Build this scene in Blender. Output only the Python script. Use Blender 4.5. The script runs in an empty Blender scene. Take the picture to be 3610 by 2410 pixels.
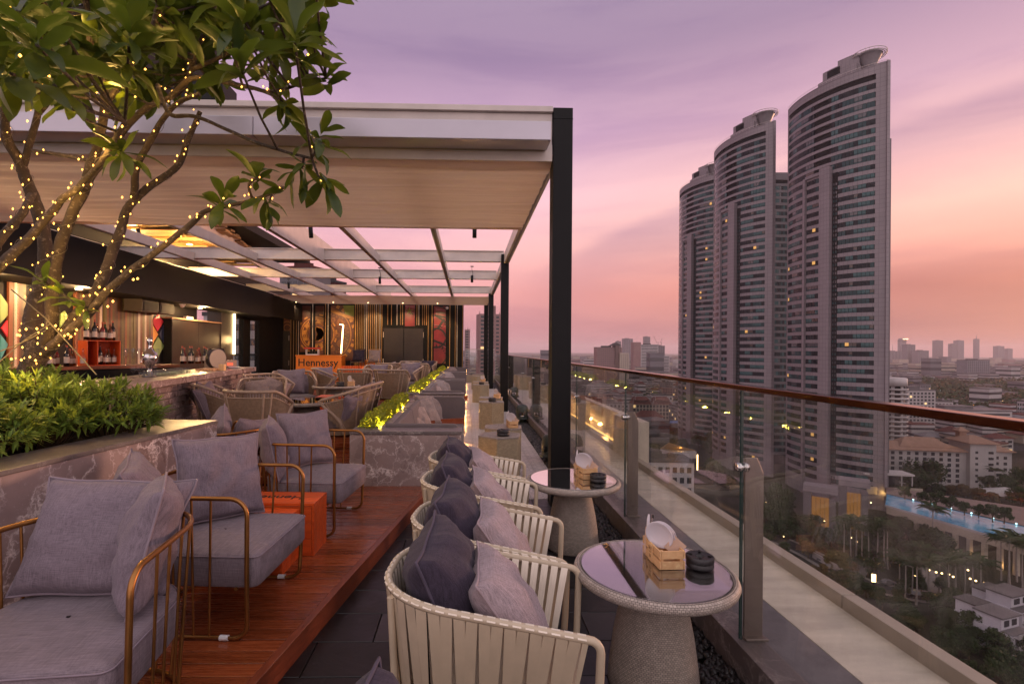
import bpy, bmesh, math, random
from mathutils import Vector, Matrix, noise
random.seed(7)
R = math.radians
SC = bpy.context.scene
COL = SC.collection

# ------------------------------------------------------------ camera
EYE, FOC, PPX, PPY, ROLL, YAW = 1.6, 1800.0, 1690.0, 1232.5, 0.0075, 0.0235   # measured on the 3610 x 2410 photograph
fw = Vector((math.sin(YAW), math.cos(YAW), 0)); rt = Vector((math.cos(YAW), -math.sin(YAW), 0)); up = Vector((0, 0, 1))
sx = rt*math.cos(ROLL) + up*math.sin(ROLL); sy = up*math.cos(ROLL) - rt*math.sin(ROLL)
cd = bpy.data.cameras.new('camera'); cam = bpy.data.objects.new('camera', cd); COL.objects.link(cam)
m = Matrix((sx, sy, -fw)).transposed().to_4x4(); m.translation = (0, 0, EYE); cam.matrix_world = m
cd.sensor_width = 36; cd.lens = 36*FOC/3610; cd.shift_x = (1805-PPX)/3610; cd.shift_y = (PPY-1205)/3610
cd.clip_start = .05; cd.clip_end = 30000
SC.camera = cam

# ------------------------------------------------------------ sky, sun, exposure
SUN_EL, SUN_AZ = 3.0, 62.0          # low red sun to the right and ahead (azimuth measured from +Y towards +X)
W = bpy.data.worlds.new('World'); SC.world = W; W.use_nodes = True
nt = W.node_tree; nt.nodes.clear()
def wn(t, **k):
    n = nt.nodes.new(t)
    for a, b in k.items(): setattr(n, a, b)
    return n
wl = nt.links.new
def wmath(op, a, b=None, c=None):
    n = wn('ShaderNodeMath', operation=op)
    for i, v in enumerate((a, b, c)):
        if v is None: continue
        if isinstance(v, (int, float)): n.inputs[i].default_value = v
        else: wl(v, n.inputs[i])
    return n.outputs[0]
def wramp(f, pts, interp='LINEAR'):
    n = wn('ShaderNodeValToRGB'); cr = n.color_ramp; cr.interpolation = interp
    while len(cr.elements) < len(pts): cr.elements.new(.5)
    for e, (p, c) in zip(cr.elements, pts): e.position = p; e.color = (*c, 1)
    wl(f, n.inputs[0]); return n.outputs[0]
def wmix(f, a, b, bt='MIX'):
    n = wn('ShaderNodeMix', data_type='RGBA', blend_type=bt)
    if isinstance(f, (int, float)): n.inputs[0].default_value = f
    else: wl(f, n.inputs[0])
    for i, v in ((6, a), (7, b)):
        if isinstance(v, tuple): n.inputs[i].default_value = (*v, 1)
        else: wl(v, n.inputs[i])
    return n.outputs[2]
tc = wn('ShaderNodeTexCoord'); sep = wn('ShaderNodeSeparateXYZ'); wl(tc.outputs['Generated'], sep.inputs[0])
dx, dy, dz = sep.outputs
el = wmath('MULTIPLY', wmath('ARCSINE', dz), 180/math.pi/90)                 # 0 horizon .. 1 zenith
# base gradient by elevation: rose haze at the horizon, pink, then mauve overhead
def lin(r, g, b): return tuple(((c/255+.055)/1.055)**2.4 for c in (r, g, b))
base = wramp(el, [(0, lin(186,134,146)), (.03, lin(208,142,148)), (.07, lin(228,156,156)), (.12, lin(238,178,180)), (.18, lin(232,184,198)), (.25, lin(198,160,186)), (.33, lin(156,130,158)), (.45, lin(156,138,160)), (.7, lin(172,160,170)), (1, lin(176,166,172))])
warm = wramp(el, [(0, lin(170,114,122)), (.03, lin(186,120,120)), (.065, lin(206,128,118)), (.10, lin(234,160,146)), (.14, lin(250,190,174)), (.19, lin(240,186,182)), (.25, lin(200,158,174)), (.33, lin(158,130,154)), (.45, lin(156,138,158)), (1, lin(176,166,172))])
# towards the sunset
saz = Vector((math.sin(R(SUN_AZ)), math.cos(R(SUN_AZ)), 0))
dot = wmath('ADD', wmath('MULTIPLY', dx, saz.x), wmath('MULTIPLY', dy, saz.y))
wf = wn('ShaderNodeMapRange', interpolation_type='SMOOTHSTEP'); wl(dot, wf.inputs[0]); wf.inputs[1].default_value = .38; wf.inputs[2].default_value = .95
sky = wmix(wf.outputs[0], base, warm)
# two long cloud banks with soft wavering upper edges, rising to the right
azd = wmath('MULTIPLY', wmath('ARCTAN2', dx, dy), 180/math.pi); eld = wmath('MULTIPLY', el, 90)
ca = wn('ShaderNodeCombineXYZ'); wl(wmath('MULTIPLY', azd, .045), ca.inputs[0]); wl(wmath('MULTIPLY', eld, .16), ca.inputs[1])
n2 = wn('ShaderNodeTexNoise'); n2.inputs['Scale'].default_value = 1.6; n2.inputs['Detail'].default_value = 6; n2.inputs['Roughness'].default_value = .55; wl(ca.outputs[0], n2.inputs['Vector'])
wob = wmath('MULTIPLY', wmath('SUBTRACT', n2.outputs['Fac'], .5), 7.0)
def smooth01(v, a, b):
    n = wn('ShaderNodeMapRange', interpolation_type='SMOOTHSTEP'); wl(v, n.inputs[0]); n.inputs[1].default_value = a; n.inputs[2].default_value = b; return n.outputs[0]
a0 = wmath('SUBTRACT', azd, 11.8)
edge = wmath('ADD', wmath('ADD', 11.2, wmath('MULTIPLY', a0, .39)), wmath('MULTIPLY', wmath('MULTIPLY', a0, a0), -.0036))
dA = wmath('ADD', wmath('SUBTRACT', edge, eld), wmath('MULTIPLY', wob, .35))
bankA = wmath('MULTIPLY', wmath('MULTIPLY', smooth01(dA, -.5, 1.3), smooth01(dA, 9.0, 1.5)), wmath('MULTIPLY', smooth01(azd, 2, 16), smooth01(azd, 80, 55)))
dC = wmath('ADD', wmath('SUBTRACT', wmath('ADD', 6.6, wmath('MULTIPLY', azd, .03)), eld), wmath('MULTIPLY', wob, .22))
bankC = wmath('MULTIPLY', smooth01(dC, -.5, 1.0), wmath('MULTIPLY', smooth01(azd, 22, 38), smooth01(azd, 95, 70)))
mp = wn('ShaderNodeMapping'); mp.inputs['Rotation'].default_value = (0, 0, R(-24)); mp.inputs['Scale'].default_value = (.03, .20, 1); mp.inputs['Location'].default_value = (3.1, 1.7, 0)
cc = wn('ShaderNodeCombineXYZ'); wl(azd, cc.inputs[0]); wl(eld, cc.inputs[1]); wl(cc.outputs[0], mp.inputs[0])
n3 = wn('ShaderNodeTexNoise'); n3.inputs['Scale'].default_value = 1.0; n3.inputs['Detail'].default_value = 7; n3.inputs['Roughness'].default_value = .56; n3.inputs['Distortion'].default_value = .5; wl(mp.outputs[0], n3.inputs['Vector'])
streak = wmath('MULTIPLY', smooth01(n3.outputs['Fac'], .44, .66), smooth01(eld, 60, 25))
glow = wmath('MULTIPLY', smooth01(n3.outputs['Fac'], .46, .30), wmath('MULTIPLY', smooth01(eld, 24, 13), smooth01(eld, 3, 9)))
sky = wmix(wmath('MULTIPLY', bankA, .85), sky, wmix(1, sky, (.70, .70, .82), 'MULTIPLY'))
sky = wmix(wmath('MULTIPLY', bankC, .9), sky, wmix(1, sky, (.78, .73, .80), 'MULTIPLY'))
sky = wmix(wmath('MULTIPLY', streak, .75), sky, wmix(1, sky, (.80, .78, .88), 'MULTIPLY'))
sky = wmix(wmath('MULTIPLY', glow, .6), sky, wmix(1, sky, (1.14, 1.10, 1.06), 'MULTIPLY'))
# unseen sky behind the camera and overhead, raised and neutralised to light camera-facing surfaces
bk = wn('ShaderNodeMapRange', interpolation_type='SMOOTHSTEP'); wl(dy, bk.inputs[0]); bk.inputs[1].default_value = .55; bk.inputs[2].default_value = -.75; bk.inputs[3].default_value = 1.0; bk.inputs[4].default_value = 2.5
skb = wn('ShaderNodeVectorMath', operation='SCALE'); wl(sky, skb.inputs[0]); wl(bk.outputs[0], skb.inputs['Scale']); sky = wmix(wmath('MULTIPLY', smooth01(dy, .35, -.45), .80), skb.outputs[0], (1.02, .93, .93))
nis = wn('ShaderNodeTexSky', sky_type='NISHITA'); nis.sun_disc = False; nis.sun_elevation = R(SUN_EL); nis.sun_rotation = R(SUN_AZ)
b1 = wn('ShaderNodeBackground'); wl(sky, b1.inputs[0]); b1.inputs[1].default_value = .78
b2 = wn('ShaderNodeBackground'); wl(nis.outputs[0], b2.inputs[0]); b2.inputs[1].default_value = .008
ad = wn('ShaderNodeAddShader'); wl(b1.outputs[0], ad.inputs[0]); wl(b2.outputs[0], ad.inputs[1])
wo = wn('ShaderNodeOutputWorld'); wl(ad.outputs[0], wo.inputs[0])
sd = bpy.data.lights.new('sun', 'SUN'); so = bpy.data.objects.new('sun', sd); COL.objects.link(so)
sd.energy = 1.7; sd.angle = R(6); sd.color = (1, .52, .34)
so.rotation_euler = Vector((-saz.x*math.cos(R(SUN_EL)), -saz.y*math.cos(R(SUN_EL)), -math.sin(R(SUN_EL)))).to_track_quat('-Z', 'Y').to_euler()
SC.view_settings.view_transform = 'Standard'; SC.view_settings.look = 'None'; SC.view_settings.gamma = 1
SC.view_settings.use_curve_mapping = False; SC.view_settings.exposure = .66
SC.cycles.use_denoising = True; SC.cycles.max_bounces = 8; SC.cycles.transparent_max_bounces = 24
SC.cycles.diffuse_bounces = 4; SC.cycles.glossy_bounces = 4; SC.cycles.volume_bounces = 1; SC.cycles.sample_clamp_indirect = 6; SC.cycles.caustics_reflective = False; SC.cycles.caustics_refractive = False

# ------------------------------------------------------------ measuring helpers (photo pixel + real depth -> place)
def ray(px, py):
    a, b = px-PPX, py-PPY
    return (a*math.cos(ROLL)+b*math.sin(ROLL))/FOC, -(-a*math.sin(ROLL)+b*math.cos(ROLL))/FOC
def at(px, py, Y):
    u, v = ray(px, py); p = rt*(u*Y) + fw*Y; return Vector((p.x, p.y, EYE+v*Y))
def gnd(px, py, z):
    u, v = ray(px, py); return at(px, py, (z-EYE)/v)
def onx(px, py, X):
    u, v = ray(px, py); d = rt*u + fw; t = X/d.x; return Vector((X, d.y*t, EYE+v*t))
def ony(px, py, Y):
    u, v = ray(px, py); d = rt*u + fw; t = Y/d.y; return Vector((d.x*t, Y, EYE+v*t))

# ------------------------------------------------------------ mesh helpers
class MB:
    def __init__(s): s.v = []; s.f = []; s.m = []; s.s = []
    def add(s, vs, fs, mat=0, smooth=False):
        b = len(s.v); s.v += [tuple(p) for p in vs]
        for f in fs: s.f.append([b+i for i in f]); s.m.append(mat); s.s.append(smooth)
        return s
    def quad(s, a, b, c, d, mat=0): return s.add([a, b, c, d], [(0, 1, 2, 3)], mat)
    def box(s, x, y, z, sx, sy, sz, rz=0, mat=0, M=None):
        """centre x,y,z; full sizes"""
        vs = [Vector((a*sx/2, b*sy/2, c*sz/2)) for c in (-1, 1) for b in (-1, 1) for a in (-1, 1)]
        if M is None: M = Matrix.Rotation(rz, 3, 'Z') if rz else None
        vs = [(M @ p if M else p) + Vector((x, y, z)) for p in vs]
        return s.add(vs, [(0,2,3,1), (4,5,7,6), (0,1,5,4), (2,6,7,3), (0,4,6,2), (1,3,7,5)], mat)
    def bb(s, x0, x1, y0, y1, z0, z1, mat=0): return s.box((x0+x1)/2, (y0+y1)/2, (z0+z1)/2, x1-x0, y1-y0, z1-z0, 0, mat)
    def beam(s, a, b, w, h, mat=0):
        a, b = Vector(a), Vector(b); d = b-a; M = d.to_track_quat('X', 'Z').to_matrix()
        c = (a+b)/2; return s.box(c.x, c.y, c.z, d.length, w, h, 0, mat, M)
    def prism(s, poly, z0, z1, mat=0, caps=True, smooth=False):
        n = len(poly)
        vs = [(p[0], p[1], z0) for p in poly] + [(p[0], p[1], z1) for p in poly]
        s.add(vs, [(i, (i+1) % n, n+(i+1) % n, n+i) for i in range(n)], mat, smooth)
        if caps: s.add(vs, [tuple(range(n-1, -1, -1)), tuple(range(n, 2*n))], mat)
        return s
    def tube(s, pts, r, seg=8, closed=False, mat=0, caps=True):
        pts = [Vector(p) for p in pts]; n = len(pts); rs = r if isinstance(r, (list, tuple)) else [r]*n
        vs = []; ref = Vector((0, 0, 1)); prev = None
        for i, p in enumerate(pts):
            if closed: t = pts[(i+1) % n]-pts[i-1]
            else: t = pts[min(i+1, n-1)]-pts[max(i-1, 0)]
            t = t.normalized() if t.length > 1e-9 else Vector((0, 0, 1))
            if prev is None:
                a = t.cross(ref)
                if a.length < 1e-3: a = t.cross(Vector((1, 0, 0)))
                a.normalize()
            else:
                a = prev - t*prev.dot(t); a.normalize()
            prev = a; b = t.cross(a)
            for k in range(seg):
                th = 2*math.pi*k/seg; vs.append(p + (a*math.cos(th) + b*math.sin(th))*rs[i])
        fs = []
        for i in range(n if closed else n-1):
            j = (i+1) % n
            for k in range(seg): fs.append((i*seg+k, i*seg+(k+1) % seg, j*seg+(k+1) % seg, j*seg+k))
        s.add(vs, fs, mat, True)
        if caps and not closed: s.add(vs[:seg], [tuple(range(seg-1, -1, -1))], mat); s.add(vs[-seg:], [tuple(range(seg))], mat)
        return s
    def lathe(s, prof, seg=24, c=(0, 0, 0), mat=0, smooth=True, M=None):
        vs = []; n = len(prof)
        for r, z in prof:
            for k in range(seg):
                th = 2*math.pi*k/seg; p = Vector((r*math.cos(th), r*math.sin(th), z))
                vs.append((M @ p if M else p)+Vector(c))
        s.add(vs, [(i*seg+k, i*seg+(k+1) % seg, (i+1)*seg+(k+1) % seg, (i+1)*seg+k) for i in range(n-1) for k in range(seg)], mat, smooth)
        if prof[0][0] > 1e-4: s.add(vs[:seg], [tuple(range(seg-1, -1, -1))], mat)
        if prof[-1][0] > 1e-4: s.add(vs[-seg:], [tuple(range(seg))], mat)
        return s
    def mesh(s, name, mats, bevel=0, segs=2):
        me = bpy.data.meshes.new(name); me.from_pydata(s.v, [], s.f)
        for mm in (mats if isinstance(mats, (list, tuple)) else [mats]): me.materials.append(mm)
        me.polygons.foreach_set('material_index', s.m); me.polygons.foreach_set('use_smooth', s.s)
        if bevel:
            bm = bmesh.new(); bm.from_mesh(me); bmesh.ops.remove_doubles(bm, verts=bm.verts, dist=1e-5)
            ed = [e for e in bm.edges if len(e.link_faces) == 2 and e.calc_face_angle(0) > .5]
            bmesh.ops.bevel(bm, geom=ed, offset=bevel, segments=segs, affect='EDGES', clamp_overlap=True, profile=.5)
            bm.to_mesh(me); bm.free()
        me.update(); return me
    def obj(s, name, mats, parent=None, bevel=0, segs=2, label=None): return put(name, s.mesh(name, mats, bevel, segs), parent, label=label)
def put(name, me, parent=None, loc=None, rot=None, label=None, scale=None):
    o = bpy.data.objects.new(name, me); COL.objects.link(o)
    if parent is not None: o.parent = parent
    if loc is not None: o.location = loc
    if rot is not None: o.rotation_euler = rot
    if scale is not None: o.scale = scale
    if label: o['label'] = label
    return o
def tag(o, label, cat, group=None):
    o['label'] = label; o['category'] = cat
    if group: o['group'] = group
    return o
def thing(name, label, cat, loc=(0, 0, 0), rz=0, group=None):
    o = bpy.data.objects.new(name, None); COL.objects.link(o); o.location = loc; o.rotation_euler = (0, 0, rz); o.empty_display_size = .1
    return tag(o, label, cat, group)
def kids(o): return KID.get(o.name, [])
def struct(o): o['kind'] = 'structure'; return o
def stuff(o): o['kind'] = 'stuff'; return o
def dup(root, loc=None, rz=None, label=None, group=None, scale=None, rot=None):
    r = root.copy(); COL.objects.link(r)
    if loc is not None: r.location = loc
    if rz is not None: r.rotation_euler = (0, 0, rz)
    if rot is not None: r.rotation_euler = rot
    if scale is not None: r.scale = scale
    if label: r['label'] = label
    if group: r['group'] = group
    for ch in children(root):
        c = ch.copy(); COL.objects.link(c); c.parent = r
        for g in children(ch):
            d = g.copy(); COL.objects.link(d); d.parent = c
    return r
_kids = {}
def children(o):
    """children of a finished prototype (cached: object.children scans the whole file)"""
    if o.name not in _kids: _kids[o.name] = list(o.children)
    return _kids[o.name]

# ------------------------------------------------------------ material helpers
class NT:
    def __init__(s, name):
        s.m = bpy.data.materials.new(name); s.m.use_nodes = True; s.t = s.m.node_tree; s.t.nodes.clear()
        s.out = s.t.nodes.new('ShaderNodeOutputMaterial'); s.b = s.t.nodes.new('ShaderNodeBsdfPrincipled')
        s.link(s.b.outputs[0], s.out.inputs[0]); s._tc = None; s._oi = None
    def link(s, a, b): s.t.links.new(a, b)
    def n(s, t, **k):
        n = s.t.nodes.new(t)
        for a, b in k.items(): setattr(n, a, b)
        return n
    def set(s, inp, v):
        if isinstance(v, (int, float)): inp.default_value = v
        elif isinstance(v, (tuple, list)): inp.default_value = (*v, 1) if len(v) == 3 and inp.type == 'RGBA' else v
        else: s.link(v, inp)
    @property
    def obj(s):
        if s._tc is None: s._tc = s.n('ShaderNodeTexCoord')
        return s._tc.outputs['Object']
    @property
    def rnd(s):
        if s._oi is None: s._oi = s.n('ShaderNodeObjectInfo')
        return s._oi.outputs['Random']
    @property
    def pos(s): return s.n('ShaderNodeNewGeometry').outputs['Position']
    def math(s, op, a, b=None, c=None, clamp=False):
        n = s.n('ShaderNodeMath', operation=op); n.use_clamp = clamp
        for i, v in enumerate((a, b, c)):
            if v is not None: s.set(n.inputs[i], v)
        return n.outputs[0]
    def map(s, vec, scale=(1, 1, 1), rot=(0, 0, 0), loc=(0, 0, 0)):
        n = s.n('ShaderNodeMapping'); s.link(vec, n.inputs[0]); n.inputs['Scale'].default_value = scale; n.inputs['Rotation'].default_value = rot; n.inputs['Location'].default_value = loc
        return n.outputs[0]
    def shift(s, vec, amt=37.0):
        """offset a coordinate by the object's own random number so alike pieces differ"""
        c = s.n('ShaderNodeCombineXYZ'); r = s.math('MULTIPLY', s.rnd, amt)
        for i in range(3): s.link(r, c.inputs[i])
        v = s.n('ShaderNodeVectorMath', operation='ADD'); s.link(vec, v.inputs[0]); s.link(c.outputs[0], v.inputs[1]); return v.outputs[0]
    def noise(s, vec, scale=5, detail=4, rough=.5, dist=0):
        n = s.n('ShaderNodeTexNoise'); s.link(vec, n.inputs['Vector'])
        for k, v in (('Scale', scale), ('Detail', detail), ('Roughness', rough), ('Distortion', dist)): n.inputs[k].default_value = v
        return n.outputs['Fac']
    def ramp(s, f, pts, interp='LINEAR'):
        n = s.n('ShaderNodeValToRGB'); cr = n.color_ramp; cr.interpolation = interp
        while len(cr.elements) < len(pts): cr.elements.new(.5)
        for e, (p, c) in zip(cr.elements, pts): e.position = p; e.color = (*c, 1) if not isinstance(c, (int, float)) else (c, c, c, 1)
        s.set(n.inputs[0], f); return n.outputs[0]
    def mix(s, f, a, b, bt='MIX'):
        n = s.n('ShaderNodeMix', data_type='RGBA', blend_type=bt); s.set(n.inputs[0], f)
        for i, v in ((6, a), (7, b)): s.set(n.inputs[i], v)
        return n.outputs[2]
    def bump(s, h, dist=.005, strength=1.0):
        n = s.n('ShaderNodeBump'); n.inputs['Distance'].default_value = dist; n.inputs['Strength'].default_value = strength; s.link(h, n.inputs['Height'])
        s.link(n.outputs[0], s.b.inputs['Normal']); return n
    def bs(s, **k):
        for a, v in k.items(): s.set(s.b.inputs[a.replace('_', ' ')], v)
        return s
def sc3(c, k): return tuple(min(1, x*k) for x in c)
def M(name, col, rough=.5, metal=0, var=.15, vs=6, rnd=0.0, bump=0, bs=60, spec=.5, stretch=(1, 1, 1), coat=0, rvar=0):
    """plain surface: base colour with two scales of noise, per-object variation, fine bump"""
    k = NT(name); v = k.obj
    f = k.noise(k.map(k.shift(v), stretch), vs, 5, .6)
    c = k.ramp(f, [(.25, sc3(col, 1-var)), (.75, sc3(col, 1+var))])
    if rnd: c = k.mix(1, c, k.ramp(k.rnd, [(0, 1-rnd), (1, 1.0)]), 'MULTIPLY')
    k.bs(Base_Color=c, Metallic=metal); k.b.inputs['Specular IOR Level'].default_value = spec
    if rvar: k.bs(Roughness=k.ramp(k.noise(v, vs*2.3, 4, .6), [(.3, max(0, rough-rvar)), (.7, min(1, rough+rvar))]))
    else: k.bs(Roughness=rough)
    if coat: k.bs(Coat_Weight=coat, Coat_Roughness=.15)
    if bump: k.bump(k.noise(k.map(v, stretch), bs, 3, .6), bump)
    return k.m
def EM(name, col, strength):
    k = NT(name); k.bs(Base_Color=(0, 0, 0), Emission_Color=col, Emission_Strength=strength, Roughness=.5); return k.m
def lamp(name, parent, loc, power, col, radius=.05, kind='POINT', **kw):
    ld = bpy.data.lights.new(name, kind); ld.energy = power; ld.color = col
    if kind in ('POINT', 'SPOT'): ld.shadow_soft_size = radius
    for a, v in kw.items(): setattr(ld, a, v)
    o = bpy.data.objects.new(name, ld); COL.objects.link(o); o.parent = parent; o.location = loc; return o
# ------------------------------------------------------------ materials
def marble(name, base, vein, scale=1.0, veinamt=1.0, rough=.28):
    k = NT(name); v = k.shift(k.obj, 53)
    w = k.n('ShaderNodeVectorMath', operation='MULTIPLY_ADD')
    nz = k.n('ShaderNodeTexNoise'); k.link(v, nz.inputs['Vector']); nz.inputs['Scale'].default_value = 1.9*scale; nz.inputs['Detail'].default_value = 8; nz.inputs['Roughness'].default_value = .62
    k.link(nz.outputs['Color'], w.inputs[0]); w.inputs[1].default_value = (1.0, 1.0, 1.0); k.link(v, w.inputs[2])
    def veins(sc, width):
        vo = k.n('ShaderNodeTexVoronoi', feature='DISTANCE_TO_EDGE'); k.link(w.outputs[0], vo.inputs['Vector']); vo.inputs['Scale'].default_value = sc
        return k.ramp(vo.outputs['Distance'], [(0, 1.0), (width, .25), (width*3, 0.0)])
    cloud = k.noise(v, 3.5*scale, 6, .62)
    c = k.ramp(cloud, [(.2, sc3(base, .62)), (.5, base), (.8, sc3(base, 1.35))])
    msk = k.ramp(k.noise(v, 2.2*scale, 3, .5), [(.34, 0.25), (.54, 1.0)])
    vv = k.math('MULTIPLY', k.math('ADD', k.math('MULTIPLY', veins(1.3*scale, .010), 1.0), k.math('MULTIPLY', veins(3.3*scale, .014), .75)), msk)
    c = k.mix(k.math('MULTIPLY', vv, veinamt, clamp=True), c, vein)
    spk = k.ramp(k.noise(v, 60, 2, .7), [(.62, 0.0), (.75, .35)])
    c = k.mix(spk, c, sc3(vein, .8))
    k.bs(Base_Color=c, Roughness=k.ramp(cloud, [(.3, rough-.06), (.7, rough+.12)])); return k.m
MARBLE = marble('grey_brown_marble', (.262, .188, .176), (.74, .63, .60))
MARBLE_TOP = marble('dark_marble_coping', (.115, .092, .088), (.36, .31, .29), 1.0, .7, .34)
def fabric(name, col, scale=1.0, contrast=.35, rough=.85):
    k = NT(name); v = k.shift(k.obj)
    a = k.noise(k.map(v, (420*scale, 18*scale, 30*scale)), 1, 2, .6); b = k.noise(k.map(v, (18*scale, 420*scale, 300*scale)), 1, 2, .6)
    f = k.math('ADD', k.math('MULTIPLY', a, .55), k.math('MULTIPLY', b, .45))
    c = k.ramp(f, [(.34, sc3(col, 1-contrast)), (.66, sc3(col, 1+contrast))])
    big = k.noise(k.obj, 5, 3, .5)
    c = k.mix(.35, c, k.mix(1, c, k.ramp(big, [(.3, .75), (.7, 1.0)]), 'MULTIPLY'))
    k.bs(Base_Color=c, Roughness=rough, Sheen_Weight=.08, Sheen_Roughness=.5); k.b.inputs['Specular IOR Level'].default_value = .25
    k.bump(k.math('ADD', f, k.math('MULTIPLY', k.noise(k.obj, 14, 3, .5), 2.2)), .0035, .7); return k.m
LINEN = fabric('lilac_grey_linen', (.182, .140, .166))
LINEN_SEAT = fabric('mauve_grey_weave', (.198, .154, .174), .8)
LINEN_LIGHT = fabric('pale_mauve_linen', (.33, .255, .272))
LINEN_BEIGE = fabric('beige_grey_linen', (.31, .24, .225))
NAVY = fabric('dark_plum_linen', (.038, .028, .046), 1.0, .45)
UPH = fabric('taupe_upholstery', (.150, .120, .123), 1.6, .12)
PIPE = M('cushion_piping', (.22, .17, .20), .8)
PIPE_D = M('dark_cushion_piping', (.07, .055, .085), .8)
PIPE_L = M('pale_cushion_piping', (.34, .26, .28), .8)
BRASS = M('aged_brass_tube', (.30, .135, .040), .36, .85, .18, 9, rvar=.08)
PAD = M('white_rubber_pad', (.7, .68, .68), .6)
def wood(name, a, b, rough=.35, grain=(1.6, 26, 26), rnd=.35, coat=0, bump=.0012):
    k = NT(name); v = k.shift(k.obj, 91)
    f = k.noise(k.map(v, grain), 1.5, 6, .65, .6)
    c = k.ramp(f, [(.25, a), (.75, b)])
    c = k.mix(1, c, k.ramp(k.rnd, [(0, 1-rnd), (1, 1.0)]), 'MULTIPLY')
    wear = k.ramp(k.noise(k.map(k.shift(k.obj, 17), (1, 5, 5) if grain[0] < 10 else (5, 1, 5)), 6, 6, .74), [(.54, 0.0), (.72, .22)])
    c = k.mix(wear, c, sc3(b, 2.2))
    k.bs(Base_Color=c, Roughness=k.ramp(f, [(.3, rough-.08), (.7, rough+.12)]))
    if coat: k.bs(Coat_Weight=coat, Coat_Roughness=.2)
    k.bump(f, bump); return k.m
DECK = wood('red_brown_decking', (.155, .031, .010), (.400, .092, .028), .25, (2.2, 40, 40), .45, .25)
DECK_Y = wood('red_brown_decking_edge', (.150, .032, .013), (.30, .066, .026), .34, (40, 2.2, 40), .2, .15)
CRATE_RED = wood('orange_stained_crate', (.50, .055, .008), (.85, .13, .018), .45, (3, 30, 30), .3)
CRATE_PINE = wood('pale_pine_crate', (.55, .30, .13), (.78, .47, .24), .5, (14, 3, 30), .15)
BAT_GOLD = wood('gold_timber_batten', (.42, .20, .05), (.62, .33, .10), .4, (30, 30, 2), .5)
BAT_PALE = wood('pale_timber_batten', (.62, .50, .40), (.78, .66, .54), .45, (30, 30, 2), .4)
BAT_DARK = wood('dark_timber_slat', (.045, .025, .014), (.13, .055, .022), .45, (30, 30, 2), .6)
BAT_OLIVE = wood('olive_timber_slat', (.11, .085, .022), (.18, .14, .05), .5, (30, 30, 2), .4)
BAT_RED = wood('rust_timber_slat', (.16, .045, .018), (.27, .085, .03), .5, (30, 30, 2), .4)
CEIL_WOOD = wood('honey_ceiling_board', (.30, .15, .045), (.52, .29, .10), .5, (2, 30, 30), .6)
def slate(name):
    k = NT(name); v = k.shift(k.obj, 71)
    f = k.noise(v, 3.2, 7, .66, .8)
    lo = k.ramp(k.rnd, [(0, (.005, .0045, .0055)), (.4, (.008, .007, .008)), (.7, (.018, .015, .017)), (.9, (.040, .033, .036))], 'CONSTANT')
    c = k.mix(1, lo, k.ramp(f, [(.25, .55), (.75, 1.0)]), 'MULTIPLY')
    c = k.mix(k.ramp(k.noise(v, 11, 5, .7), [(.6, 0.0), (.78, .5)]), c, (.10, .085, .09))
    k.bs(Base_Color=c, Roughness=k.ramp(f, [(.3, .26), (.7, .5)])); k.bump(f, .004); return k.m
SLATE = slate('black_slate_tile')
def tilemat(name):
    k = NT(name); v = k.obj; s = k.n('ShaderNodeSeparateXYZ'); k.link(v, s.inputs[0])
    ax, ay = k.math('ABSOLUTE', s.outputs[0]), k.math('ABSOLUTE', s.outputs[1])
    def ring(cx, cy, r, w):
        d = k.math('SQRT', k.math('ADD', k.math('POWER', k.math('SUBTRACT', ax, cx), 2), k.math('POWER', k.math('SUBTRACT', ay, cy), 2)))
        return k.math('LESS_THAN', k.math('ABSOLUTE', k.math('SUBTRACT', d, r)), w)
    mot = k.math('MAXIMUM', k.math('MAXIMUM', ring(.1, .1, .062, .007), ring(0, 0, .042, .009)), k.math('MAXIMUM', ring(.1, .1, .030, .012), ring(.1, 0, .02, .006)))
    worn = k.ramp(k.noise(k.shift(v), 26, 4, .7), [(.35, .25), (.65, 1.0)])
    base = k.ramp(k.noise(k.shift(v), 9, 4, .6), [(.3, (.46, .40, .385)), (.7, (.60, .53, .50))])
    base = k.mix(1, base, k.ramp(k.rnd, [(0, .82), (1, 1.0)]), 'MULTIPLY')
    c = k.mix(k.math('MULTIPLY', mot, worn), base, (.22, .19, .20))
    k.bs(Base_Color=c, Roughness=.42); return k.m
TILE = tilemat('patterned_cement_tile')
GROUT = M('dark_grout', (.05, .045, .045), .8)
def wicker(name, col, mode='round', s1=60, s2=110, rough=.55):
    k = NT(name); sp = k.n('ShaderNodeSeparateXYZ'); k.link(k.obj, sp.inputs[0]); x, y, z = sp.outputs
    c = k.n('ShaderNodeCombineXYZ')
    if mode == 'round': u = k.math('MULTIPLY', k.math('ARCTAN2', y, x), s1/6.28318); w = k.math('MULTIPLY', z, s2)
    else: u = k.math('MULTIPLY', x, s1); w = k.math('MULTIPLY', y, s2)
    k.link(u, c.inputs[0]); k.link(w, c.inputs[1])
    b = k.n('ShaderNodeTexBrick'); k.link(c.outputs[0], b.inputs['Vector'])
    for a, v in (('Scale', 1.0), ('Mortar Size', .09), ('Mortar Smooth', .9), ('Brick Width', 1.0), ('Row Height', 1.0), ('Bias', -.2)): b.inputs[a].default_value = v
    b.inputs['Color1'].default_value = (*sc3(col, .8), 1); b.inputs['Color2'].default_value = (*sc3(col, 1.15), 1); b.inputs['Mortar'].default_value = (*sc3(col, .16), 1)
    cc = k.mix(.45, b.outputs['Color'], k.mix(1, b.outputs['Color'], k.ramp(k.noise(k.obj, 7, 3, .5), [(.3, .7), (.7, 1.0)]), 'MULTIPLY'))
    k.bs(Base_Color=cc, Roughness=rough); bp = k.bump(b.outputs['Fac'], .004, 1); bp.invert = True; return k.m
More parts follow.
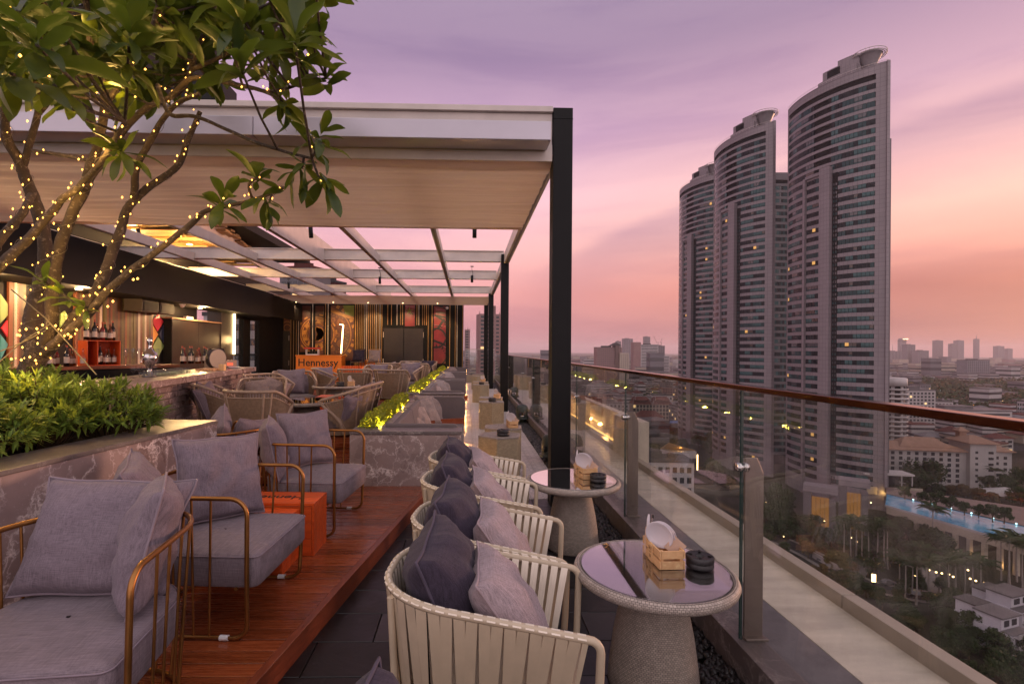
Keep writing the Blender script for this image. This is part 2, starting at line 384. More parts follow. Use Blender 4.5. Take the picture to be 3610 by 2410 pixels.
WICK = wicker('round_wicker_weave', (.42, .345, .29), 'round', 84, 120)
WICK_RIM = wicker('wicker_rim_weave', (.46, .38, .33), 'round', 150, 125)
WICK_FLAT = wicker('flat_wicker_weave', (.80, .73, .69), 'flat', 75, 120)
WICK_BASE = wicker('honey_wicker_weave', (.50, .39, .25), 'round', 62, 95)
WICK_TOP = wicker('pale_wicker_top', (.44, .37, .33), 'flat', 50, 75)
RATTAN = M('natural_rattan_cane', (.235, .155, .100), .5, 0, .25, 30, .15)
RATTAN_POLE = M('rattan_pole', (.36, .255, .185), .45, 0, .2, 20, .1)
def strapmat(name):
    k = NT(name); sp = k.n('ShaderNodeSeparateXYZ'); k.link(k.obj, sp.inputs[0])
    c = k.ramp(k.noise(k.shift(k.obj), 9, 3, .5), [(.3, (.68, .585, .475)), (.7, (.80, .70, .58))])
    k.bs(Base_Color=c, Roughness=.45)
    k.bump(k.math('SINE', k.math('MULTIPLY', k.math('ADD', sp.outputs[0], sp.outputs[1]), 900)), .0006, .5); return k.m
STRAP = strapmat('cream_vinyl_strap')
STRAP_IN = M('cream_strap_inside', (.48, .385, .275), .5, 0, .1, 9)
STEEL_P = M('bronzed_rail_metal', (.16, .065, .035), .16, 1, .2, 4, rvar=.05)
POST = M('brown_steel_post', (.24, .19, .165), .38, .7, .12, 5)
CHROME = M('chrome', (.6, .57, .56), .14, 1, .05)
BLACKM = M('black_painted_steel', (.004, .0035, .004), .5, 0, .2, 4, spec=.2)
BEAM = M('champagne_painted_beam', (.54, .465, .43), .42, 0, .12, 3, bump=.0004, bs=90)
GUTTER = M('silver_gutter_panel', (.42, .385, .43), .28, .55, .08, 1.2)
def canvasmat():
    k = NT('cream_roof_canvas'); k.bs(Base_Color=k.ramp(k.noise(k.map(k.obj, (.6, 9, 9)), 2, 5, .6), [(.3, (.60, .44, .31)), (.7, (.76, .58, .43))]), Roughness=.8)
    tr = k.n('ShaderNodeBsdfTranslucent'); tr.inputs[0].default_value = (.66, .45, .30, 1); mx = k.n('ShaderNodeMixShader'); mx.inputs[0].default_value = .36
    k.link(k.b.outputs[0], mx.inputs[1]); k.link(tr.outputs[0], mx.inputs[2]); k.link(mx.outputs[0], k.out.inputs[0]); return k.m
CANVAS = canvasmat()
LEDGE = M('beige_ledge_slab', (.60, .51, .41), .5, 0, .30, 1.6, stretch=(1, 4.5, 1), rvar=.1, bump=.0005, bs=60)
COPING = M('stone_coping', (.36, .295, .235), .5, 0, .14, 2, bump=.0005)
STRIP = M('dark_stone_strip', (.13, .115, .115), .35, 0, .4, 7, bump=.001)
PEBBLE = M('black_pebble', (.030, .024, .024), .38, 0, .4, 40, .5)
SOIL = M('soil', (.02, .014, .009), .95, 0, .5, 30, bump=.01, bs=40)
DARKPANEL = M('black_wall_panel', (.006, .005, .005), .6, 0, .3, 1.5, spec=.2)
BROWNDOOR = M('dark_brown_door', (.020, .012, .010), .38, 0, .3, 3)
ASH = M('black_cast_ashtray', (.022, .018, .020), .45, 0, .5, 30, bump=.002, bs=90)
PLATE = M('white_plastic_plate', (.66, .61, .66), .3, 0, .05)
NAPKIN = M('kraft_napkin', (.52, .34, .25), .75, 0, .12, 15)
INK = M('black_print', (.012, .008, .007), .6, 0, .3, 30)
INKB = M('brown_burnt_print', (.16, .075, .025), .7, 0, .3, 40)
SPK = M('dark_green_speaker_shell', (.028, .040, .036), .34, 0, .2, 8)
def glassmat(name, tint=(.90, .93, .92), refl=1.0, ior=1.5):
    k = NT(name); k.t.nodes.remove(k.b)
    t = k.n('ShaderNodeBsdfTransparent'); t.inputs[0].default_value = (*tint, 1); g = k.n('ShaderNodeBsdfGlossy'); g.inputs['Roughness'].default_value = .015
    f = k.n('ShaderNodeLayerWeight'); f.inputs['Blend'].default_value = .5; mx = k.n('ShaderNodeMixShader')
    k.link(k.math('MULTIPLY', k.math('ADD', .04, k.math('MULTIPLY', k.math('POWER', f.outputs['Facing'], 5), .96)), refl, clamp=True), mx.inputs[0]); k.link(t.outputs[0], mx.inputs[1]); k.link(g.outputs[0], mx.inputs[2]); k.link(mx.outputs[0], k.out.inputs[0]); return k.m
GLASS = glassmat('balustrade_glass', (.905, .915, .905), 1.25)
k = GLASS.node_tree; o_ = [n for n in k.nodes if n.type == 'OUTPUT_MATERIAL'][0]; src_ = o_.inputs[0].links[0].from_socket   # faint dust and wiped streaks on the panes
tc_ = k.nodes.new('ShaderNodeTexCoord'); mp_ = k.nodes.new('ShaderNodeMapping'); mp_.inputs['Scale'].default_value = (1, 3.2, 1.1); nz_ = k.nodes.new('ShaderNodeTexNoise'); nz_.inputs['Scale'].default_value = 2.4; nz_.inputs['Detail'].default_value = 7; nz_.inputs['Roughness'].default_value = .68
rp_ = k.nodes.new('ShaderNodeValToRGB'); rp_.color_ramp.elements[0].position = .46; rp_.color_ramp.elements[1].position = .80; rp_.color_ramp.elements[1].color = (.10, .10, .10, 1)
df_ = k.nodes.new('ShaderNodeBsdfDiffuse'); df_.inputs[0].default_value = (.6, .58, .56, 1); ms_ = k.nodes.new('ShaderNodeMixShader')
for a_, b_ in ((tc_.outputs['Object'], mp_.inputs[0]), (mp_.outputs[0], nz_.inputs['Vector']), (nz_.outputs['Fac'], rp_.inputs[0]), (rp_.outputs[0], ms_.inputs[0]), (src_, ms_.inputs[1]), (df_.outputs[0], ms_.inputs[2]), (ms_.outputs[0], o_.inputs[0])): k.links.new(a_, b_)
GLASS_TOP = glassmat('table_glass', (.95, .96, .955), 3.8)
GLASS_B = glassmat('drink_glass', (.92, .94, .94), 1.0)
GOLD_EM = EM('warm_bulb', (1, .44, .07), 4.2)
LED_Y = EM('yellow_led', (1, .62, .08), 6)
LED_O = EM('amber_led_strip', (1, .50, .14), 2.2)
GEDGE = M('green_glass_edge', (.02, .045, .04), .2)
LAMPDIM = None
NEON = EM('warm_white_neon', (1, .66, .28), 7)
# ------------------------------------------------------------ terrace floor
ZD, ZU = .12, .28                               # lower deck, upper deck
b = MB(); b.bb(-16, 1.36, -3, 30, -.5, -.03); struct(b.obj('terrace_slab', GROUT))
def edge_x(y): return -.95 + (y-2.115)*.1665     # the slanted lower edge of the deck
fl = put('slate_floor', MB().bb(-3, 1.10, -1.5, 5.46, -.03, -.012).mesh('slate_floor', GROUT)); struct(fl)
tmes = {}
y = -1.4; row = 0
while y < 5.4:
    x = -1.7 - (.3 if row % 2 else 0)
    while x < 1.07:
        x1 = min(x+.595, 1.09); y1 = min(y+.295, 5.45)
        if x1-x > .05 and x1 > edge_x(y1)-.15 and y1-y > .03:
            key = (round(x1-x, 3), round(y1-y, 3))
            if key not in tmes: tmes[key] = MB().box(0, 0, 0, key[0], key[1], .02).mesh('slate_tile', SLATE, .002, 1)
            put('slate_tile', tmes[key], fl, ((x+x1)/2, (y+y1)/2, -.005+random.uniform(-.0006, .0006)))
        x += .60
    y += .30; row += 1
wk = put('tiled_walkway', MB().bb(-1.3, 1.10, 5.47, 25, -.03, -.012).mesh('tiled_walkway', GROUT)); struct(wk)
tm = MB().box(0, 0, 0, .197, .197, .02).mesh('cement_tile', TILE, .0015, 1)
cnt = 0; rest = MB()
for j in range(97):
    for i in range(6 if j > 4 else 7):
        x, y = 1.0-.2*i, 5.58+.2*j
        if cnt < 300: put('cement_tile', tm, wk, (x, y, -.005)); cnt += 1
        else: rest.box(x, y, -.005, .197, .197, .02)
def tilemat_far():
    k = NT('far_cement_tile'); k.bs(Base_Color=k.ramp(k.noise(k.obj, 9, 4, .6), [(.3, (.38, .33, .32)), (.7, (.60, .53, .50))]), Roughness=.45); return k.m
stuff(rest.obj('cement_tile', tilemat_far(), wk))
# gravel strip
b = MB(); b.bb(1.10, 1.36, -1.5, 25, -.06, -.02); gs = struct(b.obj('gravel_bed', SOIL))
pb = MB(); rg = random.Random(5)
ico = [(0,0,1),(.9,0,.3),(.28,.85,.3),(-.72,.52,.3),(-.72,-.52,.3),(.28,-.85,.3),(.7,.5,-.4),(-.3,.85,-.4),(-.9,0,-.4),(-.3,-.85,-.4),(.7,-.5,-.4)]
icf = [(0,1,2),(0,2,3),(0,3,4),(0,4,5),(0,5,1),(1,6,2),(2,6,7),(2,7,3),(3,7,8),(3,8,4),(4,8,9),(4,9,5),(5,9,10),(5,10,1),(1,10,6)]
for i in range(8200):
    t = rg.random(); y = -.5 + 25*t**1.7
    if y > 24.8: continue
    s = rg.uniform(.011, .024)*(1+y*.035); x = rg.uniform(1.115, 1.345); a = rg.uniform(0, 6.28); q = rg.uniform(.5, .8); l = rg.uniform(1, 1.7)
    Mx = Matrix.Rotation(a, 3, 'Z') @ Matrix.Rotation(rg.uniform(-.4, .4), 3, 'X') @ Matrix.Diagonal((s*l, s, s*q))
    pb.add([Mx @ Vector(p) + Vector((x, y, -.012+rg.uniform(0, .018))) for p in ico], icf, 0, True)
stuff(pb.obj('black_pebbles', PEBBLE, gs))

# lower deck: boards run across, cut along the slanted edge
dk = struct(put('lower_deck', MB().prism([(-3.2, .9), (edge_x(.9)-.02, .9), (edge_x(5.55)-.02, 5.55), (-3.2, 5.55)], -.02, ZD-.028).mesh('lower_deck', DARKPANEL)))
y = .95; i = 0
while y < 5.5:
    y1 = min(y+.0925, 5.545); xe, xe1 = edge_x(y)-.045, edge_x(y1)-.045
    # each board is two lengths with staggered butt joints
    xj = -2.0 + .45*math.sin(i*2.4)
    for (xa, xb, xb1) in ((-3.2, xj-.002, xj-.002), (xj, xe, xe1)):
        me = MB().prism([(xa, 0), (xb, 0), (xb1, y1-y), (xa, y1-y)], 0, .025).mesh('deck_board', DECK, .0025, 2)
        put('deck_board', me, dk, (0, y, ZD-.025+random.uniform(-.0007, .0007)))
    y += .0985; i += 1
tr = MB(); tr.prism([(edge_x(.9)-.043, .9), (edge_x(.9), .9), (edge_x(5.545), 5.545), (edge_x(5.545)-.043, 5.545)], -.012, ZD+.003)
tr.obj('edge_trim', DECK_Y, dk, .004)
# upper deck and its step
ud = struct(put('upper_deck', MB().bb(-9, -1.30, 5.62, 25, -.02, ZU-.03).mesh('upper_deck', DARKPANEL)))
rb = MB().bb(0, 2.1, 0, .022, 0, .14).mesh('riser_board', DECK, .003, 1)
for x in (-3.45, -5.6): put('riser_board', rb, ud, (x, 5.585, ZD+.01))
# boards are laid in slanting runs
ang = R(24); n = 0
lens = [MB().box(0, 0, 0, L, .108, .025).mesh('deck_board', DECK, .002, 1) for L in (1.6, 2.1)]
dv = Vector((math.cos(ang), math.sin(ang))); pv = Vector((-math.sin(ang), math.cos(ang)))
for j in range(-20, 110):
    for i in range(-4, 9):
        L = 1.85; c = dv*(i*L + (j % 3)*.6) + pv*(j*.112) + Vector((-6.2, 5.6))
        if -5.6 < c.x < -1.9 and 6.35 < c.y < 15.2 and n < 290:
            put('deck_board', MB().box(0, 0, 0, L-.004, .108, .025).mesh('deck_board', DECK, .002, 1) if n == 0 else bpy.data.meshes['deck_board_slant'], ud, (c.x, c.y, ZU-.0135), (0, 0, ang)); n += 1
            if n == 1: UD0 = [o for o in bpy.data.objects if o.parent == ud][-1]; UD0.data.name = 'deck_board_slant'
b = MB(); b.bb(-9, -1.31, 5.62, 25, ZU-.030, ZU-.024); b.obj('deck_underlay', DECK, ud)

# ------------------------------------------------------------ kerb, glass balustrade and ledge
XG = 1.385
b = MB(); b.bb(1.352, 1.50, -2, 26, -.25, .155); kb = struct(b.obj('balustrade_kerb', MARBLE_TOP, None, .004))
b = MB(); b.bb(1.50, 1.87, -2, 26, -.3, .045); struct(b.obj('dark_ledge_strip', STRIP))
ld = struct(put('ledge_walkway', MB().bb(1.87, 2.30, -2, 26, -.3, .03).mesh('ledge_walkway', GROUT)))
y = -2.0
sl = MB().bb(.003, .427, .004, 1.496, 0, .016).mesh('ledge_slab', LEDGE, .002, 1)
yy = [-.9+1.62*i for i in range(17)]
for a in yy: put('ledge_slab', sl, ld, (1.87, a, .031), scale=(1, 1.08, 1))
cw = struct(put('ledge_parapet', MB().bb(2.305, 2.365, -2, 26, -.3, .02).mesh('ledge_parapet', COPING)))
cs = MB().bb(-.012, .078, .004, 2.296, 0, .108).mesh('coping_stone', COPING, .004, 2)
for i in range(12): put('coping_stone', cs, cw, (2.297, -1.55+2.3*i, .022))
def ledge_box(): pass
rl = thing('glass_balustrade', 'frameless glass balustrade with brown metal handrail along the terrace edge', 'balustrade', (XG, 0, 0))
b = MB(); b.bb(-.047, .013, -2, 25.8, 1.411, 1.437); b.obj('handrail', STEEL_P, rl, .004)
YP = [.62, 2.54, 4.43, 6.43, 8.50, 10.65, 12.75, 14.85, 17.0, 19.1, 21.2, 23.3, 25.4]
for a, c in zip([-2]+YP[:-1], YP): 
    b = MB(); b.bb(-.006, .006, a+.006, c-.006, .15, 1.41); b.m[2] = b.m[3] = 1; b.obj('glass_panel', [GLASS, GEDGE], rl)
pm = MB(); pm.v = []; 
pf = [(.022, .155), (.118, .155), (.118, .985), (.085, 1.065), (.022, 1.065)]
pm.add([(x, -.006, z) for x, z in pf]+[(x, .006, z) for x, z in pf], [(0,1,2,3,4), (9,8,7,6,5)]+[(i, i+5, (i+1) % 5+5, (i+1) % 5) for i in range(5)])
pm.bb(.016, .13, -.04, .04, .155, .167)
pme = pm.mesh('post', POST, .002, 1)
cm = MB(); Ry = Matrix.Rotation(R(90), 3, 'Y')
cm.lathe([(.0, -.03), (.021, -.03), (.024, -.024), (.024, -.008)], 16, (0, 0, 0), 0, True, Ry); cm.lathe([(.018, .008), (.024, .012), (.024, .03), (0, .03)], 16, (0, 0, 0), 0, True, Ry); cm.lathe([(.012, -.01), (.012, .03)], 10, (0, 0, 0), 0, True, Ry)
cme = cm.mesh('glass_clamp', CHROME)
for a in YP:
    p = put('post', pme, rl, (0, a+.012, 0)); put('glass_clamp', cme, rl, (0, a, 1.02))
# glass screen closing the far end
gs2 = thing('glass_screen', 'clear glass screen with thin rail closing the far end of the terrace', 'balustrade', (-.10, 25.3, 0))
b = MB(); b.bb(0, 1.45, -.02, .02, 1.60, 1.63); b.obj('handrail', BEAM, gs2)
b = MB(); b.bb(0, 1.45, -.006, .006, .35, 1.60); b.obj('glass_panel', GLASS, gs2)
b = MB(); b.bb(-.02, 1.5, -.1, .1, -.02, .35); b.obj('base', COPING, gs2)
# lit wall block standing on the ledge further along
bl = thing('parapet_block', 'beige stepped parapet wall with amber lit inner face beyond the glass', 'wall', (2.3, 7.0, 0))
b = MB(); b.bb(-.02, .22, 0, .9, .03, .62); b.obj('end_block', LEDGE, bl, .004)
b = MB(); b.bb(.26, .40, .95, 9, .03, .55); b.obj('inner_wall', LEDGE, bl, .004)
b = MB(); b.bb(.235, .255, .95, 8.5, .04, .06); b.obj('amber_strip', LED_O, bl)
for q in (1.6, 3.4, 5.2): lamp('amber_light', bl, (.05, q, .16), 5, (1, .50, .14), .05)

# ------------------------------------------------------------ marble planter on the left with coping and soil
pl = thing('marble_planter', 'grey brown marble planter wall with veined face and dark coping', 'planter')
P0, P1 = Vector((-2.50, -.6)), Vector((-2.03, 4.2)); PZ = 1.012
d = (P1-P0).normalized(); nn = Vector((d.y, -d.x))          # towards the terrace
def off(p, a, bb): q = p - nn*a + d*bb; return (q.x, q.y)
L = (P1-P0).length
for a0, a1 in ((0, 2.95), (2.954, L)):
    b = MB(); b.prism([off(P0, 0, a0), off(P0, 0, a1), off(P0, .02, a1), off(P0, .02, a0)][::-1], ZD, PZ-.028); b.obj('marble_panel', MARBLE, pl, .002)
b = MB(); b.prism([off(P0, .021, 0), off(P0, .021, L-.003), off(P0, .24, L-.003), off(P0, .24, 0)][::-1], ZD, PZ-.03); b.obj('core_wall', MARBLE, pl)
b = MB(); b.prism([off(P1, 0, .003), off(P1, 2.6, .003), off(P1, 2.6, -.24), off(P1, .243, -.24), off(P1, .243, 0)], ZD, PZ-.032); b.obj('end_wall', MARBLE, pl, .002)
b = MB(); b.prism([off(P0, -.006, 0), off(P0, -.006, L+.008), off(P0, .30, L+.008), off(P0, .30, 0)][::-1], PZ-.027, PZ); b.obj('coping', MARBLE_TOP, pl, .004)
b = MB(); b.prism([off(P1, .303, .008), off(P1, 2.6, .008), off(P1, 2.6, -.28), off(P1, .303, -.28)], PZ-.027, PZ-.001); b.obj('coping', MARBLE_TOP, pl, .004)
b = MB(); b.prism([off(P0, .245, 0), off(P0, .245, L-.245), off(P0, 2.6, L-.245), off(P0, 2.6, 0)][::-1], .3, PZ-.06); stuff(b.obj('soil', SOIL, pl))

# ------------------------------------------------------------ bench booths
XB0, XB1 = -1.265, -.035
units = [(5.55, 9.25, 'first and nearest'), (10.3, 14.0, 'second'), (15.15, 18.9, 'third'), (20.2, 24.2, 'fourth and farthest')]
BOOTHS = []
def rounded_panel(w, h, r, t, n=6):
    """upright panel in the xz plane with a rounded top right corner, thickness t along y"""
    p = [(0, 0), (w, 0)] + [(w-r+r*math.sin(a), h-r+r*math.cos(a)) for a in [math.pi/2*(1-i/n) for i in range(n+1)]] + [(0, h)]
    k = len(p); vs = [(x, 0, z) for x, z in p]+[(x, t, z) for x, z in p]
    return MB().add(vs, [tuple(range(k)), tuple(range(2*k-1, k-1, -1))]+[(i, k+i, k+(i+1) % k, (i+1) % k) for i in range(k)])
for ui, (y0, y1, nm) in enumerate(units):
    t = thing('bench_booth', f'{nm} of the marble fronted bench booths, beside the green trough', 'bench', (0, y0, 0), 0, 'marble bench booths along the walkway')
    L = y1-y0; zt = .712
    b = MB(); b.bb(XB0, XB1-.03, 0, .02, 0, zt-.046); b.obj('front_panel', MARBLE, t, .002)
    b = MB(); b.bb(XB0, XB1-.03, .021, .30, 0, zt-.034); b.obj('front_wall', MARBLE, t)
    b = MB(); b.bb(XB0-.004, XB1-.022, -.006, .31, zt-.032, zt); b.obj('coping', MARBLE_TOP, t, .003)
    b = MB(); b.bb(XB0, XB0+.03, .312, L-.16, 0, zt-.004); b.obj('trough_side', MARBLE, t, .002)
    b = MB(); b.bb(XB0+.27, XB0+.37, .312, L-.16, 0, zt-.002); b.obj('trough_side', MARBLE, t, .002)
    b = MB(); b.bb(XB0+.03, XB0+.27, .312, L-.16, .3, .60); stuff(b.obj('soil', SOIL, t))
    b = MB(); b.bb(XB0+.38, XB1-.06, .32, L-.16, .06, .178); b.obj('bench_base', MARBLE, t)
    b = MB(); b.bb(XB1-.07, XB1-.05, .36, L-.2, .045, .058); b.obj('amber_strip', LED_O, t)
    b = MB(); b.bb(XB0+.52, XB1-.01, .33, L-.31, .18, .31); b.obj('seat_cushion', UPH, t, .035, 3)
    ns = 2; bl_ = (L-.66)/ns
    for q in range(ns):
        b = MB(); vs = [(XB0+.385, .335+q*bl_, .31), (XB0+.56, .335+q*bl_, .31), (XB0+.47, .335+q*bl_, .735), (XB0+.385, .335+q*bl_, .735)]
        b.add(vs+[(x, y+bl_-.012, z) for x, y, z in vs], [(0,1,2,3), (7,6,5,4), (0,4,5,1), (1,5,6,2), (2,6,7,3), (3,7,4,0)]); b.obj('back_cushion', UPH, t, .02, 3)
    o = rounded_panel(.86, .655, .09, .12).obj('end_panel', UPH, t, .012, 3); o.location = (XB1-.86, L-.29, .12)
    o = rounded_panel(.84, .625, .06, .07).obj('near_cushion', UPH, t, .012, 3); o.location = (XB1-.90, .313, .12)
    b = MB(); b.bb(XB0, XB1-.03, L-.155, L, 0, zt-.034); b.obj('end_wall', MARBLE, t, .002)
    b = MB(); b.bb(XB0-.004, XB1-.022, L-.16, L+.006, zt-.032, zt); b.obj('coping', MARBLE_TOP, t, .003)
    for q in (.12, .35, .58, .82): lamp('amber_light', t, (XB1-.02, L*q, .05), 2.6, (1, .50, .16), .03)
    BOOTHS.append((t, y0, y1))

# ------------------------------------------------------------ pergola
pg = thing('pergola', 'open beamed pergola on black posts with retractable cream canvas roof', 'pergola')
pc = MB(); pc.bb(-.1, .1, -.1, .1, 0, 4.10).bb(-.104, .104, -.104, .104, 3.985, 3.992)
pc = pc.mesh('post', BLACKM, .006, 2)
for y in (5.3, 13.3, 21.0): put('post', pc, pg, (.962, y, -.02))
put('post', pc, pg, (.90, 24.9, -.02))
b = MB(); b.bb(-12, .855, 5.23, 5.32, 3.66, 4.03); b.bb(-12, .857, 5.19, 5.34, 4.032, 4.09); b.bb(-12, .853, 5.205, 5.228, 3.53, 3.70); b.obj('front_beam', BEAM, pg, .004)
for x0, x1 in ((-11.9, -6.05), (-6.045, -2.055), (-2.05, .79)):
    b = MB(); vs = [(x0, 4.90, 3.622), (x0, 5.14, 3.622), (x0, 5.2, 3.640), (x0, 5.2, 3.80), (x0, 4.90, 3.805)]
    b.add(vs+[(x1, y, z) for _, y, z in vs], [(0,1,2,3,4), (9,8,7,6,5)]+[(i, i+5, (i+1) % 5+5, (i+1) % 5) for i in range(5)]); b.obj('gutter_panel', GUTTER, pg, .006)
for y in (13.4, 16.75, 20.9):
    b = MB(); b.bb(-12, .94, y-.05, y+.05, 3.93, 4.17); b.bb(-12, .94, y-.09, y+.09, 4.171, 4.19); b.bb(-12, .94, y-.09, y+.09, 3.905, 3.929); b.obj('cross_beam', BEAM, pg, .003)
for x, h in ((1.0, 4.1), (-.66, 4.05), (-2.36, 4.05), (-3.78, 4.38), (-5.5, 4.05), (-7.1, 4.05), (-8.75, 4.05)):
    w = .10 if x < .9 else .13
    b = MB(); b.bb(x-w/2, x+w/2, 5.36, 24.9, 3.845, h); 
    b.obj('rafter', BEAM, pg, .003)
    b = MB(); b.bb(x-.022, x+.022, 5.4, 24.9, 3.832, 3.843); b.obj('guide_track', POST, pg)
# near canvas: rippled sheet hung between the tracks, with a roll at the front
cv = MB(); nx, ny = 40, 150; vs = []
prof = []
for j in range(ny+1):
    s = j/ny; yv = 5.22 + s*3.55
    z = 3.60 + .10*min(1, s*4) - .02*math.sin(s*math.pi)
    if s < .10: z = 3.615 - .10*math.sin(s/.10*math.pi*.9)
    elif s < .22: z -= .030*abs(math.sin((s-.10)/.12*math.pi*1.0))
    else: z -= .016*abs(math.sin((s-.22)*math.pi*13)) + .007*math.sin(s*61)
    prof.append((yv, z))
for j, (yv, z) in enumerate(prof):
    for i in range(nx+1):
        x = -11.9 + i/nx*12.82; q = i/nx
        vs.append((x, yv + .02*math.sin(q*19+j*.05), z + .010*math.sin(q*31+j*.09)+.012*noise.noise(Vector((x*1.3, yv*3, 0)))))
cv.add(vs, [(j*(nx+1)+i, j*(nx+1)+i+1, (j+1)*(nx+1)+i+1, (j+1)*(nx+1)+i) for j in range(ny) for i in range(nx)], 0, True)
cn = cv.obj('canvas_roof', CANVAS, pg)
b = MB(); b.bb(-11.9, .925, 8.77, 8.81, 3.675, 3.74); b.obj('canvas_rail', CANVAS, pg, .006)
cv = MB(); vs = []; ny = 60
for j in range(ny+1):
    s = j/ny; yv = 21.2+s*3.6; z = 3.80-.03*s-.02*abs(math.sin(s*math.pi*11))
    for i in range(nx+1): x = -8.9+i/nx*9.85; vs.append((x, yv, z+.012*noise.noise(Vector((x, yv*2, 3)))))
cv.add(vs, [(j*(nx+1)+i, j*(nx+1)+i+1, (j+1)*(nx+1)+i+1, (j+1)*(nx+1)+i) for j in range(ny) for i in range(nx)], 0, True)
cv.obj('canvas_roof', CANVAS, pg)
# spot lights on the beams
SPOTS = []
for i, (px, py, Y, drop, wh) in enumerate([(1673, 822, 10.2, .05, 'below the near canvas, right of the middle'), (1096, 822, 10.2, .05, 'below the near canvas, left of the middle'), (1339, 990, 16.6, .22, 'hanging from the middle cross beam'), (1664, 985, 16.6, .22, 'hanging from the cross beam near the black posts'), (1018, 1008, 18.5, .05, 'above the bar side of the far wall'), (489, 826, 11.5, .05, 'lighting the honey timber ceiling')]):
    p = at(px, py, Y); t = thing('spotlight', f'small black cylinder spotlight {wh}', 'spotlight', p, 0, 'pergola spotlights')
    b = MB(); Mx = Matrix.Rotation(R(14), 3, 'X'); b.lathe([(.0, .13), (.042, .13), (.042, -.09), (.036, -.095), (.036, -.05), (0, -.05)], 16, (0, 0, 0), 0, True, Mx); b.obj('housing', BLACKM, t)
    b = MB(); b.lathe([(.0, -.07), (.034, -.07), (.034, -.072), (0, -.073)], 14, (0, 0, 0), 0, True, Mx); b.obj('lens', NEON, t)
    b = MB(); b.tube([(0, 0, .12), (.03, 0, .18), (-.01, 0, .13+drop), (0, 0, .20+drop)], .007, 6); b.bb(-.05, .05, -.03, .03, .19+drop, .215+drop); b.obj('cable', BLACKM, t)
    lo_ = lamp('spot_beam', t, (0, -.02, -.10), 45, (1, .70, .42), .03, 'SPOT', spot_size=R(75), spot_blend=.7); lo_.rotation_euler = (R(-14), 0, 0)
    SPOTS.append(t)
# ------------------------------------------------------------ cushions
def pillow_mesh(w, h, t, seed, fab, pipe, name='cushion', n=24):
    rg = random.Random(seed); mb = MB(); ox = rg.uniform(0, 50); vs = []; border = []
    def pos(i, j, side):
        u, v = -1+2*i/n, -1+2*j/n
        x = u*(1-.085*(1-v*v)**1.0-.02*math.sin(v*5+ox)*(1-v*v)); z = v*(1-.075*(1-u*u)-.025*math.sin(u*4+ox*2)*(1-u*u))
        e = max(0, (1-u*u))*max(0, (1-v*v)); d = e**.33
        nz = noise.noise(Vector((u*1.7+ox, v*1.7, side*9)))*.16 + noise.noise(Vector((u*4+ox, v*4+3, side*5)))*.075
        th = math.atan2(v, u); rad = max(abs(u), abs(v)); cr = math.sin(th*22+ox)*.05*max(0, rad-.55)*e**.25*2
        y = side*t/2*d*(1+nz) + side*t*.5*cr + t*.10*noise.noise(Vector((u*2.4+ox, v*2.4, 40)))*e**.5 - .012*(1-u*u)*noise.noise(Vector((ox, v*2, 3)))
        x += .02*noise.noise(Vector((v*2+ox, 7, 1))); return (x*w/2, y, h/2+z*h/2)
    for side in (-1, 1):
        vs = [pos(i, j, side) for j in range(n+1) for i in range(n+1)]
        mb.add(vs, [((j*(n+1)+i, j*(n+1)+i+1, (j+1)*(n+1)+i+1, (j+1)*(n+1)+i) if side < 0 else ((j+1)*(n+1)+i, (j+1)*(n+1)+i+1, j*(n+1)+i+1, j*(n+1)+i)) for j in range(n) for i in range(n)], 0, True)
    ring = [(i, 0) for i in range(n)]+[(n, j) for j in range(n)]+[(n-i, n) for i in range(n)]+[(0, n-j) for j in range(n)]
    pp = []
    for i, j in ring:
        p = Vector(pos(i, j, -1)); pp.append(p + (p-Vector((0, 0, h/2)))*.012)
    me = mb.mesh(name, fab)
    pm_ = MB().tube(pp, .0052, 6, True).mesh('piping', pipe)
    return me, pm_
PIL = {}
for kind, (fab, pipe) in dict(linen=(LINEN, PIPE), pale=(LINEN_LIGHT, PIPE_L), navy=(NAVY, PIPE_D), beige=(LINEN_BEIGE, PIPE_L)).items():
    PIL[kind] = [pillow_mesh(.46, .46, .265 if kind == 'navy' else .225 if kind == 'pale' else .20, hash(kind) % 1 + 11*i + len(kind), fab, pipe) for i in range(4)]
PIL['wide'] = [pillow_mesh(.60, .46, .20, 3+7*i, LINEN, PIPE) for i in range(3)]
pcount = {}
def pillow(kind, loc, face, lean, roll, label, group=None, scale=1.0, lit=None):
    """loc: middle of the bottom edge; face: heading the front looks to; lean: backwards tilt"""
    k = pcount.get(kind, 0); pcount[kind] = k+1
    me, pm_ = PIL[kind][k % len(PIL[kind])]
    o = put('cushion', me); tag(o, label, 'cushion', group)
    Mx = Matrix.Translation(loc) @ Matrix.Rotation(face+R(90), 4, 'Z') @ Matrix.Rotation(-lean, 4, 'X') @ Matrix.Translation((0, 0, .23)) @ Matrix.Rotation(roll, 4, 'Y') @ Matrix.Translation((0, 0, -.23))
    o.location = Mx.to_translation(); o.rotation_euler = Mx.to_euler(); o.scale = (scale,)*3
    put('piping', pm_, o); return o
def place(base, a, x, y, z=0):
    c, s = math.cos(a), math.sin(a); return Vector((base[0]+x*c-y*s, base[1]+x*s+y*c, base[2]+z))

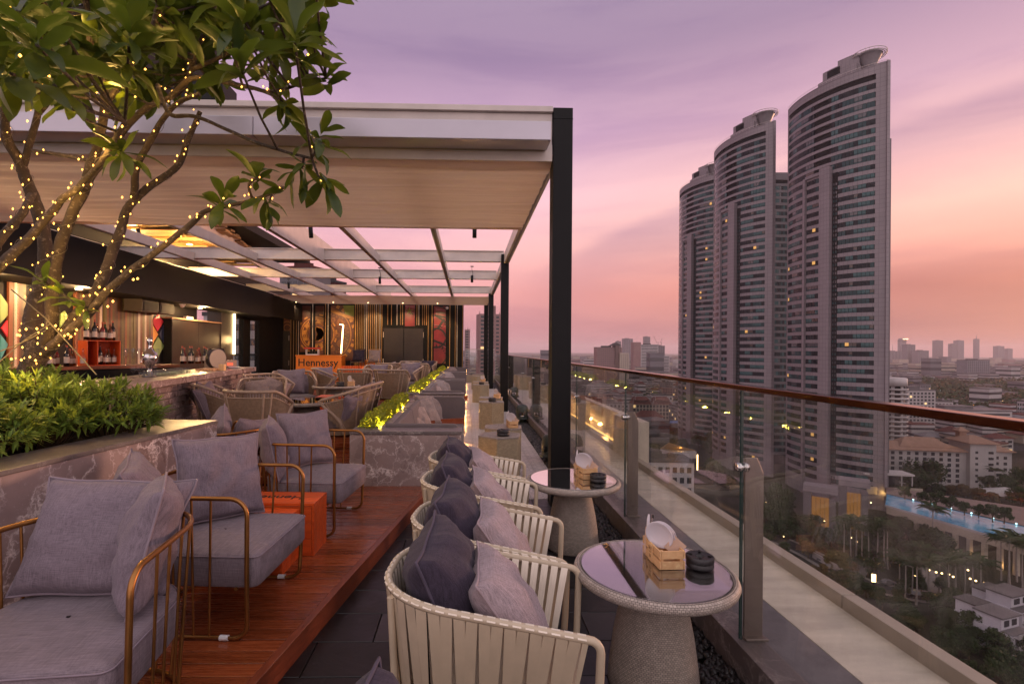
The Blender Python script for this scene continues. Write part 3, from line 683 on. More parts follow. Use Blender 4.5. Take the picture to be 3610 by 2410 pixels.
# ------------------------------------------------------------ brass barred tub chairs
def dpath(hw, xf, xb, r, n=10):
    """D-shaped plan, open at the front: front-left, round the back, front-right"""
    p = [(xf, hw)]
    for i in range(n+1):
        a = math.pi/2 + (math.pi/2)*i/n; p.append((xb+r+r*math.cos(a), hw-r+r*math.sin(a)))
    for i in range(n+1):
        a = math.pi + (math.pi/2)*i/n; p.append((xb+r+r*math.cos(a), -hw+r+r*math.sin(a)))
    p.append((xf, -hw)); return p
def resample(pts, ds):
    out = [Vector(pts[0])]; acc = 0; L = 0
    pts = [Vector(p) for p in pts]
    seg = [(pts[i+1]-pts[i]).length for i in range(len(pts)-1)]; T = sum(seg); n = max(2, round(T/ds)); res = []
    for k in range(n+1):
        d = T*k/n; i = 0
        while i < len(seg)-1 and d > seg[i]: d -= seg[i]; i += 1
        f = d/seg[i] if seg[i] else 0; res.append(pts[i].lerp(pts[i+1], min(1, f)))
    return res
def bar_chair(label, loc, rz):
    t = thing('tub_armchair', label, 'armchair', loc, rz, 'brass barred tub armchairs on the deck')
    top = dpath(.375, .24, -.39, .30); bot = dpath(.345, .20, -.33, .27)
    zt = .725
    arcf = lambda x, y, zc, x0, sgn: [(x0+.085*math.sin(a), y, zc+.085*math.cos(a)) for a in [math.pi/2*i/6 for i in range(1, 7)]]
    rail = [(x, y, zt) for x, y in top]
    l = [(p[0], p[1], p[2]) for p in arcf(.24, .375, zt-.085, .24, 1)]
    fl_ = [(.322, .368, .35), (.318, .352, .10)] + [(.318-.07*(1-math.cos(a)), .349, .085-.07*math.sin(a)) for a in [math.pi/2*i/5 for i in range(6)]]
    front = l + fl_
    path = [Vector(p) for p in front[::-1]] + [Vector(p) for p in rail] + [Vector((p[0], -p[1], p[2])) for p in front]
    base = [(.245, .349, .015)] + [(x, y, .015) for x, y in bot] + [(.245, -.349, .015)]
    b = MB(); b.tube(path, .0115, 10); b.obj('rail', BRASS, t)
    b = MB(); b.tube(base, .0095, 8); b.obj('floor_ring', BRASS, t)
    tr_, br = resample(top, .092), resample(bot, .092*.9)
    n = min(len(tr_), len(br))
    for i in range(1, n-1):
        fi = i/(n-1); a = resample(top, .02); c = resample(bot, .02)
        p = a[round(fi*(len(a)-1))]; q = c[round(fi*(len(c)-1))]
        b = MB(); b.tube([(p.x, p.y, zt-.006), (q.x, q.y, .018)], .0062, 8, caps=False); b.obj('bar', BRASS, t)
    # seat cushion: D-shaped slab, softly rounded
    out = [(.365, .335), ] + dpath(.335, .30, -.335, .26)[1:-1] + [(.365, -.335)]
    oo = []
    for (cx, cy, a0) in ((.325, .295, 0),):
        oo += [(cx+.04*math.cos(a), cy+.04*math.sin(a)) for a in [math.pi/2*i/4 for i in range(5)]]
    oo += dpath(.335, .30, -.335, .26)[1:-1]
    oo += [(.325+.04*math.cos(a), -.295+.04*math.sin(a)) for a in [-math.pi/2+math.pi/2*i/4 for i in range(5)]]
    prof = [(.97, .262), (1, .28), (1.0, .405), (.985, .422), (.95, .431), (.75, .437), (.4, .440), (0.02, .441)]
    vs = []; k = len(oo)
    for s_, z in prof:
        for x, y in oo:
            dx_ = .01*(1-s_) ; vs.append((.015+(x-.015)*s_, y*s_, z + (.004*noise.noise(Vector((x*6, y*6, s_*3))) if s_ < .9 else 0)))
    b = MB(); b.add(vs, [(i*k+q, i*k+(q+1) % k, (i+1)*k+(q+1) % k, (i+1)*k+q) for i in range(len(prof)-1) for q in range(k)], 0, True)
    b.add(vs[:k], [tuple(range(k-1, -1, -1))]); b.obj('seat_cushion', LINEN_SEAT, t)
    b = MB(); b.tube([(.015+(x-.015)*1.002, y*1.002, .418) for x, y in oo], .0035, 6, True); b.obj('piping', PIPE, t)
    fr = MB(); fr.tube([(-.30, -.24, .255), (-.30, .24, .255)], .009, 6); fr.tube([(.25, -.335, .255), (.25, .335, .255)], .009, 6); fr.obj('seat_support', BRASS, t)
    for x, y in ((.20, .349), (.20, -.349), (-.08, .345), (-.08, -.345)):
        b = MB(); b.tube([(x-.022, y, .016), (x+.022, y, .016)], .0145, 8); b.obj('foot_pad', PAD, t)
    return t
DZ = Vector((0, 0, ZD))
A_ = ((-1.53, 2.02, ZD), R(-84)); B_ = ((-1.40, 2.97, ZD), R(-3)); C_ = ((-1.31, 4.40, ZD), R(-6)); D_ = ((-2.33, 4.86, ZD), R(150))
bar_chair('brass barred tub armchair nearest the camera, against the marble planter', *A_)
bar_chair('brass barred tub armchair in front of the orange crates, behind the nearest one', *B_)
bar_chair('brass barred tub armchair between the orange crates and the marble booth front', *C_)
bar_chair('brass barred tub armchair half hidden behind the far end of the marble planter', *D_)
def pin(ch, kind, x, y, face, lean, roll, label, z=.438, scale=1.0):
    base, a = ch; pillow(kind, place(base, a, x, y, z), a+face, lean, roll, label, 'lilac cushions on the tub armchairs', scale)
pin(A_, 'wide', -.15, -.02, R(-2), R(26), R(2), 'wide lilac linen cushion leaning on the back of the nearest tub armchair', scale=1.06)
pin(A_, 'linen', -.13, .15, R(-68), R(14), R(-4), 'lilac cushion seen edge on, against the right arm bars of the nearest tub armchair', scale=1.05)
pin(B_, 'linen', -.08, .17, R(-40), R(16), R(2), 'lilac cushion facing the camera on the tub armchair before the orange crates', scale=1.10)
pin(B_, 'linen', -.26, -.12, R(28), R(22), R(-6), 'lilac cushion with frayed seam behind the wide one, touching the marble planter', scale=1.02)
pin(C_, 'linen', -.10, .17, R(-38), R(17), R(0), 'lilac cushion at the back of the tub armchair beside the marble booth', scale=1.06)
pin(C_, 'linen', -.22, -.16, R(24), R(12), R(-3), 'lilac cushion behind the arm bars of the tub armchair beside the marble booth', scale=1.0)
pin(D_, 'linen', -.05, .12, R(60), R(14), R(20), 'lilac cushion standing in the half hidden tub armchair by the planter end', scale=1.0)
pin(D_, 'linen', -.12, -.15, R(10), R(20), R(-8), 'small lilac cushion edge beside the end of the planter coping', scale=.86)

# ------------------------------------------------------------ orange stained crates used as tables
def text_mesh(body, size, mat, extrude=.0006, bold=.0, name='lettering'):
    cu = bpy.data.curves.new('lettering_source', 'FONT'); cu.body = body; cu.size = size; cu.extrude = extrude; cu.offset = bold; cu.align_x = 'CENTER'; cu.align_y = 'CENTER'; cu.resolution_u = 4
    o = bpy.data.objects.new('lettering_source', cu); COL.objects.link(o)
    dg = bpy.context.evaluated_depsgraph_get(); me = bpy.data.meshes.new_from_object(o.evaluated_get(dg)); me.name = name; me.materials.clear(); me.materials.append(mat)
    bpy.data.objects.remove(o); bpy.data.curves.remove(cu); return me
def serif_text(body, size, mat, name='lettering'):
    """block capitals get slab serifs so the lettering reads as a roman face"""
    me = text_mesh(body, size, mat, .0008, size*.012, name); return me
def crate(label, loc, rz, w, dpt, h, lid_text=None, tsize=.12):
    t = thing('wooden_crate', label, 'crate', loc, rz, 'orange stained crates serving as a table')
    nb = 4
    for i in range(nb):
        b = MB(); b.bb(-w/2, w/2, -dpt/2+i*dpt/nb+.001, -dpt/2+(i+1)*dpt/nb-.001, h-.02, h); b.obj('lid_plank', CRATE_RED, t, .0015, 1)
        for sx_ in (-1, 1):
            b = MB(); b.bb(sx_*w/2-.018*(sx_ > 0), sx_*w/2+.018*(sx_ < 0), -dpt/2+i*dpt/nb+.001, -dpt/2+(i+1)*dpt/nb-.001, .0, h-.021); b.obj('side_plank', CRATE_RED, t, .0015, 1)
    for i in range(3):
        for sy_ in (-1, 1):
            b = MB(); b.bb(-w/2+.02, w/2-.02, sy_*dpt/2-.015*(sy_ > 0), sy_*dpt/2+.015*(sy_ < 0), i*(h-.022)/3+.001, (i+1)*(h-.022)/3-.001); b.obj('front_plank', CRATE_RED, t, .0015, 1)
    if lid_text:
        o = put('lettering', serif_text(lid_text, tsize, INK), t, (-.04, .0, h+.0006), (0, 0, math.pi))
    return t
crate('orange stained crate with dark print, behind its lower shorter twin', (-1.41, 3.83, ZD), R(-2), .66, .29, .375, 'Hennessy', .125)
crate('orange stained crate with worn pale edges, nearer of the pair between two armchairs', (-1.50, 3.515, ZD), R(-2), .62, .30, .345, 'Hennessy', .125)
def ashtray(label, loc, s=1.0, grey=False):
    t = thing('ashtray', label, 'ashtray', loc, random.uniform(0, 3), 'round cast ashtrays')
    b = MB(); b.lathe([(.0, .0), (.058*s, 0), (.064*s, .008*s), (.063*s, .024*s), (.060*s, .027*s), (.064*s, .030*s), (.0655*s, .052*s), (.060*s, .058*s), (.052*s, .0575*s), (.046*s, .054*s), (.030*s, .052*s), (.020*s, .050*s), (.017*s, .030*s), (0, .028*s)], 28); b.obj('bowl', ASH, t)
    for q in range(4):
        a = q*math.pi/2+.4; b = MB(); b.box(math.cos(a)*.047*s, math.sin(a)*.047*s, .0575*s, .026*s, .012*s, .005*s, a); b.obj('rest', BLACKM, t, .001, 1)
    return t
ashtray('grey cast ashtray on the nearer orange crate', (-1.66, 3.60, ZD+.345), 1.05)

# ------------------------------------------------------------ cream strap armchairs
def strap_chair_proto():
    t = thing('strap_armchair', 'x', 'armchair')
    top = dpath(.305, .43, -.345, .255, 8); bot = dpath(.265, .36, -.285, .22, 8)
    def ht(x): f = max(0, min(1, (.43-x)/.775)); return .575 + .105*(f*f*(3-2*f))
    rail = [(x, y, ht(x)) for x, y in top]
    fl_ = [(.43+.045*math.sin(a), .305, ht(.43)-.045+.045*math.cos(a)) for a in [math.pi/2*i/4 for i in range(1, 5)]] + [(.468, .298, .30), (.450, .285, .02)]
    path = [Vector(p) for p in fl_[::-1]]+[Vector(p) for p in rail]+[Vector((p[0], -p[1], p[2])) for p in fl_]
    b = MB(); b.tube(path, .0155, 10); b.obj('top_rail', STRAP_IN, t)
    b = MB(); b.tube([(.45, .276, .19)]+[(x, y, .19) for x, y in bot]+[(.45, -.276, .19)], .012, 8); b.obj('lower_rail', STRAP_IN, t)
    A, C = resample([Vector((x, y, ht(x))) for x, y in top], .0145), resample([Vector((x, y, .19)) for x, y in bot], .0125)
    nA = len(A)
    def at_(f, arr): i = f*(len(arr)-1); k = int(min(i, len(arr)-2)); return arr[k].lerp(arr[k+1], i-k)
    N = 42; wf_ = .5/N*.68
    for i in range(N):
        f = (i+.5)/N
        for inner in (0, 1):
            ff = f + (.5/N if inner else 0)
            if ff > 1: continue
            rows = []; 
            for q, (s_, o_) in enumerate(((-.030, 0) if not inner else (.0, -.012), (.0, .0), (.25, 0), (.5, 0), (.75, 0), (1.0, 0))): rows.append(s_)
            vs = []
            wq_ = wf_*(1.0 if not inner else 1.35); fr = [max(0, ff-wq_), min(1, ff+wq_)]
            sh = .0 if not inner else (.3/N if i % 2 else -.3/N)
            for s_ in ([-2, -1, 0, .25, .5, .75, 1.0] if not inner else [0.02, .25, .5, .75, 1.0]):
                for g in fr:
                    p, q = at_(g, A), at_(min(1, max(0, g+sh)), C)
                    pa = at_(min(1, g+.01), A)-at_(max(0, g-.01), A); nrm = Vector((pa.y, -pa.x, 0)).normalized()*(-1)
                    if s_ == -2: pos = p + Vector((0, 0, .004)) - nrm*.018
                    elif s_ == -1: pos = p + Vector((0, 0, .0185))
                    else:
                        pos = p.lerp(q, s_) + nrm*((.0175 if not inner else -.015)*(1-.3*s_))
                        pos.z -= .004*(s_ == 0)
                    vs.append(pos)
            nr = len(vs)//2
            b = MB(); b.add(vs, [(2*k, 2*k+1, 2*k+3, 2*k+2) for k in range(nr-1)], 0, True)
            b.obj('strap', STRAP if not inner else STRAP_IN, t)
    for a in (math.pi*.78, -math.pi*.78):
        x, y = .33*math.cos(a)-.03, .28*math.sin(a)
        b = MB(); b.tube([(x*1.06, y*1.25, .66), (x, y*1.05, .19), (x*1.05, y*1.1, .0)], [.014, .014, .012], 8); b.obj('leg', STRAP_IN, t)
    poly = [(.43, .255), ]+dpath(.255, .38, -.27, .2)[1:-1]+[(.43, -.255)]
    b = MB(); b.prism(poly[::-1], .235, .315); b.obj('seat_cushion', NAVY, t, .022, 3)
    b = MB(); b.prism([(x*.95, y*.95) for x, y in poly][::-1], .195, .232); b.obj('seat_frame', STRAP_IN, t)
    return t
sc0 = strap_chair_proto()
SCH = [((.035, 2.145, -.002), R(-5), 'nearest cream strap armchair, before the round table with the folded plates'),
       ((.065, 2.845, -.002), R(-8), 'second cream strap armchair along the deck edge'),
       ((.04, 3.66, -.002), R(-5), 'third cream strap armchair along the deck edge'),
       ((.035, 4.40, -.002), R(-4), 'farthest cream strap armchair, in front of the hexagonal wicker tables'),
       ((-.16, 1.02, -.002), R(-20), 'cream strap armchair under the cropped dark cushion at the bottom')]
for i, (l, a, lb) in enumerate(SCH):
    if i == 0: sc0.location = l; sc0.rotation_euler = (0, 0, a); sc0['label'] = lb; sc0['group'] = 'cream strap armchairs along the deck edge'
    else: dup(sc0, l, a, lb)
def spin(i, kind, x, y, face, lean, roll, label, scale=1.0, z=.318):
    l, a, _ = SCH[i]; pillow(kind, place(l, a, x, y, z), a+face, lean, roll, label, 'cushions in the cream strap armchairs', scale)
names = ['nearest', 'second', 'third', 'farthest']
for i in range(4):
    j = (i*37 % 7-3)*.9
    spin(i, 'navy', -.01, .02, R(3+j), R(21), R(j), f'dark plum cushion leaning on the back of the {names[i]} cream strap armchair', 1.17)
    spin(i, 'pale', .285, -.01, R(5), R(34), R(-j), f'pale mauve cushion lying in front of the dark one in the {names[i]} cream strap armchair', 1.06)
spin(4, 'navy', -.02, .02, R(10), R(12), R(4), 'dark plum cushion cut off by the bottom edge, before the nearest strap armchair', 1.08, z=.33)

# ------------------------------------------------------------ round wicker tables
def round_table(label, loc, s=1.0, h=.562, group='round glass topped wicker tables by the balustrade', rz=0):
    t = thing('wicker_table', label, 'table', loc, rz, group)
    prof = [(.205, 0), (.212, .02), (.205, .10), (.185, .25), (.155, .40), (.135, .47), (.13, h-.055)]
    b = MB(); b.lathe([(0, .0)]+[(r*s, z) for r, z in prof], 40); b.obj('pedestal', WICK, t)
    b = MB(); b.lathe([(.30*s, h-.056), (.352*s, h-.056), (.372*s, h-.045), (.379*s, h-.026), (.372*s, h-.008), (.358*s, h), (.349*s, h-.003), (.346*s, h-.010)], 64); b.obj('rim', WICK_RIM, t)
    b = MB(); b.lathe([(0, h-.012), (.347*s, h-.012)], 48); b.lathe([(0, h-.05), (.31*s, h-.052)], 32); b.obj('woven_top', WICK_FLAT, t)
    b = MB(); b.lathe([(0, h-.0085), (.3415*s, h-.0085), (.3425*s, h-.004), (.3415*s, h-.0005), (0, h-.0005)], 64, (0, 0, 0), 0, False); b.obj('glass_top', GLASS_TOP, t)
    return t
T1 = (.905, 2.44, -.002); T2 = (.868, 4.14, -.002)
round_table('round wicker table with glass top nearest the camera by the balustrade', T1)
round_table('round wicker table with glass top standing beside the black pergola post', T2)
# pine cutlery crates with plates
def pine_crate_proto():
    t = thing('cutlery_crate', 'x', 'crate')
    w, dpt = .125, .215; h = .088
    for sx_ in (-1, 1):
        for z0 in (0, .050):
            b = MB(); b.bb(sx_*w/2-.008*(sx_ > 0), sx_*w/2+.008*(sx_ < 0), -dpt/2, dpt/2, z0, z0+.038); b.obj('side_slat', CRATE_PINE, t, .001, 1)
    for sy_ in (-1, 1):
        for z0 in (0, .050):
            b = MB(); b.bb(-w/2+.009, w/2-.009, sy_*dpt/2-.008*(sy_ > 0), sy_*dpt/2+.008*(sy_ < 0), z0, z0+.038); b.obj('end_slat', CRATE_PINE, t, .001, 1)
    for sx_ in (-1, 1):
        for sy_ in (-1, 1):
            b = MB(); b.box(sx_*(w/2-.0155), sy_*(dpt/2-.0155), .044, .013, .013, .086); b.obj('corner_block', CRATE_PINE, t)
    b = MB(); b.bb(-w/2+.009, w/2-.009, -dpt/2+.009, dpt/2-.009, .001, .006); b.obj('bottom', CRATE_PINE, t)
    b = MB(); b.bb(-w/2-.0045, -w/2-.0003, -.03, .03, .0, .085); sg = b.obj('sign_plate', CRATE_PINE, t, .001, 1)
    for body, z, s_ in (('SKY', .064, .022), ('ON', .046, .010), ('20', .027, .022)):
        put('lettering', text_mesh(body, s_, INKB, .0004), sg, (-w/2-.0048, 0, z), (R(90), 0, R(-90)))
    return t
pc0 = pine_crate_proto()
pl_me = MB().lathe([(0, .0), (.044, .0), (.050, .003), (.066, .009), (.069, .0095), (.0685, .0115), (.064, .0108), (.049, .0055), (.043, .0028), (0, .0025)], 40).mesh('plate', PLATE)
nk_me = MB(); 
for q in range(4): nk_me.box(0, q*.0022, .03, .075-.002*q, .0012, .075, 0, 0, Matrix.Rotation(R(40+q*1.5), 3, 'Y'))
nk_me = nk_me.mesh('napkin', NAPKIN)
kn_me = MB().tube([(0, 0, 0), (0, 0, .10), (.004, 0, .145)], [.006, .007, .004], 8).mesh('handle_cover', PLATE)
def dressed_crate(loc, rz, where, first=False, n=3, ash=None):
    if first: pc0.location = loc; pc0.rotation_euler = (0, 0, rz); pc0['label'] = 'pale pine cutlery crate of plates '+where; pc0['group'] = 'pine cutlery crates'
    else: dup(pc0, loc, rz, 'pale pine cutlery crate of plates '+where, 'pine cutlery crates')
    for i in range(n):
        p = place(loc, rz, -.022+.021*i, -.012+i*.019, .135-.004*i)
        o = put('plate', pl_me, None, p, (R(90+10+3*i), R(0), rz+R(-44-5*i))); tag(o, ['front white plate in the pine crate ', 'second white plate in the pine crate ', 'rear white plate in the pine crate '][i]+where, 'plate', 'white plates in the pine crates')
    p = place(loc, rz, .036, -.060, .060); o = put('napkin', nk_me, None, p, (R(-12), 0, rz+R(-12))); tag(o, 'folded kraft napkins in the pine crate '+where, 'napkin', 'napkins in the pine crates')
    p = place(loc, rz, -.04, .078, .01); t = thing('cutlery_sleeve', 'kraft cutlery sleeve in the pine crate '+where, 'cutlery', p, rz+R(20), 'cutlery in the pine crates')
    b = MB(); b.box(0, 0, .065, .05, .016, .13, 0, 0, Matrix.Rotation(R(6), 3, 'Y')); b.obj('sleeve', NAPKIN, t, .001, 1)
    b = MB(); b.tube([(-.012, 0, .08), (-.006, 0, .17), (-.003, .0, .195)], [.006, .0075, .004], 8); b.obj('knife', PLATE, t)
    b = MB(); b.tube([(.010, 0, .08), (.020, 0, .175)], [.004, .003], 6); b.box(.022, 0, .182, .014, .003, .02); b.obj('fork', CHROME, t)
dressed_crate((T1[0]+.075, T1[1]+.075, .561), R(2), 'on the nearest round table', True)
ashtray('black cast ashtray near the rim of the nearest round table', (T1[0]+.225, T1[1]+.0, .561))
dressed_crate((T2[0]+.115, T2[1]+.06, .561), R(8), 'on the round table beside the post')
ashtray('black cast ashtray beside the pine crate on the farther round table', (T2[0]+.18, T2[1]-.10, .561))

# ------------------------------------------------------------ hexagonal wicker tables
def hex_proto():
    t = thing('hexagonal_table', 'x', 'table'); r, h = .285, .55
    poly = [(r*math.cos(a), r*math.sin(a)) for a in [R(60*i) for i in range(6)]]
    b = MB(); b.prism(poly, 0, h-.02, 0, True); b.obj('body', WICK_BASE, t, .006, 2)
    ring = MB()
    for (s0, s1, z0, z1) in ((1.012, .87, h-.019, h),):
        o_ = [(x*s0, y*s0) for x, y in poly]; i_ = [(x*s1, y*s1) for x, y in poly]
        for k in range(6):
            k2 = (k+1) % 6; a, c, d_, e = o_[k], o_[k2], i_[k2], i_[k]
            ring.add([(*a, z0), (*c, z0), (*d_, z0), (*e, z0), (*a, z1), (*c, z1), (*d_, z1), (*e, z1)], [(4,5,6,7), (0,1,5,4), (2,3,7,6)])
    ring.obj('rim', WICK_RIM, t, .003, 1)
    b = MB(); b.prism([(x*.868, y*.868) for x, y in poly], h-.02, h-.006); b.obj('woven_top', WICK_TOP, t)
    return t
hx = hex_proto()
HX = [(.41, 6.36, 'nearest'), (.50, 7.02, 'second'), (.50, 10.45, 'third'), (.53, 11.35, 'fourth'), (.42, 15.6, 'fifth'), (.45, 16.9, 'sixth'), (.44, 20.6, 'seventh'), (.47, 21.9, 'farthest')]
for i, (x, y, w) in enumerate(HX):
    lb = f'{w} of the hexagonal wicker tables along the walkway' if w != 'nearest' else 'nearest hexagonal wicker table with a black ashtray on its top'
    if i == 0: hx.location = (x, y, -.002); hx.rotation_euler = (0, 0, R(20)); hx['label'] = lb; hx['group'] = 'hexagonal wicker tables along the walkway'
    else: dup(hx, (x, y, -.002), R(20+5*(i % 3)), lb)
dressed_crate((.62, 6.98, .548), R(6), 'on the second hexagonal table', n=3)
dressed_crate((.66, 11.2, .548), R(-14), 'on the fourth hexagonal table', n=2)
dressed_crate((.52, 16.8, .548), R(10), 'on the sixth hexagonal table', n=2)
ashtray('black cast ashtray on the nearest hexagonal wicker table', (.45, 6.28, .548), 1.25)
ashtray('black cast ashtray on the third hexagonal wicker table', (.52, 10.38, .548), 1.3)
ashtray('black cast ashtray on the fifth hexagonal wicker table', (.44, 15.5, .548), 1.3)

# ------------------------------------------------------------ dome shaped garden speakers in the gravel
def speaker_proto():
    t = thing('garden_speaker', 'x', 'speaker')
    b = MB(); b.lathe([(0, 0), (.10, 0), (.09, .05), (.115, .085), (.172, .09), (.176, .10), (.172, .115), (.150, .12)], 28); b.obj('foot', SPK, t)
    n = 28; vs = []; prof = [(.150, .12), (.150, .16), (.148, .245), (.145, .30), (.128, .36), (.096, .395), (.05, .41), (.0, .413)]
    b = MB(); gap = lambda k, i: (n//4-2 <= k % (n//2) < n//4+2) and i in (1,)
    for r, z in prof: vs += [(r*math.cos(2*math.pi*k/n), r*.92*math.sin(2*math.pi*k/n), z) for k in range(n)]
    b.add(vs, [(i*n+k, i*n+(k+1) % n, (i+1)*n+(k+1) % n, (i+1)*n+k) for i in range(len(prof)-1) for k in range(n) if not (i == 1 and (k % 7 in (1, 2, 3, 4, 5)) and (k//7) % 1 == 0)], 0, True); b.obj('dome', SPK, t)
    b = MB(); b.lathe([(.0, .235), (.03, .20), (.075, .125), (.0, .122)], 4, (0, 0, 0), 0, False); b.obj('diffuser', CHROME, t)
    b = MB(); b.lathe([(.0, .31), (.12, .30), (.13, .25), (.0, .25)], 20); b.obj('driver', BLACKM, t)
    return t
sp0 = speaker_proto()
for i, (y, w) in enumerate([(3.28, 'hidden mostly behind the nearest round table'), (7.35, 'in the gravel beside the nearest hexagonal tables'), (11.3, 'in the gravel behind the second black post'), (16.6, 'in the gravel near the third black post')]):
    lb = 'dark green dome garden speaker '+w
    if i == 0: sp0.location = (1.235, y, -.012); sp0['label'] = lb; sp0['group'] = 'dome garden speakers in the gravel'
    else: dup(sp0, (1.225, y, -.012), R(20*i), lb)
# ------------------------------------------------------------ rattan tub chairs and sofas on the upper deck
def rattan_proto(name, cat, wy):
    """faces +X; wy = half width"""
    t = thing(name, 'x', cat)
    hw, xb, xf = wy, -.35, .10; r = .27
    top = dpath(hw, xf+.03, xb-.04, r, 8); bot = dpath(hw*.86, xf-.10, xb+.09, r*.8, 8)
    A, C = resample([(x, y, 0) for x, y in top], .02), resample([(x, y, 0) for x, y in bot], .02)
    def pt(f, g):
        i = f*(len(A)-1); k = int(min(i, len(A)-2)); p = A[k].lerp(A[k+1], i-k)
        j = f*(len(C)-1); k = int(min(j, len(C)-2)); q = C[k].lerp(C[k+1], j-k)
        e = max(0, 1-f/.25, 1-(1-f)/.25); zt = .80-.17*e**1.1
        v = q.lerp(p, g); v.z = .16+(zt-.16)*g; return v
    f0, f1 = .0, 1.0
    # rim sweeps down in an S to the seat at both fronts
    rim = [pt(i/60, 1) for i in range(61)]
    def front(f): return [pt(f, 1), pt(f+(.015 if f < .5 else -.015), .80), pt(f+(.05 if f < .5 else -.05), .60), pt(f+(.085 if f < .5 else -.085), .35), pt(f+(.10 if f < .5 else -.10), .05)]
    b = MB(); b.tube(front(0)[::-1]+rim[1:-1]+front(1), .020, 8); b.obj('rim', RATTAN_POLE, t)
    ins = [pt(.03+.94*i/50, .88) for i in range(51)]
    b = MB(); b.tube([pt(.12, .12), pt(.09, .42), pt(.045, .66)]+ins+[pt(.955, .66), pt(.91, .42), pt(.88, .12)], .008, 6); b.obj('inner_rim', RATTAN_POLE, t)
    def lo(f): e = max(0, 1-f/.10, 1-(1-f)/.10); return .0+.60*e
    b = MB(); W_ = 70; H_ = 24
    def strip(pts, w, axis_n):
        vs = []
        for i, p in enumerate(pts):
            d = (pts[min(i+1, len(pts)-1)]-pts[max(i-1, 0)]); s_ = d.cross(axis_n(p)).normalized()*w; vs += [p-s_, p+s_]
        b.add(vs, [(2*i, 2*i+1, 2*i+3, 2*i+2) for i in range(len(pts)-1)])
    nr = lambda p: Vector((p.x-.05, p.y*.6, 0)).normalized()
    for i in range(W_):
        f = .02+.96*i/(W_-1); l0 = lo(f); strip([pt(f, l0+(.88-l0)*k/8) for k in range(9)], .0095, nr)
    for i in range(H_):
        g = .02+.86*i/(H_-1); fs = [.02+.96*k/48 for k in range(49)]; fs = [f for f in fs if lo(f) <= g+.02]
        if len(fs) > 2: strip([pt(f, g) for f in fs], .0085, nr)
    for i in range(W_):
        f = .02+.96*i/(W_-1)
        for dr in (-1, 1):
            pts = [pt(f+dr*.12*k/8, .02+.86*k/8) for k in range(9) if 0 < f+dr*.12*k/8 < 1]
            pts = [p for p in pts]
            if len(pts) > 3 and .1 < f < .9: strip(pts, .0045, nr)
    for i in range(44):
        f = .01+.98*i/43; strip([pt(f, .88), pt(f, .94), pt(f, 1.0)], .007, nr)
    b.obj('cane_lattice', RATTAN, t)
    for f in ((.22, .42, .58, .78) if wy > .6 else (.27, .5-.17, .5+.17, .73)):
        b = MB(); b.tube([pt(f, 0), pt(f, .5), pt(f, 1)], .0135, 8); b.obj('upright', RATTAN_POLE, t)
    b = MB(); poly = [(.40, hw*.84)]+dpath(hw*.80, .30, -.28, .22, 6)[1:-1]+[(.40, -hw*.84)]
    b.prism(poly[::-1], .235, .36); b.obj('seat_cushion', UPH, t, .03, 3)
    b = MB(); b.prism([(x*.95, y*.96) for x, y in poly][::-1], .15, .23); b.obj('seat_frame', RATTAN, t)
    for x in (.26, -.24):
        for y in (hw*.62, -hw*.62):
            b = MB(); b.tube([(x, y, .16), (x*1.12, y*1.08, 0)], [.024, .014], 8); b.obj('leg', RATTAN_POLE, t)
    return t
rc0 = rattan_proto('rattan_armchair', 'armchair', .365); rs0 = rattan_proto('rattan_sofa', 'sofa', .80)
RC = [  # x, y, heading, label
    (-2.60, 6.50, R(80), 'rattan armchair seen from behind, directly behind the brass tub chair by the booth'),
    (-3.52, 7.45, R(20), 'rattan armchair at the left of the round table, beside the stone bar front'),
    (-3.40, 8.55, R(-75), 'low rattan armchair facing the camera with three cushions, beside the bar'),
    (-3.55, 9.35, R(-28), 'rattan armchair seen from the side, beside the bar corner'),
    (-3.55, 10.6, R(-60), 'rattan armchair holding a big lilac cushion in front of the bar end'),
    (-3.35, 12.6, R(8), 'rattan armchair standing before the orange counter with lettering'),
    (-1.80, 12.3, R(86), 'rattan armchair seen from behind, right one beyond the rattan sofa'),
    (-2.72, 12.5, R(96), 'rattan armchair seen from behind, left one beyond the rattan sofa'),
    (-2.62, 15.0, R(-88), 'rattan armchair facing the camera with a lilac cushion, left of the far table'),
    (-1.75, 14.9, R(-130), 'rattan armchair turned left with a big lilac cushion, beside the green trough'),
    (-1.72, 17.8, R(85), 'rattan armchair seen from behind near the third booth'),
    (-2.75, 17.9, R(95), 'rattan armchair seen from behind, left in the row near the double door'),
    (-2.3, 20.4, R(-90), 'farthest rattan armchair with a pale cushion before the double door'),
    (-1.65, 20.2, R(-120), 'rattan armchair with a dark cushion before the red mural panel'),
]
for i, (x, y, a, lb) in enumerate(RC):
    if i == 0: rc0.location = (x, y, ZU); rc0.rotation_euler = (0, 0, a); rc0['label'] = lb; rc0['group'] = 'rattan armchairs on the upper deck'
    else: dup(rc0, (x, y, ZU), a, lb, scale=(1.1, 1.1, 1.04) if i > 2 else None)
rs0.location = (-1.76, 7.55, ZU); rs0.rotation_euler = (0, 0, R(176)); rs0['label'] = 'double rattan sofa backing onto the green trough of the nearest booth'
def rpin(i, kind, x, y, face, lean, roll, label, scale=1.0):
    X, Y, a, _ = RC[i]; pillow(kind, place((X, Y, ZU), a, x, y, .365), a+face, lean, roll, label, 'cushions on the rattan seats', scale)
def spin2(x, y, face, lean, roll, label, kind='linen', scale=1.0): pillow(kind, place((-1.76, 7.55, ZU), R(176), x, y, .35), R(176)+face, lean, roll, label, 'cushions on the rattan seats', scale)
spin2(-.16, .55, R(-12), R(20), R(14), 'mauve cushion at the near end of the double rattan sofa', scale=.92)
spin2(-.14, .12, R(10), R(24), R(32), 'pointed mauve cushion in the middle of the double rattan sofa', scale=.95)
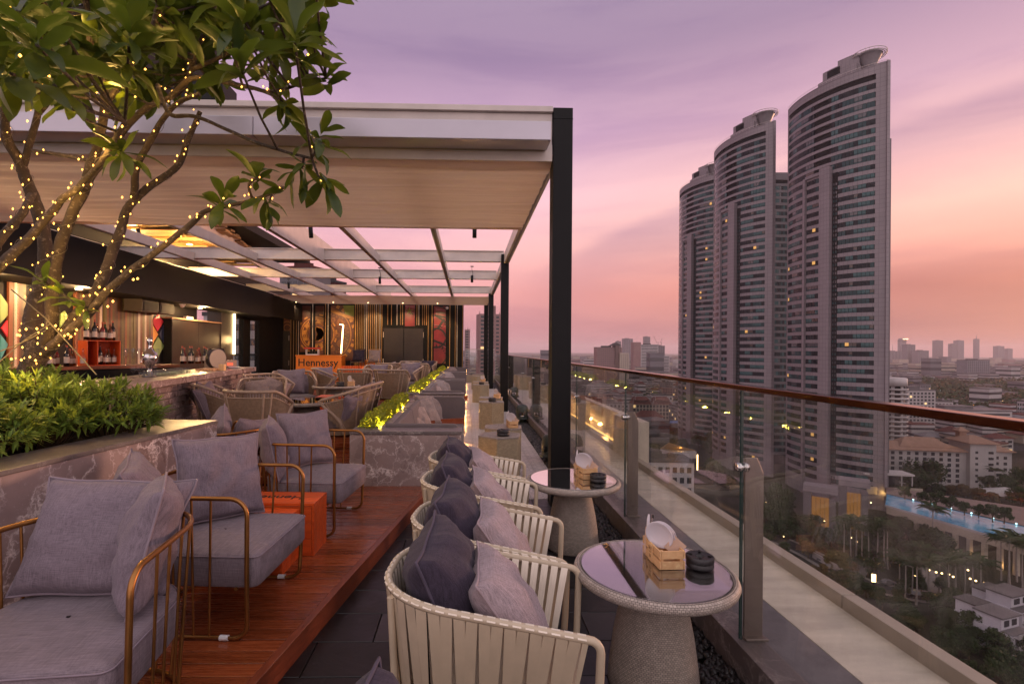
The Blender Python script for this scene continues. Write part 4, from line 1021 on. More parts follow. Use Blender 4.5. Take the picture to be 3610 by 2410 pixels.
spin2(-.16, -.32, R(-8), R(20), R(-20), 'mauve cushion right of the middle on the double rattan sofa', scale=.95)
spin2(-.14, -.62, R(8), R(22), R(30), 'mauve cushion at the far end of the double rattan sofa', scale=.92)
rpin(1, 'linen', -.18, .12, R(30), R(25), R(25), 'mauve cushion with a raised corner in the rattan chair beside the stone bar front')
rpin(1, 'linen', -.10, -.18, R(-25), R(18), R(-15), 'mauve cushion at the open side of the rattan chair beside the stone bar front')
rpin(2, 'beige', -.18, .17, R(8), R(22), R(20), 'beige cushion with a tall corner in the low rattan chair beside the bar', .98)
rpin(2, 'beige', -.10, -.12, R(-10), R(28), R(-8), 'beige cushion lying forward in the low rattan chair beside the bar', 1.0)
rpin(3, 'linen', -.16, .10, R(10), R(20), R(28), 'small mauve cushion in the rattan chair by the bar corner', .9)
rpin(4, 'linen', -.12, -.06, R(-22), R(18), R(-3), 'big lilac cushion filling the rattan chair in front of the bar end', 1.18)
rpin(4, 'linen', -.20, .17, R(14), R(20), R(10), 'lilac cushion behind the big one in the rattan chair in front of the bar end', 1.0)
rpin(5, 'linen', -.12, -.10, R(-62), R(16), R(-4), 'big lilac cushion in the rattan chair before the orange counter', 1.12)
rpin(5, 'linen', -.16, .14, R(-30), R(20), R(24), 'small lilac cushion behind the big one before the orange counter', .9)
rpin(8, 'linen', -.15, 0, R(2), R(16), R(2), 'upright lilac cushion in the rattan chair left of the far table', 1.12)
rpin(9, 'linen', -.12, 0, R(30), R(16), R(-4), 'big lilac cushion in the rattan chair beside the green trough', 1.25)
rpin(12, 'beige', -.14, 0, R(0), R(20), R(6), 'pale cushion in the farthest rattan chair before the double door', 1.05)
rpin(13, 'navy', -.14, 0, R(24), R(16), R(0), 'dark plum cushion in the rattan chair before the red mural panel', 1.15)
rpin(10, 'beige', -.10, .05, R(160), R(8), R(14), 'pale cushion showing over the rattan back near the third booth', 1.05)
rpin(11, 'beige', -.12, -.05, R(170), R(8), R(-12), 'pale cushion showing over the rattan back, left near the double door', 1.05)
# cushions in the booths
for bi, (t, y0, y1) in enumerate(BOOTHS):
    nm = ['nearest', 'second', 'third', 'farthest'][bi]; g = f'cushions in the {nm} marble booth'
    xs = XB0+.62
    pillow('beige', (xs+.02, y1-.42, .315), R(-65), R(22), R(4), f'beige cushion against the end panel of the {nm} booth', g, 1.12)
    pillow('beige', (xs+.00, y1-.66, .315), R(-55), R(32), R(-6), f'beige cushion second from the end panel in the {nm} booth', g, 1.10)
    pillow('beige', (xs-.02, y1-1.15, .315), R(-35), R(38), R(10), f'plump beige cushion with a pinched corner in the {nm} booth', g, 1.0)
    pillow('beige', (xs-.02, y1-1.55, .315), R(-30), R(48), R(-12), f'beige cushion leaning low in the middle of the {nm} booth', g, .85)
    if bi < 2:
        pillow('beige', (xs-.04, y0+1.15, .315), R(-20), R(52), R(16), f'creased beige cushion nearer the front of the {nm} booth', g, .85)
        pillow('beige', (xs-.06, y0+.72, .315), R(-10), R(55), R(-10), f'beige cushion nearest the marble front of the {nm} booth', g, .8)
# tables between the rattan chairs
def deck_table(label, loc, s): round_table(label, loc, s, .56, 'round tables among the rattan chairs')
deck_table('round wicker table beside the nearest rattan armchair, in front of the red crate stack', (-2.35, 7.55, ZU), 1.28)
deck_table('round wicker table with a pine crate on it, beyond the red crate stack', (-2.72, 10.7, ZU), 1.30)
deck_table('far round wicker table between the facing rattan chairs', (-2.75, 13.75, ZU), 1.1)
dressed_crate((-2.42, 10.72, ZU+.558), R(6), 'on the round table beyond the red crates', n=1)
dressed_crate((-2.7, 13.8, ZU+.558), R(6), 'on the far round table', n=1)
ashtray('grey cast ashtray beside the pine crate on the table beyond the red crates', (-2.62, 10.62, ZU+.558), 1.3)
crate('rust red crate stack with open dark side behind the first deck table', (-2.25, 8.95, ZU), R(2), .66, .40, .50)
ashtray('grey tin ashtray on the rust red crate stack', (-2.05, 8.88, ZU+.50), 1.6)

# ------------------------------------------------------------ far wall with battens, murals and doors
YW = 25.0
wl_ = thing('batten_wall', 'black end wall with gold and pale vertical battens and tribal mural panels', 'wall', (0, YW, 0))
zx = lambda px, py=1180: ony(px, py, YW)
b = MB(); b.bb(-9.2, -.20, .02, .3, -.02, 4.05); b.obj('wall_panel', DARKPANEL, wl_)
Z0, Z1 = .29, 3.98
bm_ = MB().bb(-.0135, .0135, -.035, 0, 0, 1).mesh('batten', BAT_GOLD, .003, 1); bmp = bm_.copy(); bmp.name = 'batten_pale'; bmp.materials.clear(); bmp.materials.append(BAT_PALE)
s3 = 2349/680
def bat(zoomx, pale=False, z0=Z0): x = zx(980+zoomx/s3).x; put('batten', bmp if pale else bm_, wl_, (x, .018, z0), scale=(1, 1, Z1-z0))
for q in (157, 190, 224): bat(q)
for q in (250, 422): bat(q, True)
for q in (577, 609): bat(q, q == 609)
for i, q in enumerate(range(942, 1275, 23)): bat(q, i in (5, 6, 11, 13))
for q, p in ((1335, 0), (1380, 0), (1448, 1), (1491, 0), (1515, 0), (1690, 0), (1714, 1), (1759, 0), (1782, 0), (1806, 0)): bat(q, p, 2.78)
for q, p in ((1829, 0), (1875, 0), (2092, 0), (2158, 0), (2181, 1), (2248, 0)): bat(q, p)
MUR_DK = M('maroon_mural_ground', (.075, .014, .007), .35, 0, .5, 2.5); MUR_OR = M('ochre_mural_paint', (.34, .135, .020), .45, 0, .35, 6); MUR_LINE = M('copper_mural_line', (.22, .075, .018), .45, 0, .3, 5)
MUR_RED = M('crimson_mural_ground', (.17, .012, .014), .35, 0, .5, 2.2); MUR_BLK = M('black_mural_paint', (.012, .008, .008), .5, 0, .3, 4); MUR_GRN = M('green_mural_paint', (.14, .16, .012), .45, 0, .3, 4); MUR_PNK = M('dusty_pink_mural_paint', (.22, .055, .065), .45, 0, .4, 5)
def ringm(b, cx, cz, r0, r1, y, x0, x1, z0, z1, mat, a0=0, a1=360, step=4, teeth=0):
    """ring clipped to a rectangle"""
    a = a0
    while a < a1:
        if not (teeth and int((a-a0)//teeth) % 2):
            qs = [(cx+r*math.cos(R(t_)), cz+r*math.sin(R(t_))) for r, t_ in ((r0, a), (r1, a), (r1, a+step), (r0, a+step))]
            mx_ = sum(q[0] for q in qs)/4; mz = sum(q[1] for q in qs)/4
            if x0 < mx_ < x1 and z0 < mz < z1:
                b.add([(min(x1, max(x0, q[0])), y, min(z1, max(z0, q[1]))) for q in qs], [(0, 3, 2, 1)], mat)
        a += step
def trim_(b, pts, y, x0, x1, z0, z1, mat):
    c = (sum(p[0] for p in pts)/len(pts), sum(p[1] for p in pts)/len(pts))
    if x0 < c[0] < x1 and z0 < c[1] < z1: b.add([(min(x1, max(x0, p[0])), y, min(z1, max(z0, p[1]))) for p in pts], [tuple(range(len(pts)))[::-1]], mat)
# left mural: a big sun wheel seen across two strips and a larger wheel on the third
def zz(py): return ony(1200, py, YW).z
def mural(q0, q1, pz0, pz1, label, fn, ground):
    x0, x1 = zx(980+q0/s3).x, zx(980+q1/s3).x; z0, z1 = zz(1050+pz1/s3), min(Z1, zz(1050+pz0/s3))
    b = MB(); b.bb(x0, x1, -.015, .019, z0, z1); o = b.obj('mural_panel', ground, wl_, 0, label=label)
    d = MB(); fn(d, x0, x1, z0, z1)
    if d.f: d.obj('painted_motif', [MUR_OR, MUR_LINE, MUR_BLK, MUR_GRN, MUR_PNK, MUR_DK], o)
c1x, c1z = zx(980+478/s3).x, zz(1050+440/s3)
def sun1(b, x0, x1, z0, z1):
    cl = (x0, x1, z0, z1); k = .0118*1.06  # metres per zoom pixel at the wall
    ringm(b, c1x, c1z, 0, 75*k*.34, -.018, *cl, 0); ringm(b, c1x, c1z, 105*k*.34*1.0, 122*k*.34, -.018, *cl, 1)
    u = (zx(980+600/s3).x-zx(980+500/s3).x)/100
    ringm(b, c1x, c1z, 8*u, 88*u, -.018, *cl, 0); ringm(b, c1x, c1z, 88*u, 108*u, -.0185, *cl, 5); ringm(b, c1x, c1z, 120*u, 186*u, -.018, *cl, 0); ringm(b, c1x, c1z, 196*u, 208*u, -.018, *cl, 0); ringm(b, c1x, c1z, 226*u, 246*u, -.018, *cl, 0, teeth=12, step=3)
    for i in range(12):
        a = R(30*i+8); r0, r1 = 132*u, 176*u
        if i % 2: 
            p = [(c1x+r0*math.cos(a), c1z+r0*math.sin(a)), (c1x+r1*math.cos(a+.16), c1z+r1*math.sin(a+.16)), (c1x+r1*math.cos(a-.16), c1z+r1*math.sin(a-.16))]; trim_(b, p, -.021, *cl, 5)
        else: ringm(b, c1x+155*u*math.cos(a), c1z+155*u*math.sin(a), 9*u, 17*u, -.021, *cl, 5, step=30)
mural(270, 395, 100, 660, None, sun1, MUR_DK); mural(455, 555, 100, 690, None, sun1, MUR_DK)
def sun2(b, x0, x1, z0, z1):
    cl = (x0, x1, z0, z1); u = (zx(980+600/s3).x-zx(980+500/s3).x)/100
    sun1(b, *cl)
    cx, cz = zx(980+560/s3).x, zz(1050+440/s3)
    ringm(b, cx, cz, 322*u, 336*u, -.018, *cl, 1, step=2); ringm(b, cx, cz, 352*u, 392*u, -.018, *cl, 0, step=2, teeth=6); ringm(b, cx, cz, 130*u, 142*u, -.0185, *cl, 1)
    for i in range(-8, 9):
        a = R(i*9); r0, r1 = 250*u, 310*u
        for s_ in (-1, 1):
            p = [(cx+r0*math.cos(a), cz+r0*math.sin(a)), (cx+(r0+8*u)*math.cos(a), cz+(r0+8*u)*math.sin(a)), (cx+r1*math.cos(a+s_*.075), cz+r1*math.sin(a+s_*.075)), (cx+(r1-8*u)*math.cos(a+s_*.075), cz+(r1-8*u)*math.sin(a+s_*.075))]; trim_(b, p if s_ > 0 else p[::-1], -.0195, *cl, 1)
    for (qx, qz, r) in ((765, 555, 44), (755, 300, 40), (725, 450, 28), (670, 270, 30), (660, 620, 36)):
        X_, Z_ = zx(980+qx/s3).x, zz(1050+qz/s3)
        for rr in (1, .72, .45): ringm(b, X_, Z_, r*u*(rr-.12), r*u*rr, -.02, *cl, 1, step=12)
    X_, Z_ = zx(980+880/s3).x, zz(1050+150/s3); trim_(b, [(X_-.25, Z_-.2), (x1, Z_-.3), (x1, z1), (X_-.35, z1)], -.0205, *cl, 3)
    trim_(b, [(x0, Z_+.05), (x1, Z_-.33), (x1, Z_-.48), (x0, Z_-.10)], -.0205, *cl, 0)
mural(645, 925, 90, 760, None, sun2, MUR_DK)
mural(70, 150, 130, 430, None, lambda b, *cl: [ringm(b, cl[1]-.15, cl[2]+.25, r-.05, r, -.018, *cl, 1, step=8) for r in (.18, .32, .46)], MUR_DK)
def red(b, x0, x1, z0, z1):
    cl = (x0, x1, z0, z1); rg = random.Random(3); w = x1-x0; n = max(4, int((z1-z0)*6))
    for i in range(n):
        X_, Z_ = rg.uniform(x0, x1), rg.uniform(z0+(z1-z0)*.25, z1); a = rg.uniform(-1, 1.2); L = rg.uniform(.2, .8); t_ = rg.uniform(.015, .06)
        dx_, dz_ = math.cos(a)*L/2, math.sin(a)*L/2; nx_, nz_ = -math.sin(a)*t_, math.cos(a)*t_
        trim_(b, [(X_-dx_-nx_, Z_-dz_-nz_), (X_+dx_-nx_, Z_+dz_-nz_), (X_+dx_+nx_, Z_+dz_+nz_), (X_-dx_+nx_, Z_-dz_+nz_)], -.017-.0004*i, *cl, rg.choice((2, 4, 2, 4, 5)))
    if z1-z0 > 2:
        cx, cz = x0+.12, z0+1.25
        ringm(b, cx, cz, .42, .50, -.034, *cl, 2); ringm(b, cx, cz-.75, .55, .60, -.034, *cl, 2); ringm(b, cx, cz-.9, .44, .48, -.034, *cl, 2, teeth=8)
        for q in range(4): X_ = x0+.08+q*.15; Z_ = cz-.42-.05*q; trim_(b, [(X_, Z_), (X_+.11, Z_), (X_+.055, Z_+.13)], -.036, *cl, 2)
    else:
        X_, Z_ = x0+.22, z1-.28
        for q in range(5): a = q*1.257+.3; trim_(b, [(X_-.03*math.sin(a), Z_+.03*math.cos(a)), (X_+.24*math.cos(a), Z_+.24*math.sin(a)), (X_+.03*math.sin(a), Z_-.03*math.cos(a))], -.034, *cl, 3)
mural(1545, 1665, 80, 345, None, red, MUR_RED); mural(1898, 2042, 90, 790, None, red, MUR_RED)
x0, x1 = zx(980+1283/s3).x, zx(980+1775/s3).x
dd = thing('double_door', 'dark brown double door set between the battens of the end wall', 'door', (0, YW, 0))
xm = (x0+x1)/2
for a, c in ((x0, xm-.003), (xm+.003, x1)):
    b = MB(); b.bb(a+.02, c-.02 if c > xm else c, -.05, .015, ZU+.01, 2.62); lf = b.obj('door_leaf', BROWNDOOR, dd, .004)
b = MB(); b.bb(x0-.05, x0, -.06, .018, ZU, 2.72); b.bb(x1, x1+.05, -.06, .018, ZU, 2.72); b.bb(x0-.05, x1+.05, -.06, .018, 2.65, 2.72); b.obj('frame', DARKPANEL, dd, .003)
for x in (x0+.012, x1-.012):
    for z in (1.0, 2.3): b = MB(); b.tube([(x, -.058, z-.13), (x, -.058, z+.13)], .014, 8); b.obj('hinge', BAT_PALE, dd)
x0, x1 = zx(941).x, zx(1021).x
d2 = thing('service_door', 'black single door with a small round knob at the left end of the batten wall', 'door', (0, YW, 0))
b = MB(); b.bb(x0, x1, -.05, .015, ZU+.01, 2.45); b.obj('door_leaf', BROWNDOOR, d2, .004)
b = MB(); b.lathe([(0, -.06), (.035, -.05), (.04, -.02), (.02, 0)], 12, (x0+.16, -.05, 1.25), 0, True, Matrix.Rotation(R(-90), 3, 'X')); b.obj('knob', CHROME, d2)
for z in (.9, 2.1): b = MB(); b.tube([(x1-.01, -.055, z-.12), (x1-.01, -.055, z+.12)], .014, 8); b.obj('hinge', BAT_PALE, d2)
t = thing('security_camera', 'small white dome camera high on the end wall beside the red mural', 'camera', zx(980+2060/s3, 1050+122/s3)+Vector((0, -.1, 0)))
b = MB(); b.lathe([(0, -.08), (.05, -.07), (.07, -.02), (.07, .03), (0, .04)], 14); b.obj('dome', PLATE, t); b = MB(); b.bb(-.03, .03, 0, .1, .0, .05); b.obj('bracket', PLATE, t)
# twinkling tree reflected look: a lamp-lit shrub screen is left out; the mural carries small sparkle lamps
t = thing('floor_lamp', 'slim bent neon floor lamp glowing against the mural', 'lamp', (zx(1212).x, YW-.5, ZU))
b = MB(); p = ony(1211, 1245, YW-.5); q = ony(1210, 1145, YW-.5); r_ = ony(1197, 1143, YW-.5); bx = t.location
b.tube([(0, 0, p.z-ZU), (q.x-bx.x, 0, q.z-ZU)], .03, 8); b.tube([(q.x-bx.x, 0, q.z-ZU), (r_.x-bx.x, 0, r_.z-ZU)], .02, 8); b.obj('neon_tube', NEON, t)
b = MB(); b.tube([(0, 0, 0), (0, 0, p.z-ZU)], .015, 8); b.lathe([(0, 0), (.16, 0), (.16, .02), (0, .025)], 18); b.obj('stand', BLACKM, t)

# ------------------------------------------------------------ orange counter and high stools
OR_P = M('orange_lacquer', (.78, .20, .010), .45, 0, .12, 1.5)
c0 = ony(1043, 1251, 22.0); c1 = ony(1204, 1251, 22.0)
t = thing('orange_counter', 'bright orange bar counter lettered in black before the end wall', 'counter', ((c0.x+c1.x)/2, 22.0, ZU)); w = c1.x-c0.x; h = c0.z-ZU
b = MB(); b.bb(-w/2, w/2, 0, .7, 0, h-.05); b.obj('front', OR_P, t, .006); b = MB(); b.bb(-w/2-.02, w/2+.02, -.03, .75, h-.049, h); b.obj('counter_top', OR_P, t, .006)
put('lettering', serif_text('Hennessy', .44, INK), t, (-.03, -.004, h-.33), (R(90), 0, 0))
t = thing('display_stand', 'white display with red top standing on the orange counter', 'display', (c0.x+.62, 22.3, ZU+h))
REDP = M('red_plastic', (.55, .025, .015), .4)
b = MB(); b.bb(-.34, .34, -.14, .14, .26, .33); b.obj('canopy', REDP, t, .01); b = MB(); b.bb(-.27, -.24, -.1, .1, 0, .26); b.bb(.24, .27, -.1, .1, 0, .26); b.bb(-.24, .24, -.1, .1, 0, .05); b.obj('stand', PLATE, t, .003)
b = MB(); [b.bb(-.2+.11*i, -.12+.11*i, -.05, .05, .05, .16+.03*(i % 2)) for i in range(4)]; b.obj('packs', BLACKM, t)
def stool(label, x, slats):
    t = thing('high_stool', label, 'stool', (x, 22.2, ZU), 0, 'high stools before the end wall')
    b = MB(); b.bb(-.26, .26, -.25, .25, .72, .76); b.obj('seat', BAT_DARK, t, .005)
    for X_ in (-.24, .24):
        for Y_ in (-.23, .23): b = MB(); b.tube([(X_*1.12, Y_*1.1, 0), (X_, Y_, .72), (X_*1.04, Y_ if Y_ < 0 else Y_+.06, 1.30 if Y_ > 0 else .92)], .016, 6); b.obj('leg', BAT_DARK if not slats else BAT_GOLD, t)
    b = MB()
    for i in range(9): b.tube([(-.24+.06*i, .25, .76), (-.25+.0625*i, .29, 1.30)], .009, 5)
    b.tube([(-.26, .29, 1.30), (.26, .29, 1.30)], .016, 6); b.obj('back_bars', BAT_DARK if not slats else BAT_GOLD, t)
    b = MB(); b.tube([(-.27, -.25, .25), (.27, -.25, .25)], .012, 6); b.obj('foot_rail', BAT_DARK, t); return t
xs1, xs2 = ony(1261, 1260, 22.2).x, ony(1318, 1260, 22.2).x
stool('high stool with dark bars across its cushion before the mural', xs1, False); stool('high stool with a pale cushion left of the double door', xs2, True)
pillow('navy', (xs1, 22.32, ZU+.77), R(-90), R(10), 0, 'dark cushion behind the bars of the high stool before the mural', 'cushions on the high stools', 1.12)
pillow('beige', (xs2, 22.32, ZU+.77), R(-90), R(10), 0, 'pale cushion on the high stool left of the double door', 'cushions on the high stools', 1.12)
t = thing('orange_box', 'plain orange box between the two high stools', 'box', (ony(1290, 1290, 22.6).x, 22.9, ZU)); b = MB(); b.bb(-.30, .30, -.25, .25, 0, .80); b.obj('body', OR_P, t, .01); b = MB(); b.bb(-.31, .31, -.26, .26, .80, .83); b.obj('lid', OR_P, t, .004)
t = thing('slatted_crate', 'orange slatted crate under the front of the dark barred stool', 'crate', (xs1-.02, 21.5, ZU)); 
for i in range(9): b = MB(); b.bb(-.42+.095*i, -.34+.095*i, -.3, -.28, 0, .62); b.obj('slat', CRATE_RED, t, .002, 1)
b = MB(); b.bb(-.43, .43, -.279, .28, .0, .60); b.obj('box', OR_P, t, .004)

# ------------------------------------------------------------ stone bar
BA, BB = Vector((-3.63, 5.0)), Vector((-4.58, 10.9)); bd = (BB-BA).normalized(); bn = Vector((bd.y, -bd.x)); BT = 1.20
bar = thing('stone_bar', 'long bar clad in stacked marble slabs with a thick marble top', 'bar', (BA.x, BA.y, 0), math.atan2(bd.y, bd.x))   # local x runs along the bar, -y is the guest side
LB = (BB-BA).length
b = MB(); b.bb(-2, LB+.06, -.10, .72, BT-.085, BT); b.obj('bar_top', MARBLE, bar, .005)
b = MB(); b.bb(-2, LB, .03, .60, ZU-.25, BT-.09); b.obj('core', DARKPANEL, bar)
rg = random.Random(9); z = ZU; n = 0; sm = {}
while z < BT-.10:
    h = .082; x = -.6-rg.uniform(0, .4)
    while x < LB:
        L = rg.choice((.5, .72, .9)); x1 = min(LB, x+L)
        if x1-x > .06:
            key = (round(x1-x, 2), rg.randint(0, 1))
            if key not in sm: sm[key] = MB().bb(.002, key[0]-.002, -.0, .07, .003, h-.003).mesh('marble_slab', MARBLE, .003, 1)
            put('marble_slab', sm[key], bar, (x, -.02-rg.choice((0, .012, .025)), z))
        x = x1
    z += h
def bl(x, y, z=BT): c = bd*x - bn*y; return Vector((BA.x+c.x, BA.y+c.y, z))
t = thing('bar_monitor', 'brown padded back of a rounded screen on the bar top', 'screen', bl(4.65, .28), R(75)); b = MB(); 
b.add([(math.cos(a)*(.23 if abs(math.cos(a)) > .3 else .23), y, .20+math.sin(a)*.19) for y in (-.05, .04) for a in [R(15*i) for i in range(24)]], [tuple(range(24)), tuple(range(47, 23, -1))]+[(i, 24+i, 24+(i+1) % 24, (i+1) % 24) for i in range(24)]); b.obj('shell', BROWNDOOR, t, .02, 3); b = MB(); b.bb(-.1, .1, -.1, .1, 0, .03); b.obj('foot', BLACKM, t)
t = thing('cash_register', 'grey till with small red display near the far end of the bar', 'till', bl(5.35, .40), R(80)); b = MB(); b.bb(-.22, .22, -.2, .2, 0, .16); b.obj('drawer', POST, t, .01); b = MB(); b.box(0, .05, .27, .40, .04, .24, 0, 0, Matrix.Rotation(R(-20), 3, 'X')); b.obj('screen', BLACKM, t, .01); b = MB(); b.bb(-.08, .08, -.205, -.2, .06, .10); b.obj('display', EM('red_digits', (1, .05, .02), 2), t)
t = thing('menu_stack', 'loose stack of menus beside the till on the bar', 'menu', bl(5.2, .12), R(100))
for i in range(4): b = MB(); b.box(.01*i, 0, .004+.008*i, .30, .21, .006, .12*i); b.obj('menu', PLATE if i % 2 else BLACKM, t)
t = thing('candle_holder', 'small square amber candle holder on the near bar edge', 'candle', bl(4.15, .02)); b = MB(); b.bb(-.045, .045, -.045, .045, 0, .11); b.obj('glass_body', M('amber_wax', (.75, .48, .22), .4), t, .006)
t = thing('bar_mat', 'ribbed straw coloured mat lying on the bar', 'mat', bl(4.2, .25), R(98))
for i in range(12): b = MB(); b.bb(-.26, .26, -.15+.024*i, -.13+.024*i, 0, .035); b.obj('rib', CRATE_PINE, t, .004, 1)
gl = MB().lathe([(0, 0), (.032, 0), (.033, .004), (.005, .008), (.004, .06), (.02, .075), (.034, .10), (.036, .13), (.033, .145)], 14).mesh('wine_glass', GLASS_B)
tb = MB().lathe([(0, 0), (.030, 0), (.036, .09), (.034, .09), (.029, .005), (0, .005)], 12).mesh('tumbler', GLASS_B)
rg = random.Random(4)
for i in range(26):
    o = put('tumbler', tb, None, bl(1.9+.11*(i % 13), .25+.10*(i//13))); tag(o, 'clear tumbler upside down in the '+('front' if i < 13 else 'back')+' row on the near bar top', 'glass', 'tumblers lined up on the bar')
for i in range(5): o = put('wine_glass', gl, None, bl(2.0+.16*i, .50)); tag(o, 'stemmed glass behind the tumbler rows on the bar', 'glass', 'stemmed glasses on the bar')
t = thing('beer_tap', 'polished chrome ball beer tap on the bar', 'tap', bl(2.1, .34)); b = MB(); b.lathe([(0, 0), (.09, 0), (.09, .02), (.035, .03), (.03, .12), (.05, .15), (.085, .20), (.10, .26), (.085, .32), (.04, .36), (.02, .40), (.022, .44), (.035, .48), (.025, .54), (0, .55)], 20); b.obj('column', CHROME, t); b = MB(); b.tube([(0, -.08, .26), (0, -.17, .26), (0, -.19, .20)], .012, 8); b.obj('spout', CHROME, t)
# back bar: red crates, bottles, glasses
BT2 = MARBLE
bbk = thing('back_bar', 'dark back bar shelf behind the planter shrubs', 'shelf', (0, 0, 0))
q0, q1 = gnd(150, 1300, 1.05), None
p0 = at(170, 1292, 8.2); p1 = at(545, 1290, 9.6)
dB = (p1-p0); lenB = Vector((dB.x, dB.y)).length; aB = math.atan2(dB.y, dB.x)
bbk.location = (p0.x, p0.y, 0); bbk.rotation_euler = (0, 0, aB); zb = p0.z
b = MB(); b.bb(-1, lenB+.3, -.3, .5, zb-.05, zb); b.obj('shelf_top', BAT_RED, bbk, .004); b = MB(); b.bb(-1, lenB+.25, -.25, .45, ZU, zb-.055); b.obj('cabinet', DARKPANEL, bbk)
def bb_(x, y, z=0): return place((p0.x, p0.y, zb), aB, x, y, z)
t = thing('red_crate_shelf', 'upright red timber crate used as a bottle shelf behind the bar', 'crate', bb_(.52, .05), aB)
for (a0, a1, c0_, c1_, nm) in ((-.05, .72, .60, .62, 'top_board'), (-.05, .72, .0, .02, 'bottom_board'), (-.05, -.03, .021, .599, 'side_board'), (.70, .72, .021, .599, 'side_board'), (.18, .20, .021, .599, 'divider')):
    b = MB(); b.bb(a0, a1, -.16, .16, c0_, c1_); b.obj(nm, CRATE_RED, t, .003, 1)
b = MB(); b.bb(-.05, .72, .161, .175, 0, .62); b.obj('back_board', CRATE_RED, t)
t.scale = (.66, 1, .70)
BOT = [M('amber_bottle', (.12, .035, .008), .12, 0, .1), M('green_bottle', (.015, .045, .015), .12, 0, .1), M('black_bottle', (.012, .010, .010), .14, 0, .1), glassmat('clear_bottle', (.9, .95, 1), 1.3), M('red_bottle', (.16, .010, .008), .14)]
LABEL = M('paper_label', (.62, .52, .42), .6, 0, .1); CAP = M('foil_cap', (.30, .06, .03), .35, .6)
def bottle_mesh(h, r, neck): return MB().lathe([(0, 0), (r, 0), (r, h*.55), (r*.9, h*.62), (neck, h*.74), (neck, h*.93)], 14)
bprot = []
for i, mt in enumerate(BOT):
    t = thing('bottle', 'x', 'bottle', (0, 0, -50)); h = .29+.03*(i % 3)
    o = bottle_mesh(h, .038, .013).obj('glass_body', mt, t); b = MB(); b.lathe([(.0388, h*.16), (.0388, h*.44)], 14); 
    b.f = b.f[:14]; b.m = b.m[:14]; b.s = b.s[:14]; b.obj('paper_label', LABEL, t); b = MB(); b.lathe([(.0145, h*.90), (.0145, h*1.0), (0, h*1.0)], 10); b.obj('cap', CAP, t); bprot.append([t, False])
rg = random.Random(21)
cols = ['amber', 'green', 'black', 'clear', 'red']
ORD = ['first', 'second', 'third', 'fourth', 'fifth', 'sixth', 'seventh', 'eighth', 'ninth', 'tenth', 'eleventh', 'twelfth', 'thirteenth', 'fourteenth', 'fifteenth', 'sixteenth']
bcount = {}
def bottle(loc, where, k=None):
    n_ = bcount.get(where, 0); bcount[where] = n_+1
    k = rg.randrange(5) if k is None else k; p = bprot[k]; lb = f'{cols[k]} bottle, {ORD[n_]} from the left, {where}'; g = f'bottles {where}'
    if not p[1]: p[0].location = loc; p[0]['label'] = lb; p[0]['group'] = g; p[1] = True
    else: dup(p[0], loc, rg.uniform(0, 6), lb, g)
for i in range(8): bottle(bb_(.52+.060*i, .0+.05*(i % 2), .436), 'on top of the red crate shelf', [2, 0, 2, 0, 4, 1, 0, 2, 0, 1, 0][i])
for i in range(5): bottle(bb_(.68+.066*i, .0+.05*(i % 2), .016), 'inside the red crate shelf', [3, 2, 3, 0, 3, 3, 2][i])
for i in range(10): bottle(bb_(-.25+.075*i, -.12+.08*(i % 3), .002), 'left of the red crate shelf', [0, 2, 0, 1, 0, 4, 2, 0, 0, 3][i])
for i in range(8): bottle(bb_(2.15+.075*i, .02+.06*(i % 2), .002), 'right of the flutes on the back bar', [2, 4, 2, 2, 0, 4, 2, 1][i])
fl_ = MB().lathe([(0, 0), (.030, 0), (.03, .004), (.005, .008), (.005, .10), (.016, .13), (.028, .22), (.027, .30)], 14).mesh('champagne_flute', GLASS_B)
for i in range(16): o = put('champagne_flute', fl_, None, bb_(1.12+.055*(i % 12)+.02*(i//12), .0+.07*(i % 2), .002)); tag(o, f'champagne flute, {ORD[i]} from the left, right of the red crate shelf', 'glass', 'champagne flutes behind the bar')

# ------------------------------------------------------------ bar wall on the left
XW = -9.0
bw = thing('bar_wall', 'black bar wall with coloured timber slats and bright diamond panels', 'wall', (XW, 0, 0))
b = MB(); b.bb(-.3, 0, 4, 17.2, 0, 4.6); b.obj('wall_panel', DARKPANEL, bw)
b = MB(); b.bb(.012, 1.0, 4, 21.0, 2.86, 2.90); b.bb(.95, 1.0, 4, 24.9, 2.901, 3.84); b.obj('soffit', DARKPANEL, bw)
smeshes = [MB().bb(0, .05, -.04, .04, 0, 1).mesh('slat', mm, .004, 1) for mm in (BAT_DARK, BAT_OLIVE, BAT_RED, BAT_DARK, BAT_GOLD, BAT_PALE)]
rg = random.Random(12)
def slats(pxa, pxb, n, pick):
    for i in range(n):
        px = pxa+(pxb-pxa)*i/max(1, n-1); p = onx(px, 1200, XW)
        put('slat', smeshes[pick[i % len(pick)]], bw, (.0, p.y, .3), scale=(1, 1.25, 2.56))
slats(348, 352, 1, [5]); slats(366, 458, 15, [1, 2, 0, 2, 1, 0, 0, 2, 3, 1, 0, 2, 1, 0, 1]); slats(468, 500, 5, [1, 0, 5, 2, 1]); slats(506, 530, 4, [5, 2, 0, 2]); slats(262, 340, 12, [2, 0, 1, 2, 0, 2]); slats(30, 75, 6, [2, 1, 5, 2, 0, 1])
DM = dict(red=M('red_diamond_panel', (.72, .035, .06), .45, 0, .08), green=M('lime_diamond_panel', (.30, .42, .13), .5, 0, .08), orange=M('orange_diamond_panel', (.80, .36, .06), .5, 0, .08), navy=M('slate_blue_diamond_panel', (.045, .055, .105), .5, 0, .1), teal=M('teal_diamond_panel', (.05, .28, .32), .45, 0, .1))
